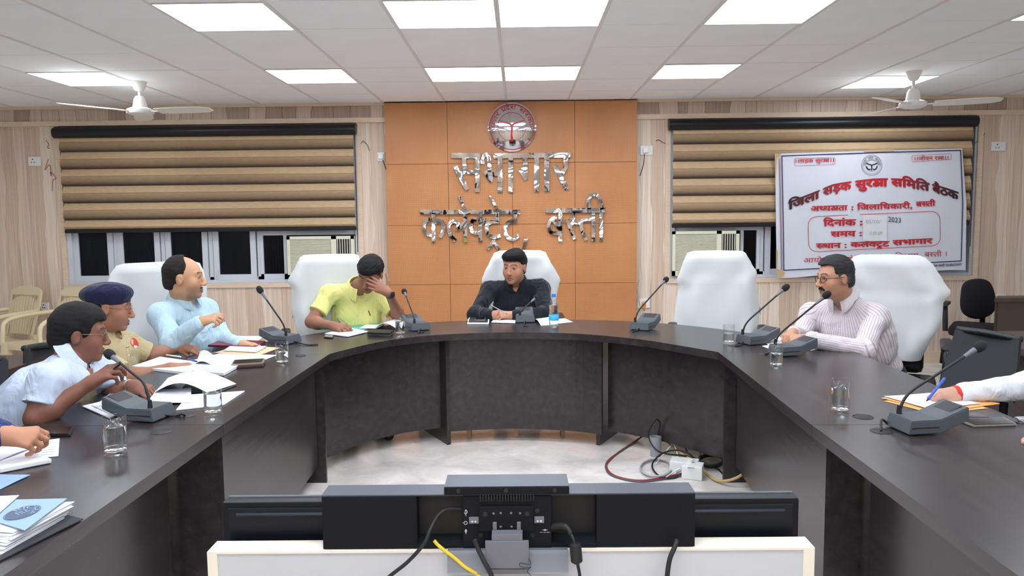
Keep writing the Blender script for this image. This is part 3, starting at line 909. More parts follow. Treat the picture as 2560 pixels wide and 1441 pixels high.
# ------------------------------------------------------------------ round emblem
EC = AY(1279.7, 318, 7.56); ER = 60 * 7.56 / FPX
em = thing('emblem_disc', 'round mirror-polished emblem with red rings and a red forked river', 'emblem', (EC.x, 7.575, EC.z - ER))
dome = lambda r: 0.034 * (1 - (r / ER) ** 2)
Rx = Matrix(((1, 0, 0), (0, 0, -1), (0, 1, 0)))      # lathe axis z -> -y
prof = [(0, dome(0))] + [(ER * k / 12, dome(ER * k / 12)) for k in range(1, 13)] + [(ER, -0.02), (0, -0.02)]
B().lathe(prof, (EC.x, 7.56, EC.z), 64, Rx).build('disc', 'chrome', em, world=True, smooth=True, angle=50)
def em3(px, py):       # emblem pixels (from its centre) -> on the dome
    x, z = px * 7.56 / FPX, -py * 7.56 / FPX
    return Vector((EC.x + x, 7.56 - dome(min(ER, math.hypot(x, z))) - 0.0025, EC.z + z))
def em_put(V, F, name):
    b = B(); vs = [b.bm.verts.new(em3(*p)) for p in V]
    for f in F:
        try: b.bm.faces.new([vs[i] for i in f])
        except ValueError: pass
    return b.build(name, 'emblem_red', em, world=True, fix=False)
circ = lambda r, n=72: [(r * math.cos(2 * math.pi * k / n), r * math.sin(2 * math.pi * k / n)) for k in range(n)]
em_put(*ribbon2d(circ(55), 2.0, True), 'ring'); em_put(*ribbon2d(circ(35), 0.9, True), 'ring')
for pts, w in (([(-31, -16), (-24, -13), (-15, -10), (-7, -8), (0, -3)], [1.5, 3.6, 4.4, 4.6, 5]), ([(31, -16), (24, -13), (15, -10), (7, -8), (0, -3)], [1.5, 3.6, 4.4, 4.6, 5]), ([(0, -6), (0, 8), (-1, 20), (0, 34)], [5, 5, 4.4, 6])):
    em_put(*ribbon2d(pts, w), 'river')
def arc_text(s, r, h, a0, a1, put, name, bold=0.0):
    V, F, w = word(s, bold)
    out = []
    for x, y, ly in V:
        a = math.radians(a0 + (a1 - a0) * x / w); rr = r + y * h / 0.622
        out.append((rr * math.cos(a), -rr * math.sin(a)))
    put(out, F, name)
arc_text('उत~तर', 42.5, 10, 190, 132, em_put, 'lettering'); arc_text('प\\देश', 42.5, 10, 122, 78, em_put, 'lettering'); arc_text('सरकार', 42.5, 10, 66, -10, em_put, 'lettering')

# ------------------------------------------------------------------ banner over the second window
BY = 7.548
bp2 = lambda x, y: (1900 + x / 3.793, 340 + y / 3.793)
ban = thing('banner', 'large white printed banner with red lettering hung over the second window', 'banner', (AY(2175, 690, BY).x, BY, AY(2175, 690, BY).z))
NI, NJ = 30, 20
left = [(140, 168), (148, 500), (152, 860), (160, 1345)]; right = [(1918, 118), (1940, 420), (1958, 640), (1950, 1272)]
def lerp_poly(pl, t):
    t *= len(pl) - 1; i = min(int(t), len(pl) - 2); u = t - i
    return (pl[i][0] + (pl[i + 1][0] - pl[i][0]) * u, pl[i][1] + (pl[i + 1][1] - pl[i][1]) * u)
def bwave(x, y):
    return 0.0035 * math.sin(x * 0.009 + y * 0.004) + 0.002 * math.sin(y * 0.013 - x * 0.005)
rows = []
for j in range(NJ + 1):
    L, R = lerp_poly(left, j / NJ), lerp_poly(right, j / NJ); row = []
    for i in range(NI + 1):
        u = i / NI; x = L[0] + (R[0] - L[0]) * u; y = L[1] + (R[1] - L[1]) * u
        if j == NJ: y += 6 * math.sin(u * 19)
        row.append(AY(*bp2(x, y), BY + bwave(x, y)))
    rows.append(row)
B().grid(rows, (0, 0.003, 0)).build('sheet', 'banner_white', ban, world=True, smooth=True, angle=60)
def b3(off=0.008):
    return lambda x, y: AY(*bp2(x, y), BY + bwave(x, y) - off)
def b_line(s, xa, xb, ya, yb, h, material='banner_red', bold=0.035, base=None):
    V, F, w = word(s, bold); f3 = b3()
    x_lo = min(p[0] for p in V); x_hi = max(p[0] for p in V)
    vs = []
    for x, y, ly in V:
        u = (x - x_lo) / (x_hi - x_lo); X = xa + (xb - xa) * u
        Y = (base(X) if base else ya + (yb - ya) * u) - y * h / 0.622
        vs.append(f3(X, Y) - Vector((0, .00025 * ly, 0)))
    return pydata('lettering', vs, F, material, ban, world=True)
def b_stroke(pts, w, material='banner_red', closed=False, name='printed_line', off=0.0075):
    V, F = ribbon2d(pts, w, closed); f3 = b3(off)
    return pydata(name, [f3(*p) for p in V], F, material, ban, world=True)
def rrect(c, r, n=5):      # four corners in order, rounded
    out = []
    for k in range(4):
        p0, p1, p2 = Vector(c[k - 1]), Vector(c[k]), Vector(c[(k + 1) % 4])
        a = p1 + (p0 - p1).normalized() * r; d = p1 + (p2 - p1).normalized() * r
        for q in range(n + 1):
            t = q / n; pt = a * (1 - t) ** 2 + p1 * 2 * t * (1 - t) + d * t * t
            out.append((pt.x, pt.y))
    return out
b_stroke([(208, 190), (700, 172), (1300, 152), (1903, 136), (1914, 400), (1922, 640), (1916, 900), (1908, 1186), (1400, 1214), (800, 1246), (226, 1275), (222, 900), (214, 500)], 9, 'banner_navy', True)
b_stroke([(190, 214), (200, 700), (210, 1270)], 4, 'banner_red'); b_stroke([(180, 214), (190, 700), (202, 1270)], 4, 'banner_navy')
b_stroke(rrect([(325, 214), (713, 204), (713, 270), (328, 284)], 14), 3, closed=True); b_line('।।सड़क सुर#ा।।', 338, 702, 255, 246, 32, bold=0.015)
b_stroke(rrect([(1440, 186), (1815, 168), (1815, 222), (1442, 248)], 14), 3, closed=True); b_line('।।जीवन र#ा।।', 1466, 1786, 234, 222, 32, bold=0.015)
ap = [(265, 705), (420, 645), (560, 590), (700, 530), (860, 506), (1060, 482), (1210, 477), (1330, 478), (1600, 522), (1750, 562), (1890, 612)]
def arcbase(x):
    for a, c in zip(ap, ap[1:]):
        if x <= c[0] or c is ap[-1]:
            return a[1] + (c[1] - a[1]) * (x - a[0]) / (c[0] - a[0])
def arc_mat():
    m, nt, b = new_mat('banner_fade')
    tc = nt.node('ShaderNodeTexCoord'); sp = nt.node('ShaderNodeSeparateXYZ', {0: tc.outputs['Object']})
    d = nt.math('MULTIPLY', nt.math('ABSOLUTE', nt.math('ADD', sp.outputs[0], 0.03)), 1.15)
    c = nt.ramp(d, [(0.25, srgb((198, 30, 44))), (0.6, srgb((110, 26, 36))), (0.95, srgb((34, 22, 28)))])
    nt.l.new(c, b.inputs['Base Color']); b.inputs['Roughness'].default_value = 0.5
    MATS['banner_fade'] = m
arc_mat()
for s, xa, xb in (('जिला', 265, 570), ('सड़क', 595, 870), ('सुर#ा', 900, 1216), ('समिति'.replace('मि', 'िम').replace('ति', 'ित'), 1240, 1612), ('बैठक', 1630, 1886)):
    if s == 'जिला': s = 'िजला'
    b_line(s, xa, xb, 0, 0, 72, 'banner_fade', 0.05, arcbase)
b_line('अध~य#ता', 480, 833, 714, 705, 46); b_line(': िजलािधकारी,', 866, 1445, 704, 686, 46); b_line('बस~ती', 1476, 1665, 672, 664, 46)
b_stroke(rrect([(455, 768), (1706, 712), (1712, 1040), (462, 1102)], 95, 8), 5, closed=True)
b_line('िदनांक :', 598, 972, 855, 847, 55, bold=0.045)
b_line('समय :', 668, 968, 958, 949, 48, bold=0.045)
b_line('स~थान :', 530, 824, 1068, 1060, 45, bold=0.045); b_line('कलेक~ट_ेट', 856, 1232, 1056, 1046, 46, bold=0.045); b_line('सभागार', 1255, 1640, 1038, 1018, 46, bold=0.045)
b_line('आयोजक :', 415, 770, 1203, 1196, 42, bold=0.005); b_line('लोक', 820, 935, 1192, 1188, 42, bold=0.005); b_line('िनर्माण'.replace('र्मा', 'मा^'), 980, 1235, 1182, 1172, 42, bold=0.005)
b_line('िवभाग,', 1280, 1520, 1166, 1156, 42, bold=0.005); b_line('बस~ती ।', 1560, 1770, 1148, 1140, 42, bold=0.005)
b_line('आफसेट प\\ेस बस~ती 9648603000', 1545, 1912, 1250, 1228, 20, 'banner_navy', 0.01)
b_line('2023', 1216, 1336, 814, 824, 42, 'banner_black', 0.0)
# pasted paper slip with the date and time
pts = [(976, 750), (1204, 744), (1196, 1002), (970, 996)]
slip = B(); f3 = b3(0.012)
slip.grid([[f3(pts[0][0] + (pts[1][0] - pts[0][0]) * u, pts[0][1] + (pts[3][1] - pts[0][1]) * v + 4 * math.sin(v * 9)) for u in (0, .25, .5, .75, 1)] for v in (0, .2, .4, .5, .6, .8, 1)], (0, 0.001, 0))
so = slip.build('paper_slip', 'paper', ban, world=True)
for s, xa, xb, y in (('05/10/', 1002, 1145, 830), ('11:00 AM', 1036, 1160, 940)):
    V, F, w = word(s, 0.0); f4 = b3(0.015)
    pydata('lettering', [f4(xa + (xb - xa) * x / w, y - yy * 34 / 0.7) for x, yy, ly in V], F, 'cord_grey', so, world=True)
# small emblem of the banner
bc = (1060, 277)
for r, w in ((96, 3), (84, 2), (58, 2)): b_stroke([(bc[0] + x * r, bc[1] + y * r) for x, y in circ(1, 40)], w, 'banner_black', True, 'printed_emblem')
for pts, w in (([(-55, -22), (-30, -10), (0, 0)], 9), ([(55, -22), (30, -10), (0, 0)], 9), ([(0, -4), (0, 50)], 10), (smooth2d([(-50, 8), (-42, 30), (-22, 42), (-12, 34)]), 9), (smooth2d([(50, 8), (42, 30), (22, 42), (12, 34)]), 9), (smooth2d([(-40, -34), (0, -50), (40, -34)]), 3)):
    b_stroke([(bc[0] + p[0], bc[1] + p[1]) for p in pts], w, 'banner_black', name='printed_emblem')
def ban_put(V, F, name):
    f3 = b3(); pydata(name, [f3(bc[0] + p[0], bc[1] + p[1]) for p in V], F, 'banner_black', ban, world=True)
arc_text('उत~तर', 62, 17, 185, 135, ban_put, 'lettering', 0.0); arc_text('प\\देश', 62, 17, 118, 78, ban_put, 'lettering', 0.0); arc_text('सरकार', 62, 17, 62, -2, ban_put, 'lettering', 0.0)
for poly in ([(150, 1262), (205, 1270), (238, 1300), (228, 1330), (165, 1342)], [(142, 170), (200, 165), (190, 195), (160, 215), (150, 420), (143, 420)], [(152, 1080), (170, 1090), (165, 1262), (152, 1262)], [(975, 140), (1100, 128), (1280, 126), (1270, 142), (1120, 150), (1000, 152)]):
    f3 = b3(0.006)
    pydata('brown_tape', [f3(*p) for p in poly], [tuple(range(len(poly)))], 'tape_brown', ban, world=True)
# ------------------------------------------------------------------ conference tables
TT = 0.75; TH = 0.042
inner = [(-1.058, 4.229), (-1.004, 4.356), (-0.865, 4.62), (-0.683, 4.81), (-0.479, 4.915), (-0.24, 4.965), (-0.019, 4.975), (0.22, 4.94), (0.428, 4.865), (0.732, 4.645), (0.959, 4.36), (1.094, 4.176)]
inner = [(p.x, p.y) for p in catmull([(a, c, 0) for a, c in inner], 5)]
def y_out(x): return 5.6005 - 0.1977 * x * x - 0.0725 * x ** 4
ct = thing('conference_table', 'dark curved middle section of the horseshoe conference table', 'table', (0, 5.0, 0))
outer = [(x, y_out(x)) for x in np.linspace(1.828, -1.828, 40)]
outer[0] = (1.828, 4.176); outer[-1] = (-1.835, 4.229)
B().prism(inner + outer, TT - TH, TT).build('tabletop', 'dark_laminate', ct, world=True)
def offset_curve(pts, d):
    out = []
    for i, p in enumerate(pts):
        a = Vector(pts[max(0, i - 1)]); c = Vector(pts[min(len(pts) - 1, i + 1)])
        t = (c - a).normalized(); out.append((p[0] - t.y * d, p[1] + t.x * d))
    return out
def seg_between(pts, xa, xb):
    def at(x):
        for a, c in zip(pts, pts[1:]):
            if (a[0] - x) * (c[0] - x) <= 0 and a[0] != c[0]: return (x, a[1] + (c[1] - a[1]) * (x - a[0]) / (c[0] - a[0]))
    return [at(xa)] + [p for p in pts if xa < p[0] < xb] + [at(xb)]
def modesty(pts, z0, z1, name, parent, th=0.018):
    back = offset_curve(pts, th)
    return B().prism(pts + back[::-1], z0, z1).build(name, 'dark_laminate', parent, world=True)
oc = offset_curve(inner, 0.075); os_ = offset_curve(inner, 0.165)
modesty(seg_between(oc, -0.485, 0.53), 0.085, TT - TH + 0.001, 'modesty_panel', ct)
modesty(seg_between(os_, -1.16, -0.53), 0.09, TT - TH + 0.001, 'modesty_panel', ct)
modesty(seg_between(os_, 0.58, 1.22), 0.09, TT - TH + 0.001, 'modesty_panel', ct)
def fin(a, c, parent, th=0.02, z1=TT - TH + 0.001):
    a = Vector((a[0], a[1], 0)); c = Vector((c[0], c[1], 0)); d = (c - a).normalized(); n = Vector((-d.y, d.x, 0)) * th / 2
    return B().prism([tuple(q)[:2] for q in (a - n, c - n, c + n, a + n)], 0.0, z1).build('support_leg', 'dark_laminate', parent, world=True)
fin((-0.470, 4.985), (-0.72, 5.44), ct, .026); fin((0.512, 4.945), (0.76, 5.41), ct, .026)
fin((-1.105, 4.275), (-1.7, 4.275), ct); fin((1.139, 4.225), (1.7, 4.225), ct)
for px, py in ((1172, 1093), (1290, 1091), (1408, 1091)):
    p = FL(px, py)
    B().bb((p.x - 0.014, p.y, 0.0), (p.x + 0.014, p.y + 0.12, 0.11)).build('foot_block', 'light_wood', ct, world=True)
B().prism([(-0.45, 5.16), (0.48, 5.16), (0.5, 5.30), (-0.47, 5.30)], 0.105, 0.125).build('foot_board', 'light_wood', ct, world=True)

def wing(label, poly, panel, z0, fins, seam=False):
    cx = sum(p[0] for p in poly) / len(poly); cy = sum(p[1] for p in poly) / len(poly)
    t = thing('conference_table', label, 'table', (cx, cy, 0))
    B().prism(poly, TT - TH, TT).build('tabletop', 'dark_laminate', t, world=True)
    (ax, ay), (bx, by) = panel
    th = 0.018 if ax < 0 else -0.018
    B().prism([(ax, ay), (bx, by), (bx - th, by), (ax - th, ay)], z0, TT - TH + 0.001).build('modesty_panel', 'dark_laminate', t, world=True)
    for f in fins: fin(f[0], f[1], t)
    return t
wl1 = wing('dark straight table section where the uniformed officer sits', [(-1.094, 2.77), (-1.058, 4.227), (-1.835, 4.227), (-1.84, 2.77)], ((-1.112, 2.80), (-1.15, 4.255)), 0.10, [((-1.118, 2.815), (-1.7, 2.815))])
wr1 = wing('dark straight table section between the striped-shirt man and the orange folder', [(1.04, 2.695), (1.80, 2.695), (1.826, 4.174), (1.092, 4.174)], ((1.105, 2.72), (1.205, 4.205)), 0.10, [((1.11, 2.735), (1.65, 2.735))])
wl2 = wing('dark straight table section carrying the blue folder and loose files', [(-1.11, 0.95), (-1.094, 2.767), (-1.84, 2.767), (-1.84, 0.95)], ((-1.30, 0.98), (-1.30, 2.75)), 0.10, [((-1.32, 1.0), (-1.72, 1.0))])
wr2 = wing('dark straight table section under the large microphone and flat phones', [(1.02, 0.95), (1.78, 0.95), (1.80, 2.692), (1.04, 2.692)], ((1.25, 0.98), (1.25, 2.68)), 0.10, [((1.27, 1.0), (1.68, 1.0))])
def grommet(px, py, parent, r=0.037):
    p = T(px, py)
    B().lathe([(0, 0.004), (r * 0.85, 0.004), (r, 0.001), (r, -0.004), (0, -0.004)], (p.x, p.y, TT), 24).build('cable_grommet', 'mic_black', parent, world=True, smooth=True, angle=40)
    return p
grommet(404, 1081, wl2); grommet(465, 1040, wl1); grommet(2158, 1043, wr1); grommet(2203, 1079, wr2); grommet(1832, 865, ct, 0.03); grommet(752, 890, wl1, 0.03); grommet(1906, 887, wr1, 0.03)

# second rows of desks at the sides
for nm, lab, xa, xb, ya, yb in (('side_desk', 'brown desk behind the officers with a dark front', -3.6, -2.62, 2.2, 4.30), ('side_desk', 'brown desk beyond the black mesh chair', 2.75, 3.7, 2.6, 4.83)):
    t = thing(nm, lab, 'desk', ((xa + xb) / 2, (ya + yb) / 2, 0))
    B().bb((xa, ya, 0.715), (xb, yb, 0.75)).build('desktop', 'brown_laminate', t, world=True)
    xp = xb - 0.06 if xa < 0 else xa + 0.06
    B().bb((xp - 0.01, ya + 0.02, 0.08), (xp + 0.01, yb - 0.02, 0.716)).build('front_panel', 'dark_laminate', t, world=True)
    for y in (ya + 0.03, yb - 0.03): B().bb((xa + 0.03, y - 0.01, 0), (xb - 0.06, y + 0.01, 0.716)).build('side_panel', 'brown_laminate', t, world=True)
dk = thing('side_desk', 'tall dark brown desk end beside the black swivel chair', 'desk', (4.75, 6.6, 0))
x_d = AY(2492, 780, 6.45).x; z_d = AY(2530, 745, 6.45).z; k_d = 6.62 / 6.45
B().prism([(x_d - 0.03, 6.44), (5.4, 6.44), (5.4, 6.62), (x_d * k_d, 6.62)], z_d - 0.035, z_d).build('desktop', 'brown_laminate', dk, world=True)
B().prism([(x_d, 6.48), (x_d + .02, 6.48), (x_d * k_d + .03, 6.61), (x_d * k_d + .01, 6.61)], 0, z_d - 0.034).build('side_panel', 'brown_laminate', dk, world=True)
B().bb((x_d + .02, 6.47, 0.05), (5.38, 6.49, z_d - 0.034)).build('front_panel', 'brown_laminate', dk, world=True)

# ------------------------------------------------------------------ gooseneck microphones
def microphone(base_px, user_dir, tip_px, tip_Y, label, neck_len=None, bend=None, cable=None, scale=1.0, tip=None):
    """base_px: pixel of the middle of the base footprint; user_dir: angle (deg) on the table towards the speaker's seat"""
    c = T(*base_px); a = math.radians(user_dir)
    t = thing('table_microphone', label, 'microphone', (c.x, c.y, TT + 0.0008), a)
    s = scale; W = 0.068 * s; L0, L1, L2 = -0.105 * s, 0.012 * s, 0.115 * s      # local +x is towards the speaker
    up = 0.045 * s
    prof_b = [(L0, 0.004), (L1, 0.004), (L2, up)]; prof_t = [(L0 + 0.012, 0.05 * s), (L1, 0.05 * s), (L2, 0.045 * s + up)]
    b = B(); V = []
    for y in (-W, W):
        V.append([b.bm.verts.new((x, y, z)) for x, z in prof_b] + [b.bm.verts.new((x, y * 0.94, z)) for x, z in prof_t[::-1]])
    A_, C_ = V
    b.bm.faces.new(A_); b.bm.faces.new(C_[::-1])
    for i in range(6): b.bm.faces.new((A_[i], C_[i], C_[(i + 1) % 6], A_[(i + 1) % 6]))
    bmesh.ops.recalc_face_normals(b.bm, faces=list(b.bm.faces))
    bmesh.ops.bevel(b.bm, geom=list(b.bm.edges), offset=0.003, segments=2, affect='EDGES')
    b.build('base', 'mic_grey', t)
    B().box((L0 + 0.06 * s, 0, 0.026), (0.10 * s, W * 2.015, 0.0022)).build('seam', 'mic_black', t)
    for y in (-W * 0.7, W * 0.7): B().cyl((L0 + 0.02, y, 0.0), (L0 + 0.02, y, 0.006), 0.01, seg=10).build('foot', 'rubber_black', t)
    B().box(((L1 + L2) / 2 + 0.02 * s, 0, 0.05 * s + up * 0.62), (0.05 * s, W * 1.2, 0.003), rot('Y', -math.atan2(up, L2 - L1))).build('keypad', 'mic_black', t)
    root = Vector((L0 + 0.032 * s, W * 0.55, 0.05 * s))      # at the speaker's left, far edge
    Mi = wmat(t).inverted()
    tip3 = tip if tip is not None else AY(*tip_px, tip_Y)
    e = Mi @ Vector(tip3)
    B().cyl(root - Vector((0, 0, 0.004)), root + Vector((0, 0, 0.03)), 0.0095, 0.007, 12).build('neck_socket', 'mic_black', t, smooth=True, angle=50)
    d = e - root
    hb = bend if bend else 0.3
    q1 = root + Vector((d.x * 0.05, d.y * 0.05, d.z * hb * .55)); q2 = root + Vector((d.x * 0.17, d.y * 0.17, d.z * hb))
    path = catmull([root, q1, q2, q2 + (e - q2) * .33, q2 + (e - q2) * .68, e], 7)
    B().tube(path, 0.0052, 8).build('gooseneck', 'mic_black', t, smooth=True)
    dirv = (path[-1] - path[-3]).normalized(); zq = Vector((0, 0, 1)).rotation_difference(dirv).to_matrix()
    B().lathe([(0, -0.05), (0.0065, -0.05), (0.0085, -0.02), (0.0105, 0.0), (0, 0.0)], e, 12, zq).build('mic_capsule', 'stand_grey', t, smooth=True, angle=40)
    B().lathe([(0, -0.004), (0.012, 0.0), (0.0185, 0.012), (0.0195, 0.026), (0.016, 0.04), (0.008, 0.048), (0, 0.05)], e, 16, zq).build('foam_windshield', 'mic_foam', t, smooth=True)
    if cable:
        pts = [Mi @ T(*p[:2], TT + (p[2] if len(p) > 2 else 0.005)) for p in cable]
        B().tube(catmull([Vector((L0 + 0.01, 0, 0.015))] + pts, 6), 0.004, 6).build('cable', 'rubber_black', t, smooth=True)
    return t
microphone((352, 1045), 168, (282, 893), 2.95, 'grey gooseneck microphone held by the man in the white shirt', bend=0.55, cable=[(440, 1040), (455, 1036, 0.015), (462, 1040)])
microphone((703, 857), 155, (655, 733), 4.62, 'grey gooseneck microphone before the man in the light blue shirt', bend=0.34, cable=[(765, 862), (795, 862)])
microphone((1040, 823), 118, (1012, 733), 5.40, 'grey gooseneck microphone beside the elbow of the man in yellow', bend=0.36, cable=[(1045, 832), (1060, 830)])
microphone((1312, 803), 92, (1336, 748), 5.6, 'grey gooseneck microphone facing the man in the black shirt', bend=0.4, cable=[(1310, 815), (1320, 816)])
microphone((1612, 822), 58, (1661, 704), 5.32, 'grey gooseneck microphone before the empty white-covered chair', bend=0.35, cable=[(1590, 828), (1580, 829)])
microphone((1892, 858), 22, (1957, 726), 4.52, 'grey gooseneck microphone beside the wrists of the striped-shirt man, next to the curved table edge', bend=0.34, cable=[(1850, 864), (1838, 865)])
microphone((1978, 886), 14, (2058, 745), 4.10, 'grey gooseneck microphone whose head covers the chin of the striped-shirt man', bend=0.3, cable=[(1930, 880, 0.02), (1912, 886)])
microphone((2312, 1075), 8, (2437, 875), 2.72, 'grey gooseneck microphone beside the orange folder', bend=0.38, cable=[(2225, 1064), (2205, 1050, 0.03), (2203, 1078)])

# ------------------------------------------------------------------ tumblers of water
MW = glass_mat('glass_water', (0.985, 0.995, 1.0, 1), ior=1.33)
def tumbler(px, py_base, label, level, h=0.112, r=0.033):
    c = T(px, py_base); c = Vector((c.x, c.y + r * 0.6, TT))
    t = thing('water_glass', label, 'glass', (c.x, c.y, TT))
    B().lathe([(0, 0.0005), (r * 0.96, 0.0005), (r, 0.004), (r, h), (r - 0.0008, h + 0.0008), (r - 0.002, h), (r - 0.0022, 0.013), (r * 0.7, 0.011), (0, 0.011)], seg=36).build('tumbler', 'thin_glass', t, smooth=True, angle=50)
    hl = 0.011 + (h - 0.02) * level
    B().lathe([(0, 0.0112), (r * 0.7, 0.0112), (r - 0.0024, 0.0132), (r - 0.0024, hl), (0, hl)], seg=36).build('water', 'glass_water', t, smooth=True, angle=50)
    return t
tumbler(281, 1140, 'tall water glass standing between the dark phone and the table edge', 0.78, 0.124, 0.036)
tumbler(528, 1040, 'water glass standing on the edge of the scattered papers', 0.72, 0.122, 0.035)
tumbler(703, 912, 'water glass beside the brown phone wallet', 0.6)
tumbler(1000, 838, 'water glass beside the black phone of the man in yellow', 0.8)
tumbler(1824, 861, 'half-full water glass before the microphone by the curved table edge', 0.55)
tumbler(1943, 919, 'water glass standing in front of a microphone base near the striped-shirt man', 0.6)
tumbler(2105, 1034, 'water glass standing alone beside the black cable cap', 0.8, 0.124, 0.034)

# ------------------------------------------------------------------ water bottle
c = T(1385, 818)
bt = thing('water_bottle', 'clear plastic water bottle with blue cap and blue label', 'bottle', (c.x, c.y + 0.03, TT))
B().lathe([(0, 0.003), (0.025, 0.0), (0.032, 0.006), (0.033, 0.03), (0.031, 0.036), (0.033, 0.042), (0.033, 0.085), (0.0335, 0.09), (0.0305, 0.115), (0.033, 0.13), (0.032, 0.15), (0.024, 0.178), (0.0145, 0.192), (0.0125, 0.198), (0.0125, 0.212), (0.0105, 0.212), (0.0105, 0.196), (0.022, 0.178), (0.030, 0.15), (0.031, 0.13), (0.0285, 0.115), (0.031, 0.09), (0.031, 0.01), (0, 0.008)], seg=32).build('bottle_body', 'thin_glass', bt, smooth=True, angle=50)
B().lathe([(0, 0.0085), (0.0305, 0.0105), (0.0305, 0.088), (0.028, 0.115), (0.0305, 0.13), (0.0295, 0.148), (0, 0.148)], seg=32).build('water', 'glass_water', bt, smooth=True, angle=50)
B().lathe([(0.0345, 0.043), (0.0345, 0.084), (0.0342, 0.0841), (0.0342, 0.0431)], seg=32).build('label_wrap', 'bottle_label', bt, smooth=True)
B().lathe([(0, 0.203), (0.0145, 0.203), (0.0145, 0.222), (0.0125, 0.2245), (0, 0.2245)], seg=24).build('cap', 'bottle_cap', bt, smooth=True, angle=40)
# ------------------------------------------------------------------ chairs
HUB = Vector((0, 3.6, 0))
def swivel_base(t, mtl='black_metal', r=0.3):
    for k in range(5):
        a = 2 * math.pi * k / 5 + 0.3; d = Vector((math.cos(a), math.sin(a), 0))
        lg = B().tube([Vector((0, 0, 0.11)), d * r * 0.5 + Vector((0, 0, 0.095)), d * r + Vector((0, 0, 0.075))], [0.03, 0.022, 0.016], 8).build('base_leg', mtl, t, smooth=True)
        n = Vector((-d.y, d.x, 0))
        B().cyl(d * r - n * 0.022 + Vector((0, 0, 0.03)), d * r + n * 0.022 + Vector((0, 0, 0.03)), 0.03, seg=14).build('castor', 'rubber_black', lg, smooth=True, angle=40)
    B().cyl((0, 0, 0.09), (0, 0, 0.42), 0.028, seg=14).build('gas_lift', mtl, t, smooth=True, angle=40)
def pad(name, c, size, material, t, R=None, bev=0.04):
    return B().box(c, size, R, bev).build(name, material, t, smooth=True, angle=60)
def exec_chair(x, y, label, face=None, back_top=1.16, material='leather_black', arms=True, back_w=0.5, tilt=0.16, bx=-0.24):
    f = (HUB - Vector((x, y, 0))) if face is None else Vector(face)
    a = math.atan2(f.y, f.x)
    t = thing('office_chair', label, 'chair', (x, y, 0), a)
    pad('seat', (0.02, 0, 0.45), (0.5, 0.52, 0.11), material, t)
    R = rot('Y', -tilt); h = back_top - 0.5
    pad('backrest', (bx - math.sin(tilt) * h / 2, 0, 0.5 + h / 2), (0.09, back_w, h), material, t, R, 0.042)
    if arms:
        for s in (-1, 1):
            ar = B().tube(catmull([(-0.22, s * 0.29, 0.58), (-0.2, s * 0.3, 0.70), (0.0, s * 0.305, 0.715), (0.2, s * 0.3, 0.70), (0.22, s * 0.29, 0.58), (0.1, s * 0.27, 0.44)], 6), 0.016, 8).build('armrest', 'black_metal', t, smooth=True)
            pad('arm_pad', (0.0, s * 0.303, 0.722), (0.36, 0.065, 0.04), material, ar, None, 0.018)
    swivel_base(t)
    return t
def towel(rows, Y, label, lean=0.12, depth=0.075, seed=1):
    """rows: (y, x left, x right) outline pixels at the known distance Y of the chair back"""
    pts = [(AY(a, y, Y), AY(c, y, Y)) for y, a, c in rows]
    ctr = (pts[3][0] + pts[3][1]) / 2
    zt = pts[0][0].z; zb = pts[-1][0].z
    # resample along z
    NZ = 26; NA = 44
    f = (HUB - Vector((ctr.x, ctr.y, 0))); f.z = 0; f.normalize(); f = (f + Vector((0, -1.2, 0))).normalized()
    L = [(p[0].z, p[0].x, p[1].x) for p in pts]
    def at(z):
        for (z0, a0, c0), (z1, a1, c1) in zip(L, L[1:]):
            if z <= z0 + 1e-6 and z >= z1 - 1e-6:
                u = (z0 - z) / max(1e-6, z0 - z1); u = u * u * (3 - 2 * u) * 0.5 + u * 0.5
                return a0 + (a1 - a0) * u, c0 + (c1 - c0) * u
        return L[-1][1:]
    t = thing('chair_towel', label, 'towel', (ctr.x, ctr.y, zb))
    b = B(); rings = []
    q = Vector((-f.y, f.x, 0))
    if q.x < 0: q = -q
    for i in range(NZ + 1):
        u = i / NZ; z = zt - (zt - zb) * u ** 1.15
        a, c = at(z); hw = (c - a) / 2; cx = (a + c) / 2
        d = depth * min(1.0, 0.25 + (zt - z) / 0.06)
        ring = []
        for k in range(NA):
            th = 2 * math.pi * k / NA; ct_, st = math.cos(th), math.sin(th)
            e = 0.55
            lx = math.copysign(abs(ct_) ** e, ct_) * hw; ly = math.copysign(abs(st) ** 0.8, st) * d
            amp = 0.016 * min(1, (zt - z) / 0.18)
            ly += amp * math.sin(lx * 24 + seed + 2.5 * math.sin(z * 7 + seed)) * (1 if st > -0.2 else 0.4) + amp * 0.6 * math.sin(lx * 52 + seed * 2 + z * 6)
            p = Vector((cx, Y, z)) + q * lx / max(0.75, abs(q.x)) + f * ly - f * ((zt - z) * -lean + 0.0)
            ring.append(b.bm.verts.new(p))
        rings.append(ring)
    for r0, r1 in zip(rings, rings[1:]):
        for k in range(NA): b.bm.faces.new((r0[k], r0[(k + 1) % NA], r1[(k + 1) % NA], r1[k]))
    cv = b.bm.verts.new(sum((v.co for v in rings[0]), Vector()) / NA + Vector((0, 0, 0.004)))
    for k in range(NA): b.bm.faces.new((cv, rings[0][(k + 1) % NA], rings[0][k]))
    o = b.build('towel_cloth', 'towel_white', t, world=True, smooth=True)
    return t, f, ctr
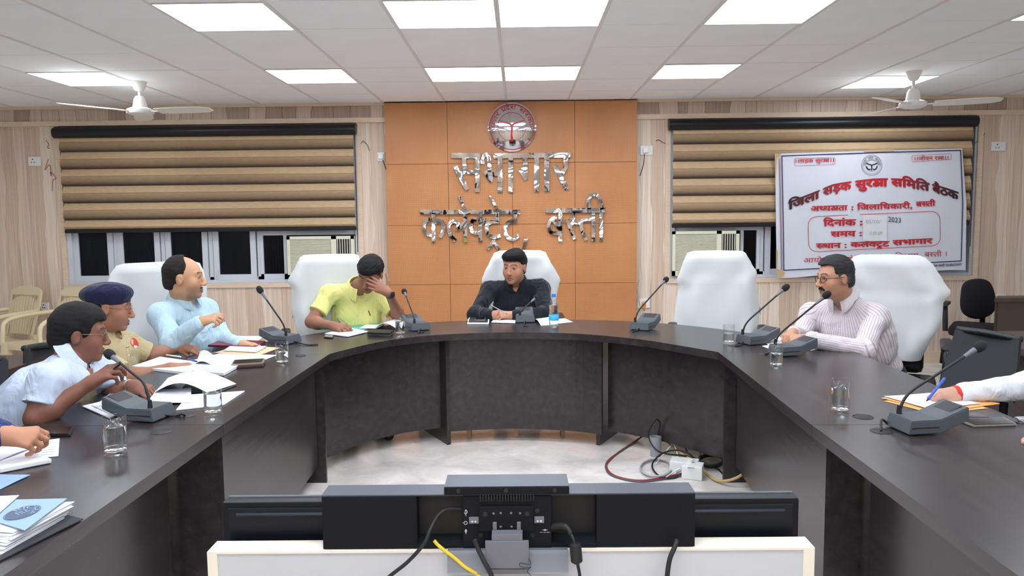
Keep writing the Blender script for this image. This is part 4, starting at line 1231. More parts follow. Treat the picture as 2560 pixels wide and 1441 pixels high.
def covered_chair(rows, Y, clabel, tlabel, seed, clip_px=None):
    t, f, ctr = towel(rows, Y, tlabel, seed=seed)
    a = math.atan2(f.y, f.x); zt = AY(rows[0][1], rows[0][0], Y).z
    # chair so that its back stands inside the towel
    loc = Vector((ctr.x, ctr.y, 0)) + f * 0.30
    exec_chair(loc.x, loc.y, clabel, f, zt - 0.03, back_w=0.38, tilt=0.11, bx=-0.235)
    if clip_px:
        p = AY(*clip_px, Y) + f * 0.06
        for s in (-1, 1):
            B().tube([p, p + Vector((s * 0.012, -0.01, -0.03)), p + Vector((s * 0.018, -0.012, -0.075))], [0.006, 0.007, 0.004], 6).build('clip_arm', 'chrome', t, world=True, smooth=True)
covered_chair([(627, 1250, 1350), (631, 1236, 1364), (655, 1224, 1375), (680, 1212, 1390), (700, 1204, 1401), (715, 1209, 1397), (740, 1215, 1391), (780, 1222, 1384), (850, 1225, 1380)], 6.2,
              'black executive chair of the man in the black shirt', 'white towel draped over the chair of the man in black', 1)
covered_chair([(628, 1738, 1850), (634, 1722, 1859), (660, 1712, 1872), (682, 1706, 1885), (702, 1698, 1881), (720, 1703, 1884), (755, 1698, 1889), (800, 1692, 1888), (850, 1690, 1880)], 5.5,
              'black executive chair standing empty under a white towel', 'white towel draped over the empty executive chair', 2, (1893, 758))
covered_chair([(637, 765, 882), (642, 755, 893), (665, 745, 900), (685, 734, 905), (699, 726, 912), (722, 738, 908), (770, 734, 912), (800, 744, 915), (850, 752, 915)], 5.55,
              'black executive chair of the man in the yellow shirt', 'white towel draped over the chair of the man in yellow', 3, (738, 768))
covered_chair([(657, 330, 470), (662, 312, 482), (685, 299, 490), (720, 291, 495), (760, 291, 495), (800, 294, 494), (870, 300, 490)], 5.0,
              'black executive chair of the man in the light blue shirt', 'white towel draped over the chair of the man in light blue', 4)
covered_chair([(638, 2165, 2280), (643, 2150, 2294), (665, 2138, 2312), (700, 2134, 2330), (729, 2130, 2347), (752, 2128, 2329), (790, 2130, 2327), (815, 2132, 2318), (850, 2140, 2300), (890, 2150, 2285)], 4.88,
              'black executive chair of the striped-shirt man', 'white towel draped over the chair of the striped-shirt man', 5, (2310, 830))

# mesh chairs
def mesh_chair(quad, label, loc, face):
    a = math.atan2(face[1], face[0])
    t = thing('office_chair', label, 'chair', (loc[0], loc[1], 0), a)
    (tl, tr, br, bl) = quad
    rows = []
    for j in range(9):
        v = j / 8; row = []
        for i in range(9):
            u = i / 8
            p = (tl * (1 - u) + tr * u) * (1 - v) + (bl * (1 - u) + br * u) * v
            bow = math.sin(u * math.pi) * 0.045 - 0.03 * (1 - v) ** 2
            row.append(p - Vector((face[0], face[1], 0)).normalized() * bow)
        rows.append(row)
    back = Vector((-face[0], -face[1], 0)).normalized() * 0.035
    B().grid(rows, back).build('backrest', 'mesh_charcoal', t, world=True, smooth=True, angle=60)
    B().tube(catmull([tl, (tl + tr) / 2 + Vector((0, 0, 0.006)), tr], 6), 0.017, 8).build('top_rail', 'leather_black', t, world=True, smooth=True)
    pad('seat', (0.02, 0, 0.45), (0.48, 0.5, 0.09), 'mesh_charcoal', t)
    for s in (-1, 1):
        B().tube(catmull([(-0.2, s * 0.28, 0.46), (-0.1, s * 0.3, 0.66), (0.14, s * 0.3, 0.67)], 5), 0.015, 8).build('armrest', 'black_metal', t, smooth=True)
    B().tube(catmull([(-0.1, 0, 0.42), (-0.27, 0, 0.45), (-0.3, 0, 0.62)], 5), 0.02, 8).build('back_support', 'black_metal', t, smooth=True)
    swivel_base(t)
    return t
mesh_chair((AY(2393, 824, 3.92), AY(2553, 850, 3.62), AY(2532, 1010, 3.52), AY(2338, 985, 3.85)), 'charcoal mesh office chair beside the hand with the red wristband', (2.10, 3.45), (-0.75, -0.66))
mesh_chair((AY(-120, 890, 2.75), AY(6, 900, 3.15), AY(40, 1090, 3.15), AY(-110, 1090, 2.75)), 'charcoal mesh office chair of the man speaking into the microphone', (-2.2, 2.95), (0.95, -0.25))
mesh_chair((AY(60, 872, 4.05), AY(150, 862, 4.45), AY(160, 960, 4.4), AY(75, 980, 4.0)), 'charcoal mesh office chair of the uniformed officer', (-2.35, 4.1), (0.95, -0.25))

exec_chair(2.40, 2.72, 'black executive chair of the man writing on the orange folder', (-1, 0, 0), 1.0)
exec_chair(-2.38, 2.25, 'black executive chair of the man in the navy sleeve', (1, 0, 0), 1.0)
# black swivel chair by the wall
sw = thing('office_chair', 'black fabric swivel chair standing by the wall beside the brown desk', 'chair', (AY(2445, 800, 7.0).x, 6.95, 0), math.radians(235))
wm = wmat(sw).inverted()
bk = B(); ring_f = []; ring_b = []
outl = [(2410, 712), (2425, 700), (2448, 697), (2468, 702), (2480, 722), (2487, 755), (2482, 778), (2465, 792), (2440, 798), (2415, 790), (2404, 770), (2405, 735)]
poly = catmull([AY(x, y, 7.0) for x, y in outl], 4, True)
cc = sum(poly, Vector()) / len(poly)
for k, (sc, off) in enumerate(((0.86, -0.045), (0.97, -0.03), (1.0, 0.0), (0.97, 0.03), (0.8, 0.045))):
    ring_f.append([bk.bm.verts.new(cc + (p - cc) * sc + Vector((0, off, 0))) for p in poly])
for r0, r1 in zip(ring_f, ring_f[1:]):
    for k in range(len(poly)): bk.bm.faces.new((r0[k], r0[(k + 1) % len(poly)], r1[(k + 1) % len(poly)], r1[k]))
bk.bm.faces.new(ring_f[0]); bk.bm.faces.new(ring_f[-1][::-1])
bk.build('backrest', 'fabric_black', sw, world=True, smooth=True, angle=70)
pad('seat', (0.12, 0, 0.45), (0.46, 0.46, 0.09), 'fabric_black', sw)
for s in (-1, 1):
    ar = B().tube([(0.12, s * 0.27, 0.42), (0.12, s * 0.28, 0.66)], 0.022, 8).build('armrest', 'mesh_charcoal', sw, smooth=True)
    pad('arm_pad', (0.12, s * 0.28, 0.67), (0.25, 0.07, 0.03), 'mesh_charcoal', ar, None, 0.014)
B().tube(catmull([(0.0, 0, 0.42), (-0.12, 0, 0.45), (-0.1, 0, 0.62)], 5), 0.024, 8).build('back_support', 'black_metal', sw, smooth=True)
swivel_base(sw)

# plastic monobloc chairs
def plastic_chair(x, y, a, label):
    t = thing('plastic_chair', label, 'chair', (x, y, 0), a)       # local +x is the front
    w = 0.24
    B().grid([[(xx, yy, 0.42 - 0.015 * math.cos(yy / w * 1.4) - 0.03 * (1 - (xx + 0.22) / 0.45)) for yy in np.linspace(-w, w, 9)] for xx in np.linspace(-0.22, 0.23, 9)], (0, 0, -0.018)).build('seat', 'cream_plastic', t, smooth=True, angle=50)
    B().box((0.225, 0, 0.395), (0.02, 0.46, 0.06), None, 0.006).build('front_apron', 'cream_plastic', t, smooth=True, angle=50)
    lean = lambda z: -0.215 - (z - 0.41) * 0.24
    hw = lambda z: 0.17 + 0.045 * min(1, (z - 0.41) / 0.3)
    # back: rounded outer frame and separate slats
    fr = B()
    outl = [(0.41, -hw(0.41)), (0.55, -hw(0.55)), (0.7, -hw(0.7)), (0.83, -hw(0.83) + 0.005)] + [(0.83 + 0.055 * math.sin(q), -0.205 * math.cos(q)) for q in np.linspace(0.35, math.pi - 0.35, 7)] + [(0.83, hw(0.83) - 0.005), (0.7, hw(0.7)), (0.55, hw(0.55)), (0.41, hw(0.41))]
    inl = [(max(z, 0.45) if z < 0.8 else z - 0.095, yy * 0.82) for z, yy in outl]
    n = len(outl)
    o1 = [fr.bm.verts.new((lean(z), yy, z)) for z, yy in outl]; i1 = [fr.bm.verts.new((lean(z), yy, z)) for z, yy in inl]
    o2 = [fr.bm.verts.new((lean(z) - 0.02, yy, z)) for z, yy in outl]; i2 = [fr.bm.verts.new((lean(z) - 0.02, yy, z)) for z, yy in inl]
    for k in range(n - 1):
        fr.bm.faces.new((o1[k], o1[k + 1], i1[k + 1], i1[k])); fr.bm.faces.new((o2[k], i2[k], i2[k + 1], o2[k + 1]))
        fr.bm.faces.new((o1[k], o2[k], o2[k + 1], o1[k + 1])); fr.bm.faces.new((i1[k], i1[k + 1], i2[k + 1], i2[k]))
    for k in (0, n - 1): fr.bm.faces.new((o1[k], i1[k], i2[k], o2[k]))
    fr.build('back_frame', 'cream_plastic', t, smooth=True, angle=40)
    for za, zb in ((0.445, 0.585), (0.625, 0.80)):
        pass
    for k in range(9):
        yy = -0.145 + 0.29 * k / 8
        B().hexa([(lean(0.43), yy - 0.0145, 0.43), (lean(0.43) - 0.012, yy - 0.0145, 0.43), (lean(0.43) - 0.012, yy + 0.0145, 0.43), (lean(0.43), yy + 0.0145, 0.43),
                  (lean(0.80), yy * 1.13 - 0.0165, 0.80), (lean(0.80) - 0.012, yy * 1.13 - 0.0165, 0.80), (lean(0.80) - 0.012, yy * 1.13 + 0.0165, 0.80), (lean(0.80), yy * 1.13 + 0.0165, 0.80)]).build('back_slat', 'cream_plastic', t)
    B().box((lean(0.605) - 0.006, 0, 0.605), (0.016, 0.36, 0.045), rot('Y', -0.24), 0.004).build('back_rail', 'cream_plastic', t)
    for s in (-1, 1):
        B().tube(catmull([(lean(0.68), s * 0.215, 0.655), (-0.1, s * 0.242, 0.652), (0.12, s * 0.245, 0.64), (0.215, s * 0.242, 0.60), (0.235, s * 0.24, 0.52), (0.24, s * 0.25, 0.4)], 5), [0.02] * 26, 8).build('armrest', 'cream_plastic', t, smooth=True)
        for xa, xb, nm in ((0.225, 0.265, 'leg'), (-0.215, -0.27, 'leg')):
            B().hexa([(xb - 0.03, s * 0.24 - 0.022, 0), (xb + 0.03, s * 0.24 - 0.022, 0), (xb + 0.03, s * 0.24 + 0.022, 0), (xb - 0.03, s * 0.24 + 0.022, 0),
                      (xa - 0.042, s * 0.215 - 0.028, 0.43), (xa + 0.03, s * 0.215 - 0.028, 0.43), (xa + 0.03, s * 0.215 + 0.028, 0.43), (xa - 0.042, s * 0.215 + 0.028, 0.43)]).build(nm, 'cream_plastic', t)
    return t
p1 = AY(66, 740, 7.32); p2 = AY(196, 740, 7.12)
plastic_chair(p1.x - .18, 7.12, math.radians(-112), 'cream plastic armchair by the wall beside the socket plate')
plastic_chair(p2.x - .20, 6.92, math.radians(-112), 'cream plastic armchair by the wall half hidden behind the navy beret')
# ------------------------------------------------------------------ implicit surfaces for people
f32 = np.float32
class Field:
    def __init__(s, lo, hi, h):
        s.lo = np.array(lo, float); s.h = h
        s.n = (np.ceil((np.array(hi, float) - s.lo) / h).astype(int) + 1)
        s.d = np.full(tuple(s.n), 0.2, f32)
    def blk(s, lo, hi, m):
        a = np.clip(np.floor((np.array(lo) - m - s.lo) / s.h).astype(int), 0, s.n)
        b = np.clip(np.ceil((np.array(hi) + m - s.lo) / s.h).astype(int) + 1, 0, s.n)
        if np.any(b <= a): return None
        ax = [(s.lo[i] + np.arange(a[i], b[i]) * s.h).astype(f32) for i in range(3)]
        return tuple(slice(a[i], b[i]) for i in range(3)), ax[0][:, None, None], ax[1][None, :, None], ax[2][None, None, :]
    def comb(s, prim, k, op='u'):
        fn, lo, hi = prim
        r = s.blk(lo, hi, k + 0.012)
        if r is None: return
        sl, X, Y, Z = r
        e = fn(X, Y, Z); d = s.d[sl]
        if op == 'u':
            if k > 0:
                h = np.clip(0.5 + 0.5 * (e - d) / k, 0, 1)
                s.d[sl] = e * (1 - h) + d * h - k * h * (1 - h)
            else: s.d[sl] = np.minimum(d, e)
        else:
            if k > 0:
                h = np.clip(0.5 - 0.5 * (d + e) / k, 0, 1)
                s.d[sl] = d * (1 - h) - e * h + k * h * (1 - h)
            else: s.d[sl] = np.maximum(d, -e)
    def mesh(s):
        d = s.d; sg = d < 0
        cnt = np.zeros(tuple(s.n - 1), np.int8)
        cs = [(i, j, k) for i in (0, 1) for j in (0, 1) for k in (0, 1)]
        sh = lambda A, c: A[c[0]:A.shape[0] - 1 + c[0], c[1]:A.shape[1] - 1 + c[1], c[2]:A.shape[2] - 1 + c[2]]
        for c in cs: cnt += sh(sg, c)
        act = (cnt > 0) & (cnt < 8)
        idx = np.argwhere(act); vid = np.full(act.shape, -1, np.int32); vid[act] = np.arange(len(idx))
        acc = np.zeros((len(idx), 3)); num = np.zeros(len(idx))
        for a in cs:
            for ax in range(3):
                if a[ax]: continue
                b = list(a); b[ax] = 1
                va = d[idx[:, 0] + a[0], idx[:, 1] + a[1], idx[:, 2] + a[2]]; vb = d[idx[:, 0] + b[0], idx[:, 1] + b[1], idx[:, 2] + b[2]]
                m = (va < 0) != (vb < 0)
                t = np.where(m, va / np.where(m, va - vb, 1), 0)
                p = np.tile(np.array(a, float), (len(idx), 1)); p[:, ax] += t
                acc[m] += p[m]; num[m] += 1
        V = s.lo + (idx + acc / num[:, None]) * s.h
        F = []
        for ax in range(3):
            o = [q for q in range(3) if q != ax]
            a = [slice(None)] * 3; b = [slice(None)] * 3
            a[ax] = slice(0, -1); b[ax] = slice(1, None)
            s0 = sg[tuple(a)]; s1 = sg[tuple(b)]
            e = np.argwhere(s0 != s1)
            e = e[(e[:, o[0]] > 0) & (e[:, o[1]] > 0) & (e[:, o[0]] < s.n[o[0]] - 1) & (e[:, o[1]] < s.n[o[1]] - 1)]
            q = []
            for du, dv in ((1, 1), (0, 1), (0, 0), (1, 0)):
                c = e.copy(); c[:, o[0]] -= du; c[:, o[1]] -= dv
                q.append(vid[c[:, 0], c[:, 1], c[:, 2]])
            q = np.stack(q, 1)
            flip = s0[e[:, 0], e[:, 1], e[:, 2]]
            if ax == 1: flip = ~flip
            q[~flip] = q[~flip][:, ::-1]
            F.append(q)
        return V, np.concatenate(F)
def cone(a, b, ra, rb=None):
    rb = ra if rb is None else rb
    a = np.array(a, float); b = np.array(b, float); ba = b - a; L = max(1e-9, ba @ ba); R = max(ra, rb)
    def fn(X, Y, Z):
        px, py, pz = X - f32(a[0]), Y - f32(a[1]), Z - f32(a[2])
        t = np.clip((px * f32(ba[0]) + py * f32(ba[1]) + pz * f32(ba[2])) / f32(L), 0, 1)
        return np.sqrt((px - t * f32(ba[0])) ** 2 + (py - t * f32(ba[1])) ** 2 + (pz - t * f32(ba[2])) ** 2) - (f32(ra) + f32(rb - ra) * t)
    return fn, np.minimum(a, b) - R, np.maximum(a, b) + R
def ell(c, rad, R=None):
    c = np.array(c, float); rad = np.array(rad, float); R = np.eye(3) if R is None else np.array(R, float)
    ext = np.sqrt(((R * rad) ** 2).sum(1))
    def fn(X, Y, Z):
        px, py, pz = X - f32(c[0]), Y - f32(c[1]), Z - f32(c[2])
        q = [px * f32(R[0, i]) + py * f32(R[1, i]) + pz * f32(R[2, i]) for i in range(3)]
        k0 = np.sqrt(sum((q[i] / f32(rad[i])) ** 2 for i in range(3))); k1 = np.sqrt(sum((q[i] / f32(rad[i] ** 2)) ** 2 for i in range(3)))
        return k0 * (k0 - 1) / np.maximum(k1, 1e-6)
    return fn, c - ext, c + ext
def rbox(c, half, r, R=None):
    c = np.array(c, float); half = np.array(half, float); R = np.eye(3) if R is None else np.array(R, float)
    ext = np.abs(R) @ half + r
    def fn(X, Y, Z):
        px, py, pz = X - f32(c[0]), Y - f32(c[1]), Z - f32(c[2])
        q = [np.abs(px * f32(R[0, i]) + py * f32(R[1, i]) + pz * f32(R[2, i])) - f32(half[i] - r) for i in range(3)]
        out = np.sqrt(sum(np.maximum(v, 0) ** 2 for v in q))
        return out + np.minimum(np.maximum(np.maximum(q[0], q[1]), q[2]), 0) - f32(r)
    return fn, c - ext, c + ext
def field_of(prims, h, pad=0.03):
    lo = np.min([p[0][1] for p in prims if p[2] == 'u'], 0) - pad; hi = np.max([p[0][2] for p in prims if p[2] == 'u'], 0) + pad
    F = Field(lo, hi, h)
    for p, k, op in prims: F.comb(p, k, op)
    return F.mesh()
def unit(v): v = np.array(v, float); return v / max(1e-9, np.linalg.norm(v))
def noise3(P, seed, freq, n=5):
    r = np.random.default_rng(seed); out = np.zeros(len(P))
    for i in range(n):
        k = r.normal(size=3); k = k / np.linalg.norm(k) * freq * (0.6 + 0.5 * i); w = r.normal(size=3) * freq * 0.5
        out += np.sin(P @ k + 1.6 * np.sin(P @ w + r.uniform(0, 6)) + r.uniform(0, 6)) / (1 + 0.5 * i)
    return out / 2.2
def sdf_object(name, V, F, material, parent, col=None, disp=None):
    me = bpy.data.meshes.new(name)
    me.from_pydata(V.tolist(), [], F.tolist()); me.update()
    if disp is not None:
        nr = np.zeros(len(V) * 3, np.float32); me.vertices.foreach_get('normal', nr)
        V = V + nr.reshape(-1, 3) * disp[:, None]
        me.vertices.foreach_set('co', V.astype(np.float32).ravel()); me.update()
    if col is not None:
        at = me.color_attributes.new('Col', 'FLOAT_COLOR', 'POINT')
        c4 = np.ones((len(V), 4), np.float32); c4[:, :3] = col
        at.data.foreach_set('color', c4.ravel())
    return link_mesh(name, me, material, parent, True, True)
lin = lambda c: np.array(srgb(c)[:3])

# ------------------------------------------------------------------ body parts
def hand_prims(W, d, n, side, curls, thumb=(35, 20), s=1.0):
    W = np.array(W); d = unit(d); n = np.array(n, float); n = unit(n - d * (n @ d)); y = np.cross(n, d) * side
    L = []
    def pt(a, b, c): return W + d * a * s + y * b * s + n * c * s
    mcp = [pt(.088, .030, 0), pt(.092, .010, .003), pt(.087, -.010, .001), pt(.078, -.029, -.003)]
    for q in mcp: L.append((cone(pt(.012, 0, 0) * .65 + (q - d * .05 * s) * .35, q, .0165 * s, .0115 * s), .016, 'u'))
    L.append((cone(pt(.01, 0, 0), pt(.03, 0, -.002), .025 * s, .022 * s), .02, 'u'))
    L.append((ell(pt(.045, .018, -.012), (.03 * s, .016 * s, .014 * s), np.stack([d, y, n], 1)), .015, 'u'))
    lens = [.072, .080, .073, .058]
    for i, q in enumerate(mcp):
        cu = curls[i] if isinstance(curls[i], (tuple, list)) else (curls[i], curls[i] * 1.1, curls[i] * .6)
        ang = 0.0; p = q; r = [.0098, .0088, .0080, .0070] if i < 3 else [.0086, .0078, .0070, .0062]
        spread = (1.5 - i) * 0.05
        for j, fr in enumerate((.46, .31, .23)):
            ang += math.radians(cu[j])
            dv = (d * math.cos(ang) - n * math.sin(ang)) + y * spread * (1 if ang < 1.2 else 0.3)
            e = p + unit(dv) * lens[i] * fr * s
            L.append((cone(p, e, r[j] * s, r[j + 1] * s), .0035, 'u')); p = e
    a, b = math.radians(thumb[0]), math.radians(thumb[1])
    p = pt(.022, .024, -.010)
    for j, ln in enumerate((.044, .033, .027)):
        dv = d * math.cos(a) + y * math.sin(a) - n * math.sin(b) * 0.9
        e = p + unit(dv) * ln * s
        L.append((cone(p, e, (.0145, .0115, .0098)[j] * s, (.0115, .0098, .008)[j] * s), .007 if j == 0 else .004, 'u')); p = e
        a -= math.radians(12); b += math.radians(10)
    return L

def head_mesh(neck_local, skin, o, h=0.0028):
    P = []
    U = lambda p, k: P.append((p, k, 'u')); S = lambda p, k: P.append((p, k, 's'))
    U(ell((0, -.012, .033), (.077, .096, .083)), 0)
    U(ell((0, .028, -.012), (.0675, .064, .090)), .03)
    jw = o.get('jaw', 1.0)
    U(ell((0, .034, -.066), (.057 * jw, .055, .047)), .03)
    U(ell((0, .076, -.101), (.022 * jw, .018, .016)), .025)
    for s in (-1, 1):
        U(ell((s * .043, .056, -.030), (.024, .022, .022)), .03)
        U(cone((s * .012, .088, .024), (s * .046, .072, .026), .0095, .008), .014)
        S(ell((s * .032, .110, .004), (.019, .022, .013)), .012)
        U(ell((s * .032, .0765, .003), (.0150, .0140, .0115)), .004)
        U(cone((s * .019, .0875, .0085), (s * .044, .0795, .008), .0034, .003), .004)
        U(ell((s * .0125, .103, -.037), (.0085, .010, .0075)), .007)
        U(ell((s * .0765, -.010, -.008), (.0095, .019, .031), np.array([[math.cos(.25), -s * math.sin(.25) * -1, 0], [s * math.sin(.25) * -1, math.cos(.25), 0], [0, 0, 1]])), .006)
        S(ell((s * .088, -.002, -.006), (.006, .009, .016)), .006)
    U(cone((0, .089, .016), (0, .112, -.030), .0075, .0115), .012)
    U(ell((0, .110, -.034), (.0125, .011, .0105)), .008)
    U(cone((-.026, .0825, -.0690), (0, .0945, -.0645), .004, .0066), .008); U(cone((.026, .0825, -.0690), (0, .0945, -.0645), .004, .0066), .008)
    U(cone((-.020, .0835, -.0740), (.0, .0940, -.0770), .005, .0072), .008); U(cone((.020, .0835, -.0740), (.0, .0940, -.0770), .005, .0072), .008)
    S(cone((-.026, .0925, -.0710), (0, .0985, -.0702), .0022), .003); S(cone((.026, .0925, -.0710), (0, .0985, -.0702), .0022), .003)
    nb = np.array(neck_local)
    U(cone((0, -.028, -.055), nb, .053, .060), .03)
    U(cone((0, .03, -.085), nb + np.array([0, .018, 0]), .026, .04), .035)
    V, F = field_of([(p, k, op) for p, k, op in P], h, 0.012)
    # colouring
    base = lin(skin); n = len(V)
    col = np.tile(base, (n, 1)) * (1 + 0.05 * noise3(V, 3, 40))[:, None]
    x, y, z = V[:, 0], V[:, 1], V[:, 2]; ax = np.abs(x)
    def blend(m, c, a=1.0):
        m = np.clip(m, 0, 1)[:, None] * a
        col[:] = col * (1 - m) + lin(c) * m
    face = y > .05
    blend(np.where(face, np.exp(-((ax - .04) / .02) ** 2 - ((z + .03) / .025) ** 2), 0), (170, 96, 74), .25)
    lip = np.where(face & (y > .076), 1.4 - (ax / .026) ** 2 - ((z + .070) / .0088) ** 2, 0); blend(lip * 1.6, o.get('lip', (128, 76, 68)), .6)
    blend(np.where(face & (ax < .026) & (y > .075), 1 - np.abs(z + .0705) / .0018, 0) * 2, (70, 34, 30), .8)
    if o.get('stubble'):
        st = np.where((y > .02) & (z < -.045) & (z > -.13), np.clip((-.04 - z) / .02, 0, 1), 0) * np.clip((y - .01) / .03, 0, 1); blend(st, (70, 62, 60), o['stubble'])
    bz = .0285 + .004 * np.sin(np.clip((ax - .012) / .04, 0, 1) * math.pi) 
    blend(np.where((y > .045) & (ax > .010) & (ax < .053), 1.4 - np.abs(z - bz) / .0046, 0) * (1.1 + .5 * noise3(V, 21, 300)), o.get('brow', (30, 24, 22)), .85)
    if not o.get('closed'):
        ex, ez = (ax - .032), (z - .0025)
        eye = 1 - (ex / .0125) ** 2 - (ez / .0046) ** 2
        blend(np.where(y > .06, eye * 5, 0), (176, 164, 156), .85)
        ix = (x - np.sign(x) * .032 - o.get('gaze', 0.0))
        blend(np.where((y > .06) & (eye > -.1), 1.6 - (ix / .0048) ** 2 - (ez / .0052) ** 2, 0) * 3, (22, 14, 12), 1)
        blend(np.where((y > .05) & (np.abs(ex) < .0145), 1.3 - np.abs(z - (.0085 - 22 * ex ** 2)) / .0022, 0) * 2, (30, 20, 18), .85)
    else:
        ex = (ax - .032)
        blend(np.where((y > .05) & (np.abs(ex) < .014), 1.3 - np.abs(z - (-.003 + 16 * ex ** 2)) / .002, 0) * 2, (30, 20, 18), .85)
    blend(np.where((ax < .018) & (y > .095) & (z < -.0395), 1 - ((ax - .0085) / .004) ** 2, 0), (90, 50, 42), .4)
    return V, F, col

def hair_mesh(o, h=0.0032):
    st = o['hair']; P = []
    t = st.get('thick', .009)
    P.append((ell((0, -.014, .038), (.074 + t, .095 + t, .084 + t)), 0, 'u'))
    P.append((ell((0, -.056, -.032), (.064, .046 + t, .052)), .03, 'u'))
    for c, r in st.get('volume', []): P.append((ell(c, r), .03, 'u'))
    hl = st.get('line', .062); fw = st.get('front', .025); wx = st.get('half', .066)
    P.append((rbox((0, fw + .15, hl - .12), (wx, .15, .12), .022), .012, 's'))
    P.append((rbox((0, .19, -.10), (.2, .15, .10 + st.get('temple', .012)), .01), .006, 's'))      # nothing in front of the ears below the temples
    for s in (-1, 1): P.append((ell((s * .088, -.004, -.014), (.022, .027, .038)), .008, 's'))
    P.append((rbox((0, .1, -.12), (.2, .145, .085), .01), .012, 's'))
    P.append((rbox((0, -.05, -.155 + st.get('nape', 0)), (.2, .2, .085), .01), .012, 's'))
    if st.get('bald'):
        P.append((ell(st['bald'][0], st['bald'][1]), .012, 's'))
    V, F = field_of(P, h, 0.02)
    edge = np.clip((V[:, 1] - .03) / .04, 0, 1); V = V + np.stack([np.zeros(len(V)), np.zeros(len(V)), edge * .004 * noise3(V * np.array([1.0, .3, .3]), 31, 190)], 1)
    base = lin(st['color']); n = noise3(V * np.array([1.0, .45, 1.0]), st.get('seed', 5), 150)
    col = base * np.clip(1 + 0.35 * n, .4, 1.8)[:, None]
    if 'grey' in st:
        g = np.clip((.03 - V[:, 2]) / .03, 0, 1) * np.clip((V[:, 1] + .06) / .05, 0, 1)
        col = col * (1 - g[:, None] * .6) + lin(st['grey']) * g[:, None] * .6
    n2 = noise3(V * np.array([1.0, .5, .8]), st.get('seed', 5) + 3, 70)
    return V, F, col, n * st.get('rough', .0018) + n2 * .0022

def head_matrix(psi, pitch, roll):
    p, t, r = math.radians(psi), math.radians(pitch), math.radians(roll)
    fw = np.array([math.sin(p) * math.cos(t), -math.cos(p) * math.cos(t), -math.sin(t)])
    left = np.array([math.cos(p), math.sin(p), 0.0])         # to the viewer's right when facing the camera
    up = np.cross(left, fw)
    if up[2] < 0: up = -up
    up2 = up * math.cos(r) + left * math.sin(r); left2 = left * math.cos(r) - up * math.sin(r)
    return np.stack([left2, fw, up2], 1)

def collar(parent, N, up, front, lat, material, r=0.066, open_=0.55):
    N, up, front, lat = (np.array(v, float) for v in (N, up, front, lat))
    b = B(); rows = []
    K = 26
    for i in range(K + 1):
        th = -math.pi + open_ / 2 + (2 * math.pi - open_) * i / K     # 0 at the back
        c, s = math.cos(th), math.sin(th)
        fr = (1 - c) / 2                                             # 0 back .. 1 front
        dirv = -front * c + lat * s
        tip = max(0, (fr - .72) / .28)
        p0 = N + dirv * r * .98 + up * (.000 - .015 * fr)
        p1 = N + dirv * (r * .93) + up * (.046 - .040 * fr)
        p2 = N + dirv * (r * 1.10) + up * (.040 - .042 * fr)
        p3 = N + dirv * (r * 1.34 + .014 * tip) + up * (.000 - .038 * fr - .040 * tip) + front * (.010 * fr + .006 * tip)
        rows.append([Vector(q) for q in (p0, p1, p2, p3)])
    b.grid(rows, Vector(up * -.0035))
    return b.build('collar', material, parent, world=True, smooth=True, angle=70)

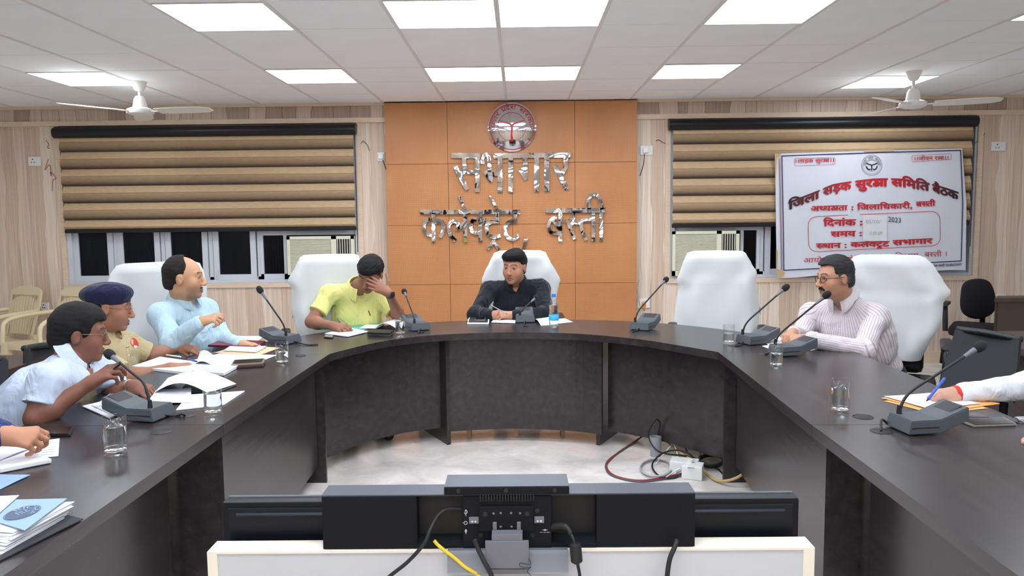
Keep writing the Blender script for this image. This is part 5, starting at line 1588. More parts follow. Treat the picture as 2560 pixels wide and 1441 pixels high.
def person(label, o):
    """one seated figure; joints are world points; SR/SL right/left shoulder etc."""
    g = {k: np.array(o[k], float) for k in ('N', 'H', 'SR', 'SL', 'ER', 'EL', 'WR', 'WL', 'HC')}
    t = thing('person', label, 'person', (g['H'][0], g['H'][1], 0))
    up = unit(g['N'] - g['H']); lat = unit(g['SL'] - g['SR']); front = unit(np.cross(lat, up) * -1)
    # front must point the way the figure faces: right-handed frame with lat towards the figure's left
    front = unit(np.cross(lat, up))
    lat = unit(np.cross(up, front))
    R = np.stack([lat, front, up], 1)
    skin = o['skin']; sh = 0.5 * (g['SR'] + g['SL'])
    # ---- body: head, torso and both arms in one mesh
    Rm = head_matrix(*o['look']); sc = o.get('hs', 1.0)
    nl = Rm.T @ (g['N'] - g['HC']) / sc
    V, F, col = head_mesh(nl, skin, o)
    VV, FF, CC = [V @ Rm.T * sc + g['HC']], [F], [col]
    off = len(V)
    def add(prims, h, colr):
        nonlocal off
        v, f = field_of(prims, h)
        VV.append(v); FF.append(f + off); off += len(v); CC.append(colr(v))
    tone = lambda v: np.tile(lin(skin), (len(v), 1)) * (1 + 0.05 * noise3(v, 8, 45))[:, None]
    bw = o.get('bw', 1.0)
    tor = [(ell(g['N'] - up * .20, (.165 * bw, .105, .19), R), 0, 'u'), (ell(g['H'] + up * .16, (.15 * bw, .115, .2), R), .05, 'u'), (cone(g['SR'], g['SL'], .048), .05, 'u'), (cone(g['N'] - up * .03, g['N'] + up * .02, .056), .03, 'u')]
    add(tor, .014, tone)
    for S_, E_, W_, hd, side in (('SR', 'ER', 'WR', 'handR', 1), ('SL', 'EL', 'WL', 'handL', -1)):
        S0, E0, W0 = g[S_], g[E_], g[W_]
        pr = [(cone(S0, E0, .050, .042), 0, 'u'), (cone(E0, W0, .042, .0275), .02, 'u'), (ell(E0 + (W0 - E0) * .25, (.042, .042, .042)), .03, 'u')] if o['sleeve'] == 'short' else [(cone(S0, E0, .036, .030), 0, 'u'), (cone(E0, W0, .030, .0255), .015, 'u')]
        hs = o[hd]; W1 = W0
        pr += [(p, max(k, .004), op) for p, k, op in hand_prims(W1, hs['d'], hs['n'], side, hs['c'], hs.get('t', (35, 20)), hs.get('s', 1.0))]
        add(pr, .0042, tone)
    sdf_object('body', np.concatenate(VV), np.concatenate(FF), 'skin', t, np.concatenate(CC))
    # ---- hair
    if 'hair' in o:
        V, F, col, dp = hair_mesh(o)
        sdf_object('hair', V @ Rm.T * sc + g['HC'], F, 'hair', t, col, dp)
    hp = lambda x, y, z: Vector(Rm @ np.array([x, y, z]) * sc + g['HC'])
    if o.get('moustache'):
        m = o['moustache']
        B().tube(catmull([hp(-.029, .079, -.067), hp(-.016, .0915, -.0575), hp(0, .0975, -.055), hp(.016, .0915, -.0575), hp(.029, .079, -.067)], 5), [.002] + [m[1]] * 19 + [.002], 8).build('moustache', m[0], t, world=True, smooth=True)
    if o.get('glasses'):
        mt = o['glasses']; gl = B()
        for s in (-1, 1):
            ring = [hp(s * .033 + .021 * math.cos(a) * (1.08), .103 - .012 * abs(math.cos(a) * .021 + .0) / .021 * (1 if math.cos(a) * s > 0 else .2), .001 + .0165 * math.sin(a)) for a in np.linspace(0, 2 * math.pi, 21)[:-1]]
            gl.tube(ring, o.get('rim', .0014), 6, True)
            gl.tube([hp(s * .055, .094, .008), hp(s * .077, .05, .008), hp(s * .083, -.005, .006)], .0015, 6)
        gl.tube([hp(-.012, .107, .006), hp(0, .110, .008), hp(.012, .107, .006)], .0014, 6)
        go = gl.build('glasses', mt, t, world=True, smooth=True)
    # ---- shirt
    P = [(ell(g['N'] - up * .215, (.182 * bw, .126, .20), R), 0, 'u'), (ell(g['H'] + up * .17 + front * .02, (.165 * bw, .135 + o.get('belly', 0), .21), R), .06, 'u'),
         (cone(g['SR'], g['SL'], .060), .05, 'u'), (ell(g['H'] + up * .02, (.165 * bw, .125, .1), R), .05, 'u')]
    for S_ in ('SR', 'SL'): P.append((cone(g['N'] - up * .02, g[S_] + up * .012, .048, .052), .04, 'u'))
    short = o['sleeve'] == 'short'
    for S_, E_, W_ in (('SR', 'ER', 'WR'), ('SL', 'EL', 'WL')):
        S0, E0, W0 = g[S_], g[E_], g[W_]
        if short:
            e = S0 + (E0 - S0) * o.get('slen', .72)
            P.append((cone(S0, e, .064, .066), .035, 'u'))
            P.append((rbox(S0 + (E0 - S0) * (o.get('slen', .72) + .35), (.1, .1, .0), 0), 0, 'n'))
        else:
            P.append((cone(S0, E0, .066, .057), .035, 'u')); P.append((ell(E0, (.056, .056, .056)), .02, 'u')); P.append((cone(E0, E0 + (W0 - E0) * .93, .057, .041), .025, 'u')); P.append((cone(E0 + (W0 - E0) * .80, E0 + (W0 - E0) * .95, .041, .0405), .008, 'u'))
    P = [p for p in P if p[2] != 'n']
    P.append((cone(g['N'] + up * .10 + front * .02, g['N'] - up * .005 + front * .006, .062, .056), .012, 's'))
    P.append((cone(g['N'] + up * .03 + front * .075, g['N'] - up * .055 + front * .10, .040, .008), .01, 's'))
    V, F = field_of(P, .0072)
    if short:       # flat hem: cut the rounded sleeve end
        for S_, E_ in (('SR', 'ER'), ('SL', 'EL')):
            a = g[E_] - g[S_]; L = np.linalg.norm(a); a = a / L
            q = V - g[S_]; tt = q @ a; rr = np.linalg.norm(q - tt[:, None] * a, axis=1)
            m = (rr < .085) & (tt > L * o.get('slen', .72)) & (tt < L * o.get('slen', .72) + .09)
            V[m] -= a[None, :] * (tt[m] - L * o.get('slen', .72))[:, None] * .92
    amp = o.get('wrinkle', .006)
    dp = amp * (noise3(V * np.array([1, 1, .7]), o.get('seed', 1), 26) + .5 * noise3(V, o.get('seed', 1) + 9, 60))
    so = sdf_object('shirt', V, F, o['shirt'], t, None, dp)
    if o.get('stripes'):
        # stripe coordinate: across the torso, and around each sleeve
        q0 = V - g['N']; u = np.arctan2(q0 @ lat, q0 @ front + .02) * .15
        best = np.full(len(V), .064)
        for S_, E_, W_ in (('SR', 'ER', 'WR'), ('SL', 'EL', 'WL')):
            for A0, B0 in ((g[S_] + (g[E_] - g[S_]) * .15, g[E_]), (g[E_], g[W_])):
                ax_ = B0 - A0; L = np.linalg.norm(ax_); ax_ = ax_ / L
                q = V - A0; tt = np.clip(q @ ax_, 0, L); w = q - tt[:, None] * ax_; dist = np.linalg.norm(w, axis=1)
                e1 = unit(np.cross(ax_, [0.13, 0.2, 1])); e2 = np.cross(ax_, e1)
                m = dist < best
                u = np.where(m, np.abs(np.arctan2(w @ e1, w @ e2)) * .055, u); best = np.where(m, dist, best)
        at = so.data.attributes.new('stripe', 'FLOAT', 'POINT'); at.data.foreach_set('value', u.astype(np.float32))
    collar(so, g['N'] + up * o.get('cup', .030) + front * .006, unit(up + front * .25), front, lat, o.get('collar', o['shirt']), o.get('cr', .070))
    from mathutils.bvhtree import BVHTree
    vv = np.zeros(len(so.data.vertices) * 3, np.float32); so.data.vertices.foreach_get('co', vv); wm_ = wmat(t)
    tree = BVHTree.FromPolygons([wm_ @ Vector(q) for q in vv.reshape(-1, 3).tolist()], F.tolist())
    def on_shirt(u, v, lift=.0006):
        p = Vector(g['N'] + lat * u - up * v + front * .4); h = tree.ray_cast(p, Vector(-front), .6)
        return (h[0] + Vector(front) * lift) if h[0] is not None else None
    def seam(name, uv, r=.0011, material=None):
        pts = [on_shirt(*q) for q in uv]; pts = [q for q in pts if q is not None]
        keep = pts[:1]
        for q in pts[1:]:
            if (q - keep[-1]).length > .13 or abs((q - keep[-1]).dot(Vector(front))) > .03: break
            keep.append(q)
        pts = keep
        if len(pts) > 2: B().tube(pts, r, 5).build(name, material or o['shirt'], so, world=True, smooth=True)
    for du in (-.016, .016): seam('placket', [(du, v) for v in np.linspace(.075, .42, 16)])
    if o.get('pocket'):
        u0 = o['pocket']; seam('pocket_seam', [(u0 - .052, .155), (u0 - .052, .25), (u0, .275), (u0 + .052, .25), (u0 + .052, .155)] + [(u0 + .052 - .0104 * k, .155) for k in range(1, 11)], .0013)
    for v in o.get('buttons', (.12, .20, .28)):
        q = on_shirt(0, v, .001)
        if q is not None: B().cyl(q, q + Vector(front) * .0025, .005, seg=10).build('button', o.get('button_mat', 'white_plastic'), so, world=True)
    # ---- trousers and shoes (under the table)
    hip = g['H']; P = [(ell(hip - up * .03, (.17 * bw, .13, .10), R), 0, 'u')]
    fl = unit(np.array([front[0], front[1], 0])); ll = unit(np.array([lat[0], lat[1], 0])); sw_ = []
    for s in (-1, 1):
        a = hip + ll * s * .09 - np.array([0, 0, .04]); k = hip + ll * s * .12 + fl * o.get('knee', .40); k[2] = .47; an = k + fl * .05; an[2] = .10
        P += [(cone(a, k, .082, .062), .04, 'u'), (cone(k, an, .062, .052), .03, 'u')]; sw_.append(an)
    V, F = field_of(P, .012)
    sdf_object('trousers', V, F, o.get('trousers', 'trouser_dark'), t)
    for an in sw_:
        V, F = field_of([(cone(an - np.array([0, 0, .05]) - fl * .02, an + fl * .16 - np.array([0, 0, .062]), .046, .036), 0, 'u'), (cone(an + np.array([0, 0, .0]), an - np.array([0, 0, .05]), .045, .048), .02, 'u')], .009)
        V[:, 2] = np.maximum(V[:, 2], 0.003)
        sdf_object('shoe', V, F, 'shoe_leather', t)
    def cam_hit(px, py, lift=.001):
        dv = Vector(ray(px, py)).normalized(); h_ = tree.ray_cast(Vector((0, 0, CAM_Z)), dv)
        return (h_[0] - dv * lift, h_[1]) if h_[0] is not None else (None, None)
    return t, dict(cam_hit=cam_hit, so=so, up=up, front=front, lat=lat, R=R, Rm=Rm, hp=hp, **g)

m, nt, b = new_mat('hair')
a = nt.node('ShaderNodeAttribute', attribute_name='Col'); nt.l.new(a.outputs['Color'], b.inputs['Base Color'])
b.inputs['Roughness'].default_value = 0.45; b.inputs['Specular IOR Level'].default_value = 0.25
b.inputs['Roughness'].default_value = 0.6
tc = nt.node('ShaderNodeTexCoord')
mpn = nt.node('ShaderNodeMapping', {0: tc.outputs['Object'], 3: (1.0, 1.0, 0.35)})
nzn = nt.node('ShaderNodeTexNoise', {'Vector': mpn.outputs[0], 'Scale': 210.0, 'Detail': 4.0, 'Distortion': 1.5})
bpn = nt.node('ShaderNodeBump', {'Height': nzn.outputs[0], 'Strength': 0.8, 'Distance': 0.006})
nt.l.new(bpn.outputs[0], b.inputs['Normal'])
MATS['hair'] = m
def fold_bump(m, strength=.55):
    nt = NT(m); b = m.node_tree.nodes['Principled BSDF']
    tc = nt.node('ShaderNodeTexCoord'); mp = nt.node('ShaderNodeMapping', {0: tc.outputs['Object'], 2: (.5, .4, .3), 3: (1, 1.0, .45)})
    n1 = nt.node('ShaderNodeTexNoise', {'Vector': mp.outputs[0], 'Scale': 11.0, 'Detail': 3.0, 'Distortion': 1.2})
    bp = nt.node('ShaderNodeBump', {'Height': n1.outputs[0], 'Strength': strength, 'Distance': .05})
    nt.l.new(bp.outputs[0], b.inputs['Normal'])
def cloth(name, rgb, **k):
    m = mat(name, rgb, 0.9, spec=0.2, sheen=0.15, **k); fold_bump(m); return m
cloth('shirt_black', (26, 29, 36)); cloth('shirt_yellow', (226, 222, 140)); cloth('shirt_lightblue', (178, 204, 218)); cloth('shirt_paleblue', (192, 204, 224)); cloth('shirt_khaki', (182, 166, 128)); cloth('shirt_white', (214, 217, 222)); cloth('shirt_navy', (38, 52, 104))
cloth('trouser_dark', (36, 36, 42)); cloth('trouser_khaki', (150, 134, 100)); mat('shoe_leather', (34, 26, 22), 0.35); cloth('beret_navy', (30, 30, 62)); mat('moustache_dark', (30, 26, 26), 0.9, bump=.6, bscale=600); mat('moustache_grey', (60, 54, 52), 0.9, bump=.6, bscale=600)
mat('steel_watch', (190, 190, 190), 0.25, 1.0); mat('glasses_dark', (30, 22, 24), 0.3); mat('glasses_gold', (150, 130, 100), 0.3, 0.8); mat('band_red', (200, 50, 40), 0.7); mat('gold_bangle', (180, 150, 100), 0.3, 0.9); mat('watch_black', (24, 26, 30), 0.35)
m, nt, b = new_mat('shirt_striped')
a = nt.node('ShaderNodeAttribute', attribute_name='stripe')
sn = nt.math('SINE', nt.math('MULTIPLY', a.outputs['Fac'], 2 * math.pi / 0.0135))
c = nt.ramp(sn, [(0.62, srgb((216, 210, 213))), (0.85, srgb((184, 160, 170)))])
nt.l.new(c, b.inputs['Base Color']); b.inputs['Roughness'].default_value = 0.9; b.inputs['Specular IOR Level'].default_value = 0.2
MATS['shirt_striped'] = m; fold_bump(m, .45)
# ------------------------------------------------------------------ the people
V3 = lambda p: np.array(tuple(p))
def jp(**k): return {n: V3(AY(*v) if len(v) == 3 else v) for n, v in k.items()}
def seat(x, y, z=0.56): return np.array([x, y, z])
FULL = dict(color=(16, 15, 17), line=.060, front=.028, volume=[((0, .015, .075), (.066, .078, .052))])

# man in the black shirt
o = jp(N=(1290, 708, 5.93), SR=(1224, 727, 5.92), SL=(1354, 722, 5.92), ER=(1188, 786, 5.72), EL=(1364, 784, 5.72), WR=(1226, 787, 5.575), WL=(1282, 789, 5.56), HC=(1287, 668, 5.84))
o.update(H=seat(AY(1290, 800, 6.0).x, 6.02), pocket=.085, button_mat='pen_metal', look=(-24, 6, 2), skin=(186, 134, 106), sleeve='long', shirt='shirt_black', seed=2, hair=dict(FULL, line=.056, volume=[((.01, .02, .085), (.074, .085, .056)), ((-.02, .065, .085), (.05, .04, .03)), ((.03, .05, .092), (.045, .05, .03))]), jaw=1.1, stubble=.22, hs=1.03,
         handR=dict(d=(.9, .1, -.15), n=(-.1, -.85, .5), c=[50, 55, 60, 60], t=(30, 30)), handL=dict(d=(-.85, -.1, .1), n=(.0, -.5, .85), c=[40, 45, 50, 50], t=(20, 30)))
pA, gA = person('man in a black long-sleeved shirt with joined hands and a pen', o)

# man in the yellow shirt
o = jp(N=(896, 722, 5.42), SR=(822, 736, 5.36), SL=(950, 742, 5.50), ER=(779, 805, 5.22), EL=(1000, 796, 5.44), WR=(832, 815, 5.06), WL=(972, 733, 5.17), HC=(926, 684, 5.30))
o.update(pocket=.085, H=seat(AY(885, 800, 5.6).x, 5.62), look=(-14, 34, 14), skin=(152, 104, 82), sleeve='short', slen=.66, shirt='shirt_yellow', seed=3, closed=True, hair=dict(FULL, rough=.0035, line=.062, thick=.011, volume=[((0, .01, .078), (.076, .085, .056)), ((0, .07, .075), (.05, .035, .03))]), hs=1.0, stubble=.2, belly=.02,
         handR=dict(d=(.8, -.45, -.05), n=(.1, -.5, .85), c=[35, 45, 55, 60], t=(35, 35)), handL=dict(d=(-.82, .02, .50), n=(.25, -.93, .25), c=[6, 8, 9, 12], t=(62, -5), s=1.04))
pB, gB = person('man in a yellow short-sleeved shirt writing with one hand on his forehead', o)

# man in the light blue shirt
o = jp(N=(457, 750, 4.62), SR=(402, 790, 4.44), SL=(514, 776, 4.78), ER=(432, 862, 4.32), EL=(556, 850, 4.72), WR=(500, 806, 4.28), WL=(600, 862, 4.50), HC=(459, 694, 4.55))
o.update(H=seat(-2.03, 4.72), pocket=.085, look=(104, 3, 0), skin=(196, 150, 116), sleeve='long', shirt='shirt_lightblue', seed=4, hs=1.06, bw=1.05, belly=.02,
         hair=dict(color=(34, 28, 26), line=.13, front=.022, half=.09, thick=.006, temple=.03, bald=((0, .075, .10), (.085, .075, .075))), moustache=('moustache_grey', .0045), stubble=.35,
         handR=dict(d=(.8, .1, .25), n=(.1, -.4, .9), c=[(35, 60, 40), (50, 70, 40), (60, 75, 40), (65, 75, 40)], t=(20, 30)), handL=dict(d=(.9, -.2, 0), n=(0, 0, 1), c=[15, 15, 15, 15]))
pC, gC = person('balding man in a light blue long-sleeved shirt with raised fist', o)

# uniformed officer
o = jp(N=(254, 828, 4.0), SR=(206, 880, 3.78), SL=(322, 866, 4.16), ER=(322, 948, 3.78), EL=(378, 890, 4.22), WR=(422, 922, 3.84), WL=(448, 869, 4.30), HC=(274, 768, 3.95))
o.update(H=seat(-2.22, 4.03), pocket=.085, look=(112, 10, 0), skin=(160, 112, 90), sleeve='short', slen=.8, shirt='shirt_khaki', trousers='trouser_khaki', seed=5, hs=1.0, glasses='glasses_gold', rim=.001, stubble=.15,
         hair=dict(color=(24, 22, 22), line=.05, front=.02, thick=.003, temple=-.002), wrinkle=.004,
         handR=dict(d=(.95, .2, .02), n=(0, -.3, .95), c=[25, 30, 35, 40], t=(20, 25)), handL=dict(d=(.95, -.1, -.10), n=(.1, -.25, .95), c=[(20, 25, 20), (30, 35, 20), (38, 40, 20), (40, 40, 20)], t=(10, 30)))
pD, gD = person('police officer in khaki uniform with navy beret leaning over papers', o)

# man speaking into the microphone
o = jp(N=(172, 904, 3.14), SR=(120, 955, 2.90), SL=(262, 935, 3.36), ER=(92, 1046, 2.84), EL=(290, 990, 3.34), WR=(222, 962, 2.93), WL=(330, 966, 3.30), HC=(198, 834, 3.18))
o.update(H=seat(-2.14, 3.0), look=(118, 8, 0), skin=(128, 84, 68), sleeve='short', slen=.62, shirt='shirt_paleblue', seed=6, hs=.98, glasses='glasses_gold', rim=.001,
         hair=dict(FULL, line=.062, thick=.013, color=(22, 21, 22), nape=-.02), bw=1.05,
         handR=dict(d=(.75, .2, .50), n=(-.35, -.55, .65), c=[(30, 45, 30), (35, 50, 30), (40, 55, 30), (45, 60, 30)], t=(15, 35)), handL=dict(d=(.8, -.35, -.1), n=(.1, -.35, .9), c=[(30, 45, 30), (40, 50, 30), (45, 55, 30), (50, 55, 30)], t=(25, 30)))
pE, gE = person('man in a white short-sleeved shirt speaking into the microphone he holds', o)

# man in the striped shirt
o = jp(N=(2112, 746, 4.54), SR=(2030, 788, 4.76), SL=(2190, 792, 4.42), ER=(2000, 845, 4.66), EL=(2160, 874, 4.18), WR=(1984, 832, 4.42), WL=(2022, 849, 4.24), HC=(2088, 694, 4.46))
o.update(H=seat(2.12, 4.62), pocket=.09, look=(-80, 5, 0), skin=(190, 140, 112), sleeve='long', shirt='shirt_striped', stripes=True, seed=7, hs=1.0, glasses='glasses_dark', rim=.002, bw=1.28, belly=.05, moustache=('moustache_dark', .0075), stubble=.1,
         hair=dict(FULL, color=(46, 46, 48), grey=(150, 148, 146), line=.080, front=.03, thick=.010),
         handL=dict(d=(-.9, .35, -.05), n=(-.1, -.6, .75), c=[45, 50, 55, 55], t=(20, 30)), handR=dict(d=(-.6, -.7, -.1), n=(-.3, -.2, .9), c=[35, 40, 45, 50], t=(20, 30)))
pF, gF = person('man with glasses and moustache in a striped shirt with clasped hands', o)

# man writing on the orange folder, mostly out of view
o = jp(WR=(2398, 985, 3.02))
o.update(N=np.array([2.26, 2.72, 1.08]), SR=np.array([2.22, 2.93, 1.02]), SL=np.array([2.20, 2.52, 1.02]), ER=np.array([2.04, 3.0, .82]), EL=np.array([2.02, 2.38, .82]), WL=np.array([1.79, 2.42, .785]), HC=np.array([2.20, 2.72, 1.27]), H=seat(2.32, 2.72),
         look=(-85, 10, 0), skin=(196, 150, 128), sleeve='long', shirt='shirt_white', seed=8, hair=dict(FULL),
         handR=dict(d=(-.95, -.05, .02), n=(.0, -.15, .98), c=[(22, 40, 25), (30, 48, 30), (40, 52, 30), (50, 55, 30)], t=(12, 22)), handL=dict(d=(-.95, .1, 0), n=(0, 0, 1), c=[15, 15, 15, 15]))
pG, gG = person('man in a white long-sleeved shirt writing on the orange folder', o)

# man with folded fingers over the notebook, mostly out of view
o = jp(WR=(2, 1090, 2.30), WL=(8, 1082, 2.52))
o.update(N=np.array([-2.22, 2.25, 1.08]), SR=np.array([-2.15, 2.05, 1.02]), SL=np.array([-2.17, 2.46, 1.02]), ER=np.array([-1.98, 2.12, .815]), EL=np.array([-1.96, 2.52, .815]), HC=np.array([-2.16, 2.25, 1.27]), H=seat(-2.28, 2.25),
         look=(85, 10, 0), skin=(182, 128, 100), sleeve='long', shirt='shirt_navy', seed=9, hair=dict(FULL),
         handR=dict(d=(.9, .3, -.15), n=(-.1, -.6, .75), c=[40, 45, 50, 55], t=(20, 30)), handL=dict(d=(.92, -.25, -.25), n=(.2, -.55, .8), c=[(35, 40, 20), (38, 42, 20), (42, 45, 20), (46, 45, 20)], t=(10, 35)))
pH, gH = person('man in a navy sleeve with fingers folded over the open notebook', o)

# worn details
def ringband(parent, name, W, E, frac, r, w, material, oval=1.0):
    W, E = Vector(W), Vector(E); d = (W - E).normalized(); c = E + (W - E) * frac
    R_ = Vector((0, 0, 1)).rotation_difference(d).to_matrix()
    return B().lathe([(r, -w / 2), (r + .003, -w / 2), (r + .003, w / 2), (r, w / 2), (r, -w / 2)], c, 24, R_).build(name, material, parent, world=True, smooth=True, angle=40)
ringband(pD, 'wrist_watch', gD['WL'], gD['EL'], .97, .0285, .016, 'steel_watch')
ringband(pE, 'bangle', gE['WL'], gE['EL'], .94, .031, .008, 'gold_bangle')
ringband(pG, 'wristband', gG['WR'], gG['ER'], 1.03, .0315, .020, 'band_red')
wb = ringband(pB, 'wrist_watch', gB['WL'], gB['EL'], .95, .0285, .024, 'watch_black')
wc = Vector(gB['WL']) + (Vector(gB['EL']) - Vector(gB['WL'])) * .05
B().box(wc + Vector((.025, -.022, 0)), (.034, .012, .036), rotz(.9), .005).build('watch_case', 'watch_black', pB, world=True, smooth=True, angle=40)
# navy beret
Rm = gD['Rm']; HC = gD['HC']
V, F = field_of([(ell((.0, -.022, .066), (.098, .128, .062), np.array([[1, 0, 0], [0, math.cos(.18), -math.sin(.18)], [0, math.sin(.18), math.cos(.18)]])), 0, 'u'), (ell((0, -.012, .036), (.086, .106, .04)), .02, 'u'), (rbox((0, .02, -.07), (.2, .2, .085), .01), .008, 's')], .004)
sdf_object('beret', V @ Rm.T + HC, F, 'beret_navy', pD, None, .0015 * noise3(V, 3, 30))
# uniform shoulder patch and epaulette, pens clipped in pockets
def decal(parent, g_, pts, material, name, thick=.0012):
    hits = [g_['cam_hit'](x, y, .0016)[0] for x, y in pts]
    if any(q is None for q in hits): return
    b = B(); vs = [b.bm.verts.new(q) for q in hits]
    c = b.bm.verts.new(sum(hits, Vector()) / len(hits) + Vector((0, -.001, 0)))
    for k in range(len(vs)): b.bm.faces.new((c, vs[k], vs[(k + 1) % len(vs)]))
    b.build(name, material, parent, world=True)
oval = lambda cx, cy, rx, ry, a=0.0, n=14: [(cx + rx * math.cos(t_) * math.cos(a) - ry * math.sin(t_) * math.sin(a), cy + rx * math.cos(t_) * math.sin(a) + ry * math.sin(t_) * math.cos(a)) for t_ in np.linspace(0, 2 * math.pi, n + 1)[:-1]]
decal(pD, gD, oval(336, 858, 9, 14, -.5), 'band_red', 'shoulder_patch')
decal(pD, gD, oval(340, 866, 5, 5), 'white_plastic', 'patch_badge')
decal(pD, gD, [(306, 838), (314, 836), (324, 868), (315, 871)], 'beret_navy', 'epaulette')
decal(pD, gD, oval(282, 892, 5, 9, .3), 'cord_yellow', 'name_badge')
for pr_, g_, a_, c_, m_ in ((pB, gB, (921, 777), (926, 790), 'mic_black'), (pE, gE, (274, 968), (280, 985), 'pen_metal')):
    q1, q2 = g_['cam_hit'](*a_, .004)[0], g_['cam_hit'](*c_, .004)[0]
    if q1 is not None and q2 is not None: B().tube([q1, q2], .003, 8).build('pocket_pen', m_, pr_, world=True, smooth=True)
# ------------------------------------------------------------------ white TV stand board, television, conference bar
ZB = 0.905; YF = 1.332
bx0, bx1 = AY(517, 1377, YF).x, AY(2037, 1377, YF).x
st = thing('tv_stand', 'cream framed white board standing in front of the television', 'tv stand', ((bx0 + bx1) / 2, YF, 0))
B().bb((bx0, YF, ZB - 0.004), (bx1, YF + 0.048, ZB)).build('top_rail', 'cream_board', st, world=True)
for xa, xb in ((bx0, bx0 + 0.018), (bx1 - 0.02, bx1)): B().bb((xa, YF, 0.0), (xb, YF + 0.048, ZB - 0.004)).build('side_post', 'cream_board', st, world=True)
B().bb((bx0 + 0.018, YF + 0.002, 0.05), (bx1 - 0.02, YF + 0.018, ZB - 0.004)).build('back_panel', 'grey_board', st, world=True)
for xa in (bx0 + 0.06, bx1 - 0.16): B().bb((xa, YF - 0.16, 0), (xa + 0.1, YF, 0.04)).build('foot', 'cream_board', st, world=True)
YT = 1.41
tx0, tx1 = AY(556, 1300, YT).x, AY(1998, 1300, YT).x; tz = AY(1280, 1251, YT).z
tv = thing('television', 'black flat television seen from behind above the white board', 'television', ((tx0 + tx1) / 2, YT, 0.35))
B().bb((tx0, YT, tz - 0.62), (tx1, YT + 0.03, tz), 0.006).build('back_cover', 'tv_black', tv, world=True, smooth=True, angle=35)
B().bb((tx0 + 0.012, YT - 0.006, tz - 0.60), (tx1 - 0.012, YT + 0.004, tz - 0.010), 0.003).build('rear_housing', 'tv_black', tv, world=True)
B().cyl((tx0 + 0.03, YT - 0.006, tz - 0.022), (tx1 - 0.03, YT - 0.006, tz - 0.022), 0.0035, seg=10).build('rear_ridge', 'bar_sheen_grey', tv, world=True, smooth=True)
B().bb((tx0 + 0.002, YT + 0.028, tz - 0.618), (tx1 - 0.002, YT + 0.036, tz + 0.001), 0.002).build('bezel', 'mic_grey', tv, world=True)
B().bb((tx0 + 0.01, YT + 0.034, tz - 0.61), (tx1 - 0.01, YT + 0.037, tz - 0.01)).build('screen', 'phone_black', tv, world=True)
B().bb((tx0 + 0.3, YT - 0.03, 0.0), (tx1 - 0.3, YT + 0.12, 0.018)).bb(((tx0 + tx1) / 2 - 0.06, YT, 0.015), ((tx0 + tx1) / 2 + 0.06, YT + 0.03, 0.36)).build('tv_foot', 'tv_black', tv, world=True)

YBF = 1.338; YBR = 1.392                     # bar: face towards us, far face
zx = lambda px, py, Y=YBF: AY(px, py, Y)
bar = thing('video_bar', 'black video conference bar seen from behind on the white board', 'video bar', (zx(1270, 1355).x, 1.38, ZB))
z1 = zx(1000, 1238).z; z0 = ZB + 0.001
X = lambda px: zx(px, 1300).x
B().bb((X(805), YBF, z0), (X(1043), YBR, z1 - 0.003), 0.002).build('end_block', 'bar_black', bar, world=True)
B().bb((X(1491), YBF, z0), (X(1738), YBR, z1 - 0.003), 0.002).build('end_block', 'bar_black', bar, world=True)
B().bb((X(805), YBF, z1 - 0.003), (X(1738), YBR, z1), 0.001).build('lit_top_plate', 'bar_sheen_grey', bar, world=True)  # thin plate over the black body, lit top painted in its colour
zc = zx(1270, 1216).z
cm = B().bb((X(1157), YBF - 0.002, z0), (X(1379), YBR, z1 - 0.003), 0.002).build('center_module', 'bar_black', bar, world=True)
B().bb((X(1112), YBF - 0.006, z1 + 0.0005), (X(1423), YBR + 0.006, zc), 0.002).build('camera_hood', 'bar_black', bar, world=True)
B().bb((X(1113), YBF - 0.005, zc), (X(1422), YBR + 0.005, zc + 0.0015)).build('hood_top', 'bar_sheen_grey', bar, world=True)  # hood top carries the same painted-in sheen
for xa, xb in ((1043, 1157), (1379, 1491)):
    B().bb((X(xa), YBF + 0.028, z0), (X(xb), YBR, z1 - 0.003)).build('port_recess', 'bar_dark', bar, world=True)
    B().hexa([(X(xa), YBF, z0), (X(xb), YBF, z0), (X(xb), YBF + 0.028, z0 + 0.001), (X(xa), YBF + 0.028, z0 + 0.001), (X(xa), YBF, z0 + 0.006), (X(xb), YBF, z0 + 0.006), (X(xb), YBF + 0.028, z0 + 0.016), (X(xa), YBF + 0.028, z0 + 0.016)]).build('port_shelf', 'bar_black', bar, world=True)
for k in range(20):
    x = X(1202 + (1334 - 1202) * k / 19)
    B().bb((x - 0.0012, YBF - 0.006, zx(1, 1261).z), (x + 0.0012, YBF, zx(1, 1243).z)).build('cooling_fin', 'bar_dark', bar, world=True)
zcen = lambda py: zx(1270, py).z
B().bb((X(1198), YBF - 0.006, zcen(1326)), (X(1334), YBF - 0.001, zcen(1264)), 0.001).build('mount_plate', 'bar_black', bar, world=True)
def peg(px, py, r, material, dep=0.004, y=YBF - 0.006, nm='screw'):
    p = Vector((zx(px, py).x, y, zcen(py))); B().cyl(p, p + Vector((0, -dep, 0)), r, r * 0.9, 14).build(nm, material, bar, world=True)
for px in (1147, 1265, 1386): peg(px, 1224, 0.0042, 'bar_dark', 0.003, YBF - 0.006, 'screw_hole')
for px, py in ((1213, 1283), (1318, 1283)): peg(px, py, 0.0048, 'bar_dark', 0.001, nm='keyhole')
for px, py in ((1252, 1280), (1278, 1280), (1252, 1314), (1279, 1314), (1234, 1281), (1300, 1281)): peg(px, py, 0.0022, 'stand_grey', 0.001)
for px, py in ((1343, 1277), (1203, 1337), (1331, 1338)): peg(px, py, 0.0045, 'bar_dark', 0.001, YBF - 0.002, 'screw_hole')
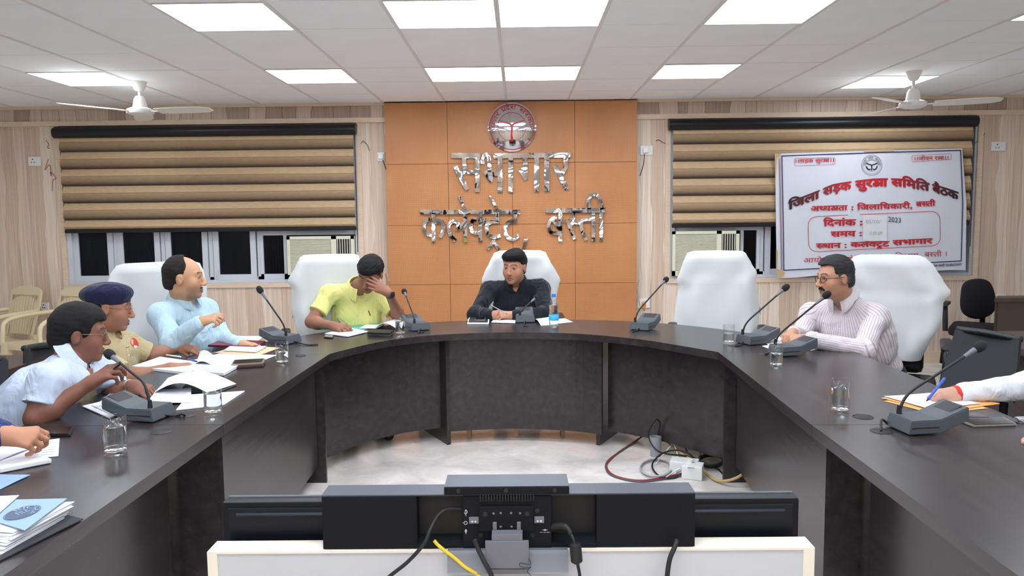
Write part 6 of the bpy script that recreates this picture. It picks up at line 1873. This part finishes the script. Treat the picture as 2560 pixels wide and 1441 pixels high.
for px in (1185, 1348):
    B().bb((X(px - 12), YBF - 0.004, zcen(1307)), (X(px + 12), YBF - 0.001, zcen(1291))).build('button_bracket', 'stand_grey', bar, world=True)
    for d_ in (-4, 4): peg(px + d_, 1301, 0.0022, 'chrome', 0.002, YBF - 0.004, 'contact')
for px in (1237, 1297): B().bb((X(px - 5), YBF - 0.0085, zcen(1322)), (X(px + 5), YBF - 0.005, zcen(1302)), 0.001).build('hook', 'stand_grey', bar, world=True)
def mark(pts, w=0.9, closed=False):
    V, F = ribbon2d(pts, w, closed); pydata('port_symbol', [Vector((zx(p[0], p[1]).x, YBF - 0.0026, zcen(p[1]))) for p in V], F, 'white_plastic', bar, world=True)
mark([(1165, 1289), (1165, 1275)]); mark([(1162, 1277), (1165, 1273), (1168, 1277)]); mark([(1165, 1285), (1161.5, 1282), (1161.5, 1279)]); mark([(1165, 1283), (1168.5, 1280), (1168.5, 1277)])
mark([(1164 + 4.2 * math.cos(a), 1306 + 4.2 * math.sin(a)) for a in np.linspace(-2.6, 2.6, 16)]); mark([(1157, 1306), (1163, 1306)])
mark([(1165 + 1.8 * math.cos(a), 1326 + 3.2 * math.sin(a)) for a in np.linspace(0, 6.28, 12)[:-1]], 1.4, True); mark([(1165, 1330), (1165, 1334)])
mark([(1356, 1325), (1369, 1325)]); mark([(1362.5 + 1.8 * math.cos(a), 1325 + 1.8 * math.sin(a)) for a in np.linspace(0, 6.28, 10)[:-1]], .8, True)
mark([(1350, 1331), (1356, 1331)], .7); mark([(1358, 1331), (1364, 1331)], .7); mark([(1366, 1331), (1374, 1331)], .7)
# grey metal stand of the bar, hooked over the board
sd = B()
sd.grid([[Vector((zx(px, 1360, 1.322).x, yy, zz)) for px in (1118, 1180, 1270, 1360, 1420)] for yy, zz in ((1.376, ZB + 0.0012), (YF - 0.004, ZB + 0.0012), (1.3235, ZB - 0.006), (1.318, ZB - 0.034), (1.315, ZB - 0.0365))], (0, -0.0015, 0.0005))
sd.build('stand_plate', 'stand_grey', bar, world=True, smooth=True, angle=40)
B().bb((X(1214), 1.309, zcen(1404)), (X(1321), 1.316, zcen(1338)), 0.001).build('stand_bracket', 'stand_grey', bar, world=True)
B().bb((X(1230), 1.312, zcen(1345)), (X(1306), YBF - 0.003, zcen(1322)), 0.001).build('stand_neck', 'stand_grey', bar, world=True)

def cord(name, label, pts, r, material, seg=8, parent=None):
    b = B().tube(catmull(pts, 8), r, seg)
    o = b.build(name, material, parent, smooth=True, world=parent is not None)
    if parent is None: tag(o, label, 'cable')
    return o
yc = 1.325
cord('usb_cable', 'black cable curving down from the open port of the video bar', [zx(1158, 1272, YBF + 0.012), zx(1120, 1273, YBF + 0.008), zx(1095, 1290, YBF - 0.004), zx(1078, 1320, yc - 0.01), zx(1060, 1360, yc - 0.02), zx(1020, 1405, yc - 0.02), zx(975, 1441, yc - 0.02), zx(930, 1480, yc - 0.02)], 0.0034, 'rubber_black')
cord('display_cable', 'thick black cable hanging down beside the grey stand bracket', [zx(1186, 1349, 1.31), zx(1196, 1375, 1.306), zx(1212, 1408, 1.30), zx(1229, 1441, 1.298), zx(1240, 1490, 1.296)], 0.0042, 'rubber_black')
cord('network_cable', 'yellow network cable running down behind the grey stand plate', [zx(1085, 1352, 1.326), zx(1100, 1368, 1.324), zx(1135, 1395, 1.322), zx(1165, 1420, 1.318), zx(1200, 1441, 1.316), zx(1240, 1470, 1.31)], 0.0033, 'cord_yellow')
pc = thing('power_cable', 'black power lead with ferrite block plugged into the video bar', 'cable', (zx(1440, 1441, 1.31).x, 1.31, 0.7))
cord('lead', '', [zx(1424, 1330, 1.318), zx(1434, 1350, 1.31), zx(1438, 1372, 1.308), zx(1444, 1410, 1.306), zx(1450, 1445, 1.304), zx(1453, 1500, 1.304)], 0.0028, 'rubber_black', 8, pc)
B().tube(catmull([zx(1380, 1318, YBF + 0.004), zx(1400, 1315, YBF - 0.006), zx(1418, 1320, 1.322), zx(1427, 1336, 1.316)], 6), [0.0062] * 12 + [0.0045] * 7, 10).build('angled_plug', 'rubber_black', pc, world=True, smooth=True)
B().tube([zx(1438, 1358, 1.309), zx(1438, 1362, 1.309), zx(1442, 1404, 1.307), zx(1443, 1409, 1.307)], [0.006, 0.0105, 0.0105, 0.006], 10).build('ferrite_block', 'rubber_black', pc, world=True, smooth=True, angle=40)
cord('loose_cable', 'black cable hanging down below the plain end of the video bar', [zx(1692, 1350, 1.328), zx(1686, 1370, 1.318), zx(1674, 1400, 1.312), zx(1668, 1441, 1.31), zx(1664, 1490, 1.31), zx(1668, 1700, 1.31), zx(1660, 1900, 1.3)], 0.0046, 'rubber_black')
cord('thread', 'thin tangled black thread hanging below the grey stand bracket', [zx(1322, 1396, 1.308), zx(1326, 1412, 1.306), zx(1302, 1408, 1.305), zx(1300, 1416, 1.304), zx(1318, 1420, 1.304), zx(1327, 1418, 1.304), zx(1318, 1430, 1.304), zx(1327, 1441, 1.304), zx(1326, 1470, 1.304)], 0.0006, 'rubber_black', 5)

# ------------------------------------------------------------------ cables, pipe and extension box on the floor
pp = FL(1641, 1144)
pv = thing('pvc_pipe', 'short grey plastic pipe standing up from the floor among the cables', 'pipe', (pp.x, pp.y + 0.03, 0))
hp_ = AY(1641, 1092, pp.y + 0.03).z
B().lathe([(0, 0.0), (0.033, 0.0), (0.033, hp_ * .6), (0.036, hp_ * .6), (0.036, hp_), (0.031, hp_), (0.031, 0.02), (0, 0.02)], seg=24).build('pipe_tube', 'pvc_grey', pv, smooth=True, angle=40)
pb = FL(1738, 1203)
eb = thing('extension_box', 'white extension box lying on the floor among the cables', 'extension box', (pb.x, pb.y + 0.06, 0), -0.35)
B().box((0, 0, 0.04), (0.115, 0.10, 0.08), None, 0.006).build('box_body', 'white_plastic', eb)
B().box((-0.06, 0.09, 0.035), (0.16, 0.10, 0.07), None, 0.006).build('box_body', 'white_plastic', eb)
B().cyl((-0.02, 0.02, 0.08), (-0.02, 0.02, 0.097), 0.02, seg=14).build('plug', 'white_plastic', eb, smooth=True, angle=40)
F3 = lambda x, y, z=0.006: onz(x, y, z)
cord('cable_loop', 'bundle of red, grey and black wires looping over the floor', [F3(1568, 1075, .05), F3(1585, 1088, .03), F3(1606, 1090, .03), F3(1590, 1102), F3(1560, 1122), F3(1530, 1145), F3(1516, 1165), F3(1528, 1185), F3(1560, 1197), F3(1600, 1202), F3(1640, 1198), F3(1690, 1188), F3(1712, 1187)], 0.0055, 'cord_red')
cord('cable_loop', 'dark grey wire beside the red one looping over the floor', [F3(1570, 1070, .06), F3(1592, 1084, .04), F3(1612, 1082, .05), F3(1588, 1106, .008), F3(1556, 1126), F3(1524, 1148, .008), F3(1514, 1166), F3(1524, 1186), F3(1558, 1199), F3(1602, 1205), F3(1650, 1200), F3(1706, 1190)], 0.0045, 'mic_grey')
cord('cable_coil', 'coil of thin grey cable lying on the floor beside the pipe', [F3(1640 + 36 * math.cos(a) * (1 + .03 * k), 1170 + 20 * math.sin(a) * (1 + .03 * k), .006 + .004 * k) for k in range(4) for a in np.linspace(0, 2 * math.pi, 11)[:-1]] + [F3(1690, 1180), F3(1720, 1170, .07), F3(1735, 1171, .09)], 0.0038, 'cord_grey')
BL = lambda x, y, Y=4.62: AY(x, y, Y)
cord('cable_loop', 'black cable rising in a tall loop above the grey pipe', [BL(1645, 1088, 4.72), BL(1650, 1060, 4.70), BL(1640, 1050, 4.68), BL(1624, 1072, 4.66), BL(1622, 1095, 4.6), BL(1640, 1125, 4.52), BL(1670, 1136, 4.5), BL(1710, 1140, 4.5), BL(1735, 1148, 4.5), BL(1780, 1165, 4.45), BL(1800, 1178, 4.4), F3(1815, 1196)], 0.005, 'rubber_black')
cord('cable_loop', 'black cable making a wide ring over the grey coil', [F3(1700, 1188), F3(1660, 1196), F3(1635, 1178, .012), F3(1632, 1158, .02), F3(1655, 1135, .05), F3(1690, 1126, .07), F3(1725, 1136, .06), F3(1728, 1150, .04), F3(1710, 1178, .012), F3(1690, 1194), F3(1660, 1198)], 0.005, 'rubber_black')
cord('cable_loop', 'thin black cable loop hanging from under the table panel', [BL(1718, 1098, 4.75), BL(1714, 1120, 4.7), BL(1725, 1138, 4.6), F3(1745, 1150, .03)], 0.004, 'rubber_black')
cord('hanging_cable', 'thin black cable bow hanging from under the curved table panel', [BL(1746, 1098, 4.7), BL(1756, 1112, 4.65), BL(1750, 1140, 4.5), BL(1738, 1160, 4.4), F3(1745, 1170)], 0.0035, 'rubber_black')
cord('cable_coil', 'coil of black cable on the floor against the table leg', [F3(1778 + 30 * math.cos(a), 1155 + 14 * math.sin(a) - 2 * k, .01 + .012 * k) for k in range(4) for a in np.linspace(0, 2 * math.pi, 11)[:-1]], 0.006, 'rubber_black')
cord('conduit', 'tan corrugated conduit curving round the table leg', [BL(1652, 1086, 4.95), BL(1668, 1105, 4.8), BL(1690, 1122, 4.7), BL(1710, 1140, 4.55), BL(1738, 1155, 4.4), F3(1760, 1178, .012), F3(1785, 1199, .012), BL(1815, 1203, 4.16), BL(1848, 1192, 4.15), BL(1866, 1172, 4.17), BL(1872, 1150, 4.2)], 0.0085, 'cord_tan')
cord('white_wire', 'white wire looping down from the tan conduit', [BL(1650, 1090, 4.9), BL(1670, 1104, 4.8), BL(1682, 1106, 4.75), BL(1665, 1130, 4.65), BL(1650, 1146, 4.6), F3(1640, 1160, .012)], 0.0035, 'white_plastic')
cord('white_wire', 'white wire running from the conduit towards the extension box', [BL(1682, 1106, 4.75), BL(1692, 1130, 4.6), BL(1696, 1160, 4.45), F3(1690, 1182), F3(1665, 1194), F3(1700, 1172, .03), BL(1720, 1171, 4.32)], 0.0035, 'white_plastic')
cord('wall_wire', 'grey cable clips running under the curved table panel', [BL(1548, 1066, 5.02), BL(1565, 1080, 4.98), BL(1590, 1082, 4.95), BL(1620, 1080, 4.92), BL(1660, 1088, 4.9), BL(1720, 1102, 4.8)], 0.004, 'cord_grey')
pn = AY(1628, 1025, 4.84)
jk = thing('cable_plug', 'small grey plug dangling from a hole in the table panel', 'plug', tuple(pn))
B().tube([AY(1632, 1024, 4.86), AY(1627, 1030, 4.83), AY(1630, 1038, 4.82)], [0.006, 0.008, 0.004], 8).build('plug_head', 'pvc_grey', jk, world=True, smooth=True)
B().tube(catmull([AY(1630, 1036, 4.82), AY(1640, 1052, 4.80), AY(1645, 1075, 4.78), AY(1645, 1092, 4.76)], 5), 0.002, 6).build('plug_wire', 'rubber_black', jk, world=True, smooth=True)

# loose wire ends on the far wall
WYF = WY - 0.012
for pts, m_, lab in (([(115, 351), (122, 362), (118, 368), (124, 372)], 'wallet_brown', 'short brown wire end sticking out of the wall above the red thread'),
                     ([(121, 398), (112, 425), (124, 412), (128, 440), (126, 430), (140, 445), (132, 452), (130, 478)], 'cord_red', 'tangled red thread hanging on the wood wall beside the blind'),
                     ([(908, 352), (900, 362), (890, 380)], 'rubber_black', 'thin dark wire end between the blind and the orange panelling, curving to the blind'),
                     ([(908, 352), (918, 362), (924, 378)], 'rubber_black', 'thin dark wire end between the blind and the orange panelling, curving to the panelling'),
                     ([(1640, 352), (1648, 350), (1656, 356), (1668, 360)], 'rubber_black', 'thin dark wire end beside the banner window near the plug'),
                     ([(2462, 333), (2456, 345), (2448, 352), (2436, 358)], 'rubber_black', 'thin dark wire hanging between the banner and the socket plate')):
    cord('wall_wire', lab, [AY(x, y, WYF) for x, y in pts], 0.0025, m_, 6)
# ------------------------------------------------------------------ papers, folders and phones on the tables
def sheet_pts(q, z, n=7, curl=None, wav=0.0, seed=0, arch=0.0):
    r = random.Random(seed); ph = r.uniform(0, 6)
    C = [T(*p[:2], z + (p[2] if len(p) > 2 else 0)) for p in q]
    rows = []
    for i in range(n + 1):
        u = i / n; row = []
        for j in range(n + 1):
            v = j / n
            p = (C[0] * (1 - u) + C[1] * u) * (1 - v) + (C[3] * (1 - u) + C[2] * u) * v
            p = p + Vector((0, 0, wav * (1 + math.sin(u * 5 + ph) * math.cos(v * 4 + ph)) + arch * math.sin(u * math.pi)))
            row.append(p)
        rows.append(row)
    return rows
def sheet(name, label, cat, q, z=0.7515, material='paper', th=0.0012, wav=0.0008, text=0, arch=0.0, seed=0, group=None, parent=None):
    rows = sheet_pts(q, z, 8, None, wav, seed, arch)
    c = sum((p for r in rows for p in r), Vector()) / 81
    if text and parent is None:
        t = thing(name, label, cat, (c.x, c.y, TT), 0, group)
        B().grid(rows, (0, 0, th)).build('page', material, t, world=True, smooth=True, angle=50)
        b = B(); n = 8
        for k in range(text):
            v = 0.12 + 0.76 * k / max(1, text - 1)
            ua, ub = 0.12, 0.88 - (0.25 if k % 5 == 4 else 0.0)
            pts = []
            for i in range(9):
                u = ua + (ub - ua) * i / 8; fi, fj = u * n, v * n; i0, j0 = min(int(fi), n - 1), min(int(fj), n - 1); du, dv = fi - i0, fj - j0
                pts.append((rows[i0][j0] * (1 - du) + rows[i0 + 1][j0] * du) * (1 - dv) + (rows[i0][j0 + 1] * (1 - du) + rows[i0 + 1][j0 + 1] * du) * dv)
            wv = (rows[0][n] - rows[0][0]); wv = wv * (0.16 * 0.76 / max(4, text)); up_ = Vector((0, 0, th + 0.0012))
            b.grid([[p + up_, p + wv + up_] for p in pts])
        o = b.build('printed_text', 'ink_pale', t, world=True); o['kind'] = 'stuff'
        return t
    o = B().grid(rows, (0, 0, th)).build(name, material, parent, smooth=True, angle=50, world=parent is not None)
    if parent is None:
        for v in o.data.vertices: v.co -= Vector((c.x, c.y, TT))
        o.location = (c.x, c.y, TT)
        tag(o, label, cat, group)
    return o
mat('ink_pale', (176, 178, 190), 0.8)
def slab(name, label, cat, q, z, h, material, top=None, bevel=0.003, parent=None):
    b0 = [T(*p, z) for p in q]
    c = sum(b0, Vector()) / len(b0)
    t = parent or thing(name, label, cat, (c.x, c.y, z))
    b = B().hexa(b0 + [p + Vector((0, 0, h)) for p in b0])
    bmesh.ops.bevel(b.bm, geom=list(b.bm.edges), offset=min(bevel, h * .4), segments=2, affect='EDGES')
    b.build('body', material, t, world=True)
    if top:
        s = [c + Vector((0, 0, h + 0.0006)) + (p - c) * 0.9 for p in b0]
        B().hexa(s + [p + Vector((0, 0, 0.0008)) for p in s]).build('glass_face' if top == 'phone_black' else 'cover', top, t, world=True)
    return t
Z0 = TT + 0.0006
# beside the red wristband
sheet('folder', 'orange paper folder under the writing hand', 'folder', [(2204, 998), (2345, 1034), (2500, 1012), (2370, 980)], Z0, 'folder_orange', 0.002, 0.002, seed=1)
sheet('folder_flap', 'loose orange folder cover under the folder', 'folder', [(2208, 1003), (2335, 1036), (2470, 1022), (2360, 990)], Z0 - 0.0004, 'folder_orange', 0.0008, 0.0004, seed=2)
sheet('paper_sheet', 'white sheet on the orange folder being written on', 'paper', [(2210, 992), (2325, 1024), (2452, 1010), (2340, 983)], Z0 + 0.0075, 'paper', 0.001, 0.001, 0, seed=3)
slab('mobile_phone', 'flat phone with pale metal edge lying behind the large microphone', 'phone', [(2396, 1055), (2433, 1070), (2543, 1066), (2508, 1047)], Z0, 0.008, 'phone_edge', 'phone_black')
slab('mobile_phone', 'flat phone half hidden behind the large microphone base', 'phone', [(2390, 1040), (2405, 1050), (2478, 1050), (2440, 1038)], Z0, 0.008, 'phone_edge', 'phone_black')
slab('steel_case', 'small bright steel case at the far table side', 'case', [(2534, 1052), (2545, 1060), (2590, 1060), (2580, 1050)], Z0, 0.015, 'chrome')
# striped-shirt man
sheet('paper_sheet', 'white sheet under the clasped hands of the striped-shirt man', 'paper', [(1905, 866), (1960, 888), (2062, 872), (1985, 854)], Z0, 'paper', 0.001, 0.0006, 0, seed=4)
sheet('paper_sheet', 'white sheet sticking out beside the microphone near the clasped hands', 'paper', [(1900, 850), (1925, 866), (1975, 858), (1945, 842)], Z0 + .002, 'paper', 0.001, 0.002, 0, seed=5)
# man in black
nb = slab('notebook', 'closed notebook lying before the man in black', 'notebook', [(1168, 812), (1222, 812), (1224, 798), (1172, 798)], Z0, 0.012, 'paper', 'mic_black')
slab('mobile_phone', 'phone lying on the notebook of the man in black', 'phone', [(1186, 803), (1213, 803), (1214, 796), (1190, 796)], Z0 + 0.0145, 0.009, 'phone_edge', 'phone_black')
sheet('paper_sheet', 'white sheets under the hands of the man in black', 'paper', [(1228, 808), (1288, 810), (1290, 796), (1236, 796)], Z0, 'paper', 0.003, 0.003, 0, seed=6)
sheet('paper_sheet', 'white curled sheet behind the middle microphone', 'paper', [(1332, 800), (1352, 815), (1395, 812), (1372, 794)], Z0, 'paper', 0.001, 0.001, 0, .02, seed=7)
sheet('paper_sheet', 'white sheet lying beside the water bottle', 'paper', [(1380, 812), (1432, 806), (1412, 797), (1372, 799)], Z0, 'paper', 0.001, 0.001, 0, seed=8)
# man in yellow
sheet('folder', 'teal folder lying open before the man in yellow', 'folder', [(792, 826), (900, 828), (962, 812), (860, 806)], Z0, 'folder_teal', 0.0015, 0.001, seed=9)
sheet('paper_sheet', 'white writing pad under the pen of the man in yellow', 'paper', [(812, 836), (870, 843), (920, 831), (868, 820)], Z0 + 0.003, 'paper', 0.005, 0.0006, 0, seed=10)
sheet('paper_sheet', 'white sheet lying flat on the teal folder', 'paper', [(898, 822), (940, 822), (965, 813), (915, 812)], Z0 + 0.004, 'paper', 0.001, 0.0006, 0, seed=11)
sheet('paper_sheet', 'thick curled white sheets against the microphone beside the man in yellow', 'paper', [(938, 822), (990, 822), (1046, 803), (985, 800)], Z0 + 0.005, 'paper', 0.004, 0.003, 0, .03, seed=12)
slab('mobile_phone', 'black phone on a second phone beside the glass of the man in yellow', 'phone', [(916, 838), (974, 842), (985, 832), (925, 828)], Z0, 0.011, 'phone_edge', 'phone_black')
slab('mobile_phone', 'black leather phone case stacked on the phone of the man in yellow', 'phone', [(917, 836), (975, 838), (986, 830), (924, 827)], Z0 + 0.0135, 0.012, 'mic_black')
slab('pen_drive', 'small silver and black clip on the table before the writing pad', 'clip', [(810, 846), (832, 848), (834, 842), (813, 840)], Z0, 0.008, 'mic_black', 'phone_edge')
# light blue man
sheet('folder', 'maroon file folder before the man in light blue', 'folder', [(520, 868), (640, 872), (664, 858), (560, 852)], Z0 + .004, 'folder_maroon', 0.012, 0.0006, seed=13)
sheet('paper_sheet', 'white sheet behind the maroon folder', 'paper', [(572, 856), (640, 858), (660, 842), (580, 842)], Z0, 'paper', 0.003, 0.001, 0, seed=14)
sheet('folder', 'tan paper folder under the spiral notebook', 'folder', [(535, 884), (640, 892), (700, 872), (600, 864)], Z0, 'folder_tan', 0.003, 0.0012, seed=15)
nbk = sheet('notebook', 'spiral notebook with printed page on the tan folder', 'notebook', [(560, 878), (640, 882), (666, 868), (580, 865)], Z0 + 0.0075, 'paper', 0.006, 0.0003, 9, seed=16)
for k in range(18):
    p = T(582 + (664 - 582) * k / 17, 865.5 + 2.5 * k / 17, Z0 + 0.013)
    B().tube([p + Vector((0, 0.006 * math.cos(a), 0.006 * math.sin(a))) for a in np.linspace(0, 2 * math.pi, 9)[:-1]], 0.0009, 5, True).build('spiral_ring', 'pen_metal', nbk, world=True)
sheet('paper_sheet', 'broad white printed sheet between the water glass and the phone wallet', 'paper', [(470, 906), (630, 914), (692, 890), (548, 886)], Z0, 'paper', 0.003, 0.001, 0, seed=17)
sheet('paper_sheet', 'white sheet folded up in the fingers of the officer', 'paper', [(488, 915), (532, 918), (540, 898), (500, 882)], Z0 + 0.004, 'paper', 0.001, 0.006, 0, .02, seed=18)
sheet('paper_sheet', 'thick white pad under the forearm of the officer', 'paper', [(330, 922), (470, 938), (520, 915), (400, 898)], Z0, 'paper', 0.012, 0.001, 0, seed=19)
sheet('notebook', 'open book with cream page edges under the pen hand of the officer', 'notebook', [(440, 930), (560, 940), (600, 918), (500, 910)], Z0 + 0.001, 'paper', 0.012, 0.0008, 6, seed=20)
slab('phone_wallet', 'silver phone in a brown leather wallet lying on the table', 'phone', [(578, 924), (658, 919), (664, 909), (586, 912)], Z0, 0.012, 'wallet_brown')
slab('mobile_phone', 'dark phone stacked on the brown leather wallet', 'phone', [(578, 916), (658, 911), (664, 901), (584, 905)], Z0 + 0.013, 0.010, 'phone_edge', 'phone_black')
# officer / speaker papers
sheet('file_folder', 'open file with arched white pages before the speaking man', 'file', [(385, 985), (520, 985), (590, 962), (420, 948)], Z0 + .004, 'paper', 0.003, 0.002, 0, .045, seed=21)
sheet('folder', 'black file cover under the arched white pages', 'folder', [(440, 986), (545, 984), (592, 966), (470, 958)], Z0, 'mic_black', 0.003, 0.0008, seed=22)
sheet('paper_sheet', 'white printed sheet lying beside the speaking man', 'paper', [(362, 1012), (478, 1008), (478, 972), (395, 975)], Z0 + 0.004, 'paper', 0.001, 0.002, 12, seed=23)
sheet('paper_sheet', 'white printed sheets reaching under the water glass', 'paper', [(440, 1028), (560, 1014), (612, 980), (470, 990)], Z0, 'paper', 0.004, 0.0006, 10, seed=24)
sheet('folder', 'light blue folder under the forearm of the speaking man', 'folder', [(238, 1015), (330, 1000), (372, 975), (290, 972)], Z0, 'folder_blue', 0.0015, 0.0006, seed=25)
sp = sheet('notebook', 'white spiral pad tucked under the microphone base', 'notebook', [(205, 1018), (275, 1048), (350, 1015), (330, 988)], Z0 + .002, 'paper', 0.004, 0.0004, 5, seed=26)
for k in range(7):
    p = T(238 + 40 * k / 6, 1021 - 11 * k / 6, Z0 + 0.008)
    B().tube([p + Vector((0.004 * math.cos(a), 0, 0.006 * math.sin(a))) for a in np.linspace(0, 2 * math.pi, 9)[:-1]], 0.0009, 5, True).build('spiral_ring', 'pen_metal', sp, world=True)
# near the folded fingers
slab('mobile_phone', 'black phone lying beside the navy sleeve', 'phone', [(70, 1080), (98, 1092), (172, 1094), (182, 1072), (110, 1068)][:1] + [(98, 1093), (176, 1093), (184, 1073)], Z0, 0.009, 'mic_black', 'phone_black')
sheet('paper_sheet', 'white printed sheet behind the thick notebook', 'paper', [(56, 1150), (146, 1142), (149, 1098), (92, 1106)], Z0, 'paper', 0.001, 0.001, 7, seed=27)
slab('notebook', 'thick white notebook under the folded fingers', 'notebook', [(-90, 1160), (0, 1184), (130, 1158), (50, 1128)], Z0 + .0016, 0.014, 'paper', None, 0.002)
sheet('paper_sheet', 'white open page of the thick notebook', 'paper', [(-60, 1140), (0, 1152), (82, 1122), (20, 1108)], Z0 + 0.0165, 'paper', 0.003, 0.002, 0, .004, seed=28)
sheet('folder', 'light blue card lying flat near the thick notebook', 'folder', [(-60, 1200), (-20, 1235), (76, 1190), (0, 1188)], Z0, 'folder_blue', 0.0015, 0.001, seed=29)
# tied stack of files with the printed blue folder
fs = thing('file_stack', 'stack of loose files tied under a printed light blue folder', 'file stack', tuple(T(60, 1330)), 0)
zz = Z0
NS = 9; HS = 0.034
for k in range(NS):
    r_ = random.Random(40 + k); dx, dy = r_.uniform(-6, 6), r_.uniform(-3, 3); f_ = k / (NS - 1)
    zz = Z0 + HS * f_ + .001
    q = [(-170, 1345 - 20 * f_), (2 + 30 * f_ + dx, 1398 - 62 * f_ + dy), (160 + 26 * f_ + dx, 1302 - 44 * f_ + dy), (0, 1290 - 32 * f_)]
    b0 = [T(p[0], p[1], zz) for p in q]
    rows = [[(b0[0] * (1 - u) + b0[1] * u) * (1 - v) + (b0[3] * (1 - u) + b0[2] * u) * v + Vector((0, 0, 0.0012 * math.sin(u * 6 + k * 2 + v * 3))) for v in np.linspace(0, 1, 7)] for u in np.linspace(0, 1, 7)]
    B().grid(rows, (0, 0, 0.0016)).build('file_sheet', 'paper', fs, world=True, smooth=True, angle=50)
B().hexa([T(p[0], p[1], Z0) for p in ((-160, 1340), (0, 1392), (150, 1304), (0, 1290))] + [T(p[0], p[1], Z0 + HS - .003) for p in ((-160, 1322), (22, 1344), (172, 1264), (0, 1262))]).build('file_block', 'paper', fs, world=True)
zz = Z0 + HS + .003
top = zz + 0.004
for nm, q, m_, dz in (('blue_cover', [(-140, 1265, 0), (62, 1328, 0), (168, 1248, 0), (-10, 1252, 0)], 'folder_blue', 0.0), ('top_sheet', [(-60, 1262), (-20, 1300), (48, 1240), (-20, 1243)], 'paper', .004)):
    C = [T(p[0], p[1], top + dz) for p in q]
    rows = [[(C[0] * (1 - u) + C[1] * u) * (1 - v) + (C[3] * (1 - u) + C[2] * u) * v for v in np.linspace(0, 1, 5)] for u in np.linspace(0, 1, 5)]
    B().grid(rows, (0, 0, 0.0015)).build(nm, m_, fs, world=True)
C = T(105, 1258, top + .002); C2 = T(-30, 1310, top + .002)
oc_ = T(56, 1282, top + 0.0026)
ax_ = (T(100, 1265, top) - T(14, 1300, top)); ay_ = (T(75, 1290, top) - T(36, 1274, top))
def ov(r0, r1, a0, a1, n=36):
    V = []; F = []
    for k in range(n + 1):
        a = a0 + (a1 - a0) * k / n
        for r in (r0, r1): V.append(oc_ + ax_ * .5 * r * math.cos(a) + ay_ * .5 * r * math.sin(a))
    for k in range(n): F.append((2 * k, 2 * k + 1, 2 * k + 3, 2 * k + 2))
    return V, F
V, F = ov(.0, .93, 0, 2 * math.pi); pydata('printed_oval', V, F, 'folder_dark_print', fs, world=True)
V, F = ov(.97, 1.0, 0, 2 * math.pi); pydata('printed_oval', V, F, 'folder_dark_print', fs, world=True)
Vw, Fw, ww = word('RICHA')
pydata('lettering', [oc_ + Vector((0, 0, .0006)) + ax_ * .5 * (.52 + .40 * y / .73) * math.cos(a) + ay_ * .5 * (.52 + .40 * y / .73) * math.sin(a) for x, y, l_ in Vw for a in [2.2 * -1 + 3.4 * (x / ww) + 0.35]], Fw, 'folder_blue', fs, world=True)
Vw, Fw, ww = word('FILE')
pydata('lettering', [oc_ + Vector((0, 0, .0006)) + ax_ * (-.16 + .34 * x / ww) + ay_ * (.10 - .30 * y / .73) for x, y, l_ in Vw], Fw, 'folder_blue', fs, world=True)
sheet('file_strap', 'frayed black cloth file strap hanging along the table edge', 'strap', [(-40, 1420), (0, 1405), (208, 1302), (165, 1290)], Z0 + 0.001, 'mesh_charcoal', 0.003, 0.001, seed=31)

# ------------------------------------------------------------------ pens
def pen(label, a, c, r=0.0042, material='pen_metal', tip='mic_black'):
    a, c = Vector(a), Vector(c); d = (c - a).normalized()
    t = thing('pen', label, 'pen', tuple(a))
    B().tube([a + d * .012, a + d * .014, c - d * .004, c], [r * .8, r, r, r * .7], 10).build('barrel', material, t, world=True, smooth=True, angle=40)
    B().tube([a, a + d * .013], [r * .25, r * .8], 8).build('tip', tip, t, world=True, smooth=True)
    return t
pen('blue pen in the hand with the red wristband', T(2316, 1004, .768), AY(2362, 946, 3.0), .0055, 'pen_blue')
pen('pen in the hand of the man in black', AY(1268, 786, 5.50), AY(1228, 764, 5.55), .0042, 'pen_metal')
pen('slim pen in the writing hand of the man in yellow', T(862, 824, .758), AY(842, 795, 5.02), .004, 'pen_metal')
pen('blue pen in the fingers of the officer', T(494, 905, .775), AY(470, 898, 3.95), .005, 'pen_blue')
pen('white pen lying beside the officer', T(412, 888, .765), T(452, 893, .765), .0048, 'white_plastic', 'pen_blue')
pen('black pen between the fingers of the speaking man', AY(282, 925, 2.93), AY(304, 908, 2.93), .0045, 'mic_black')
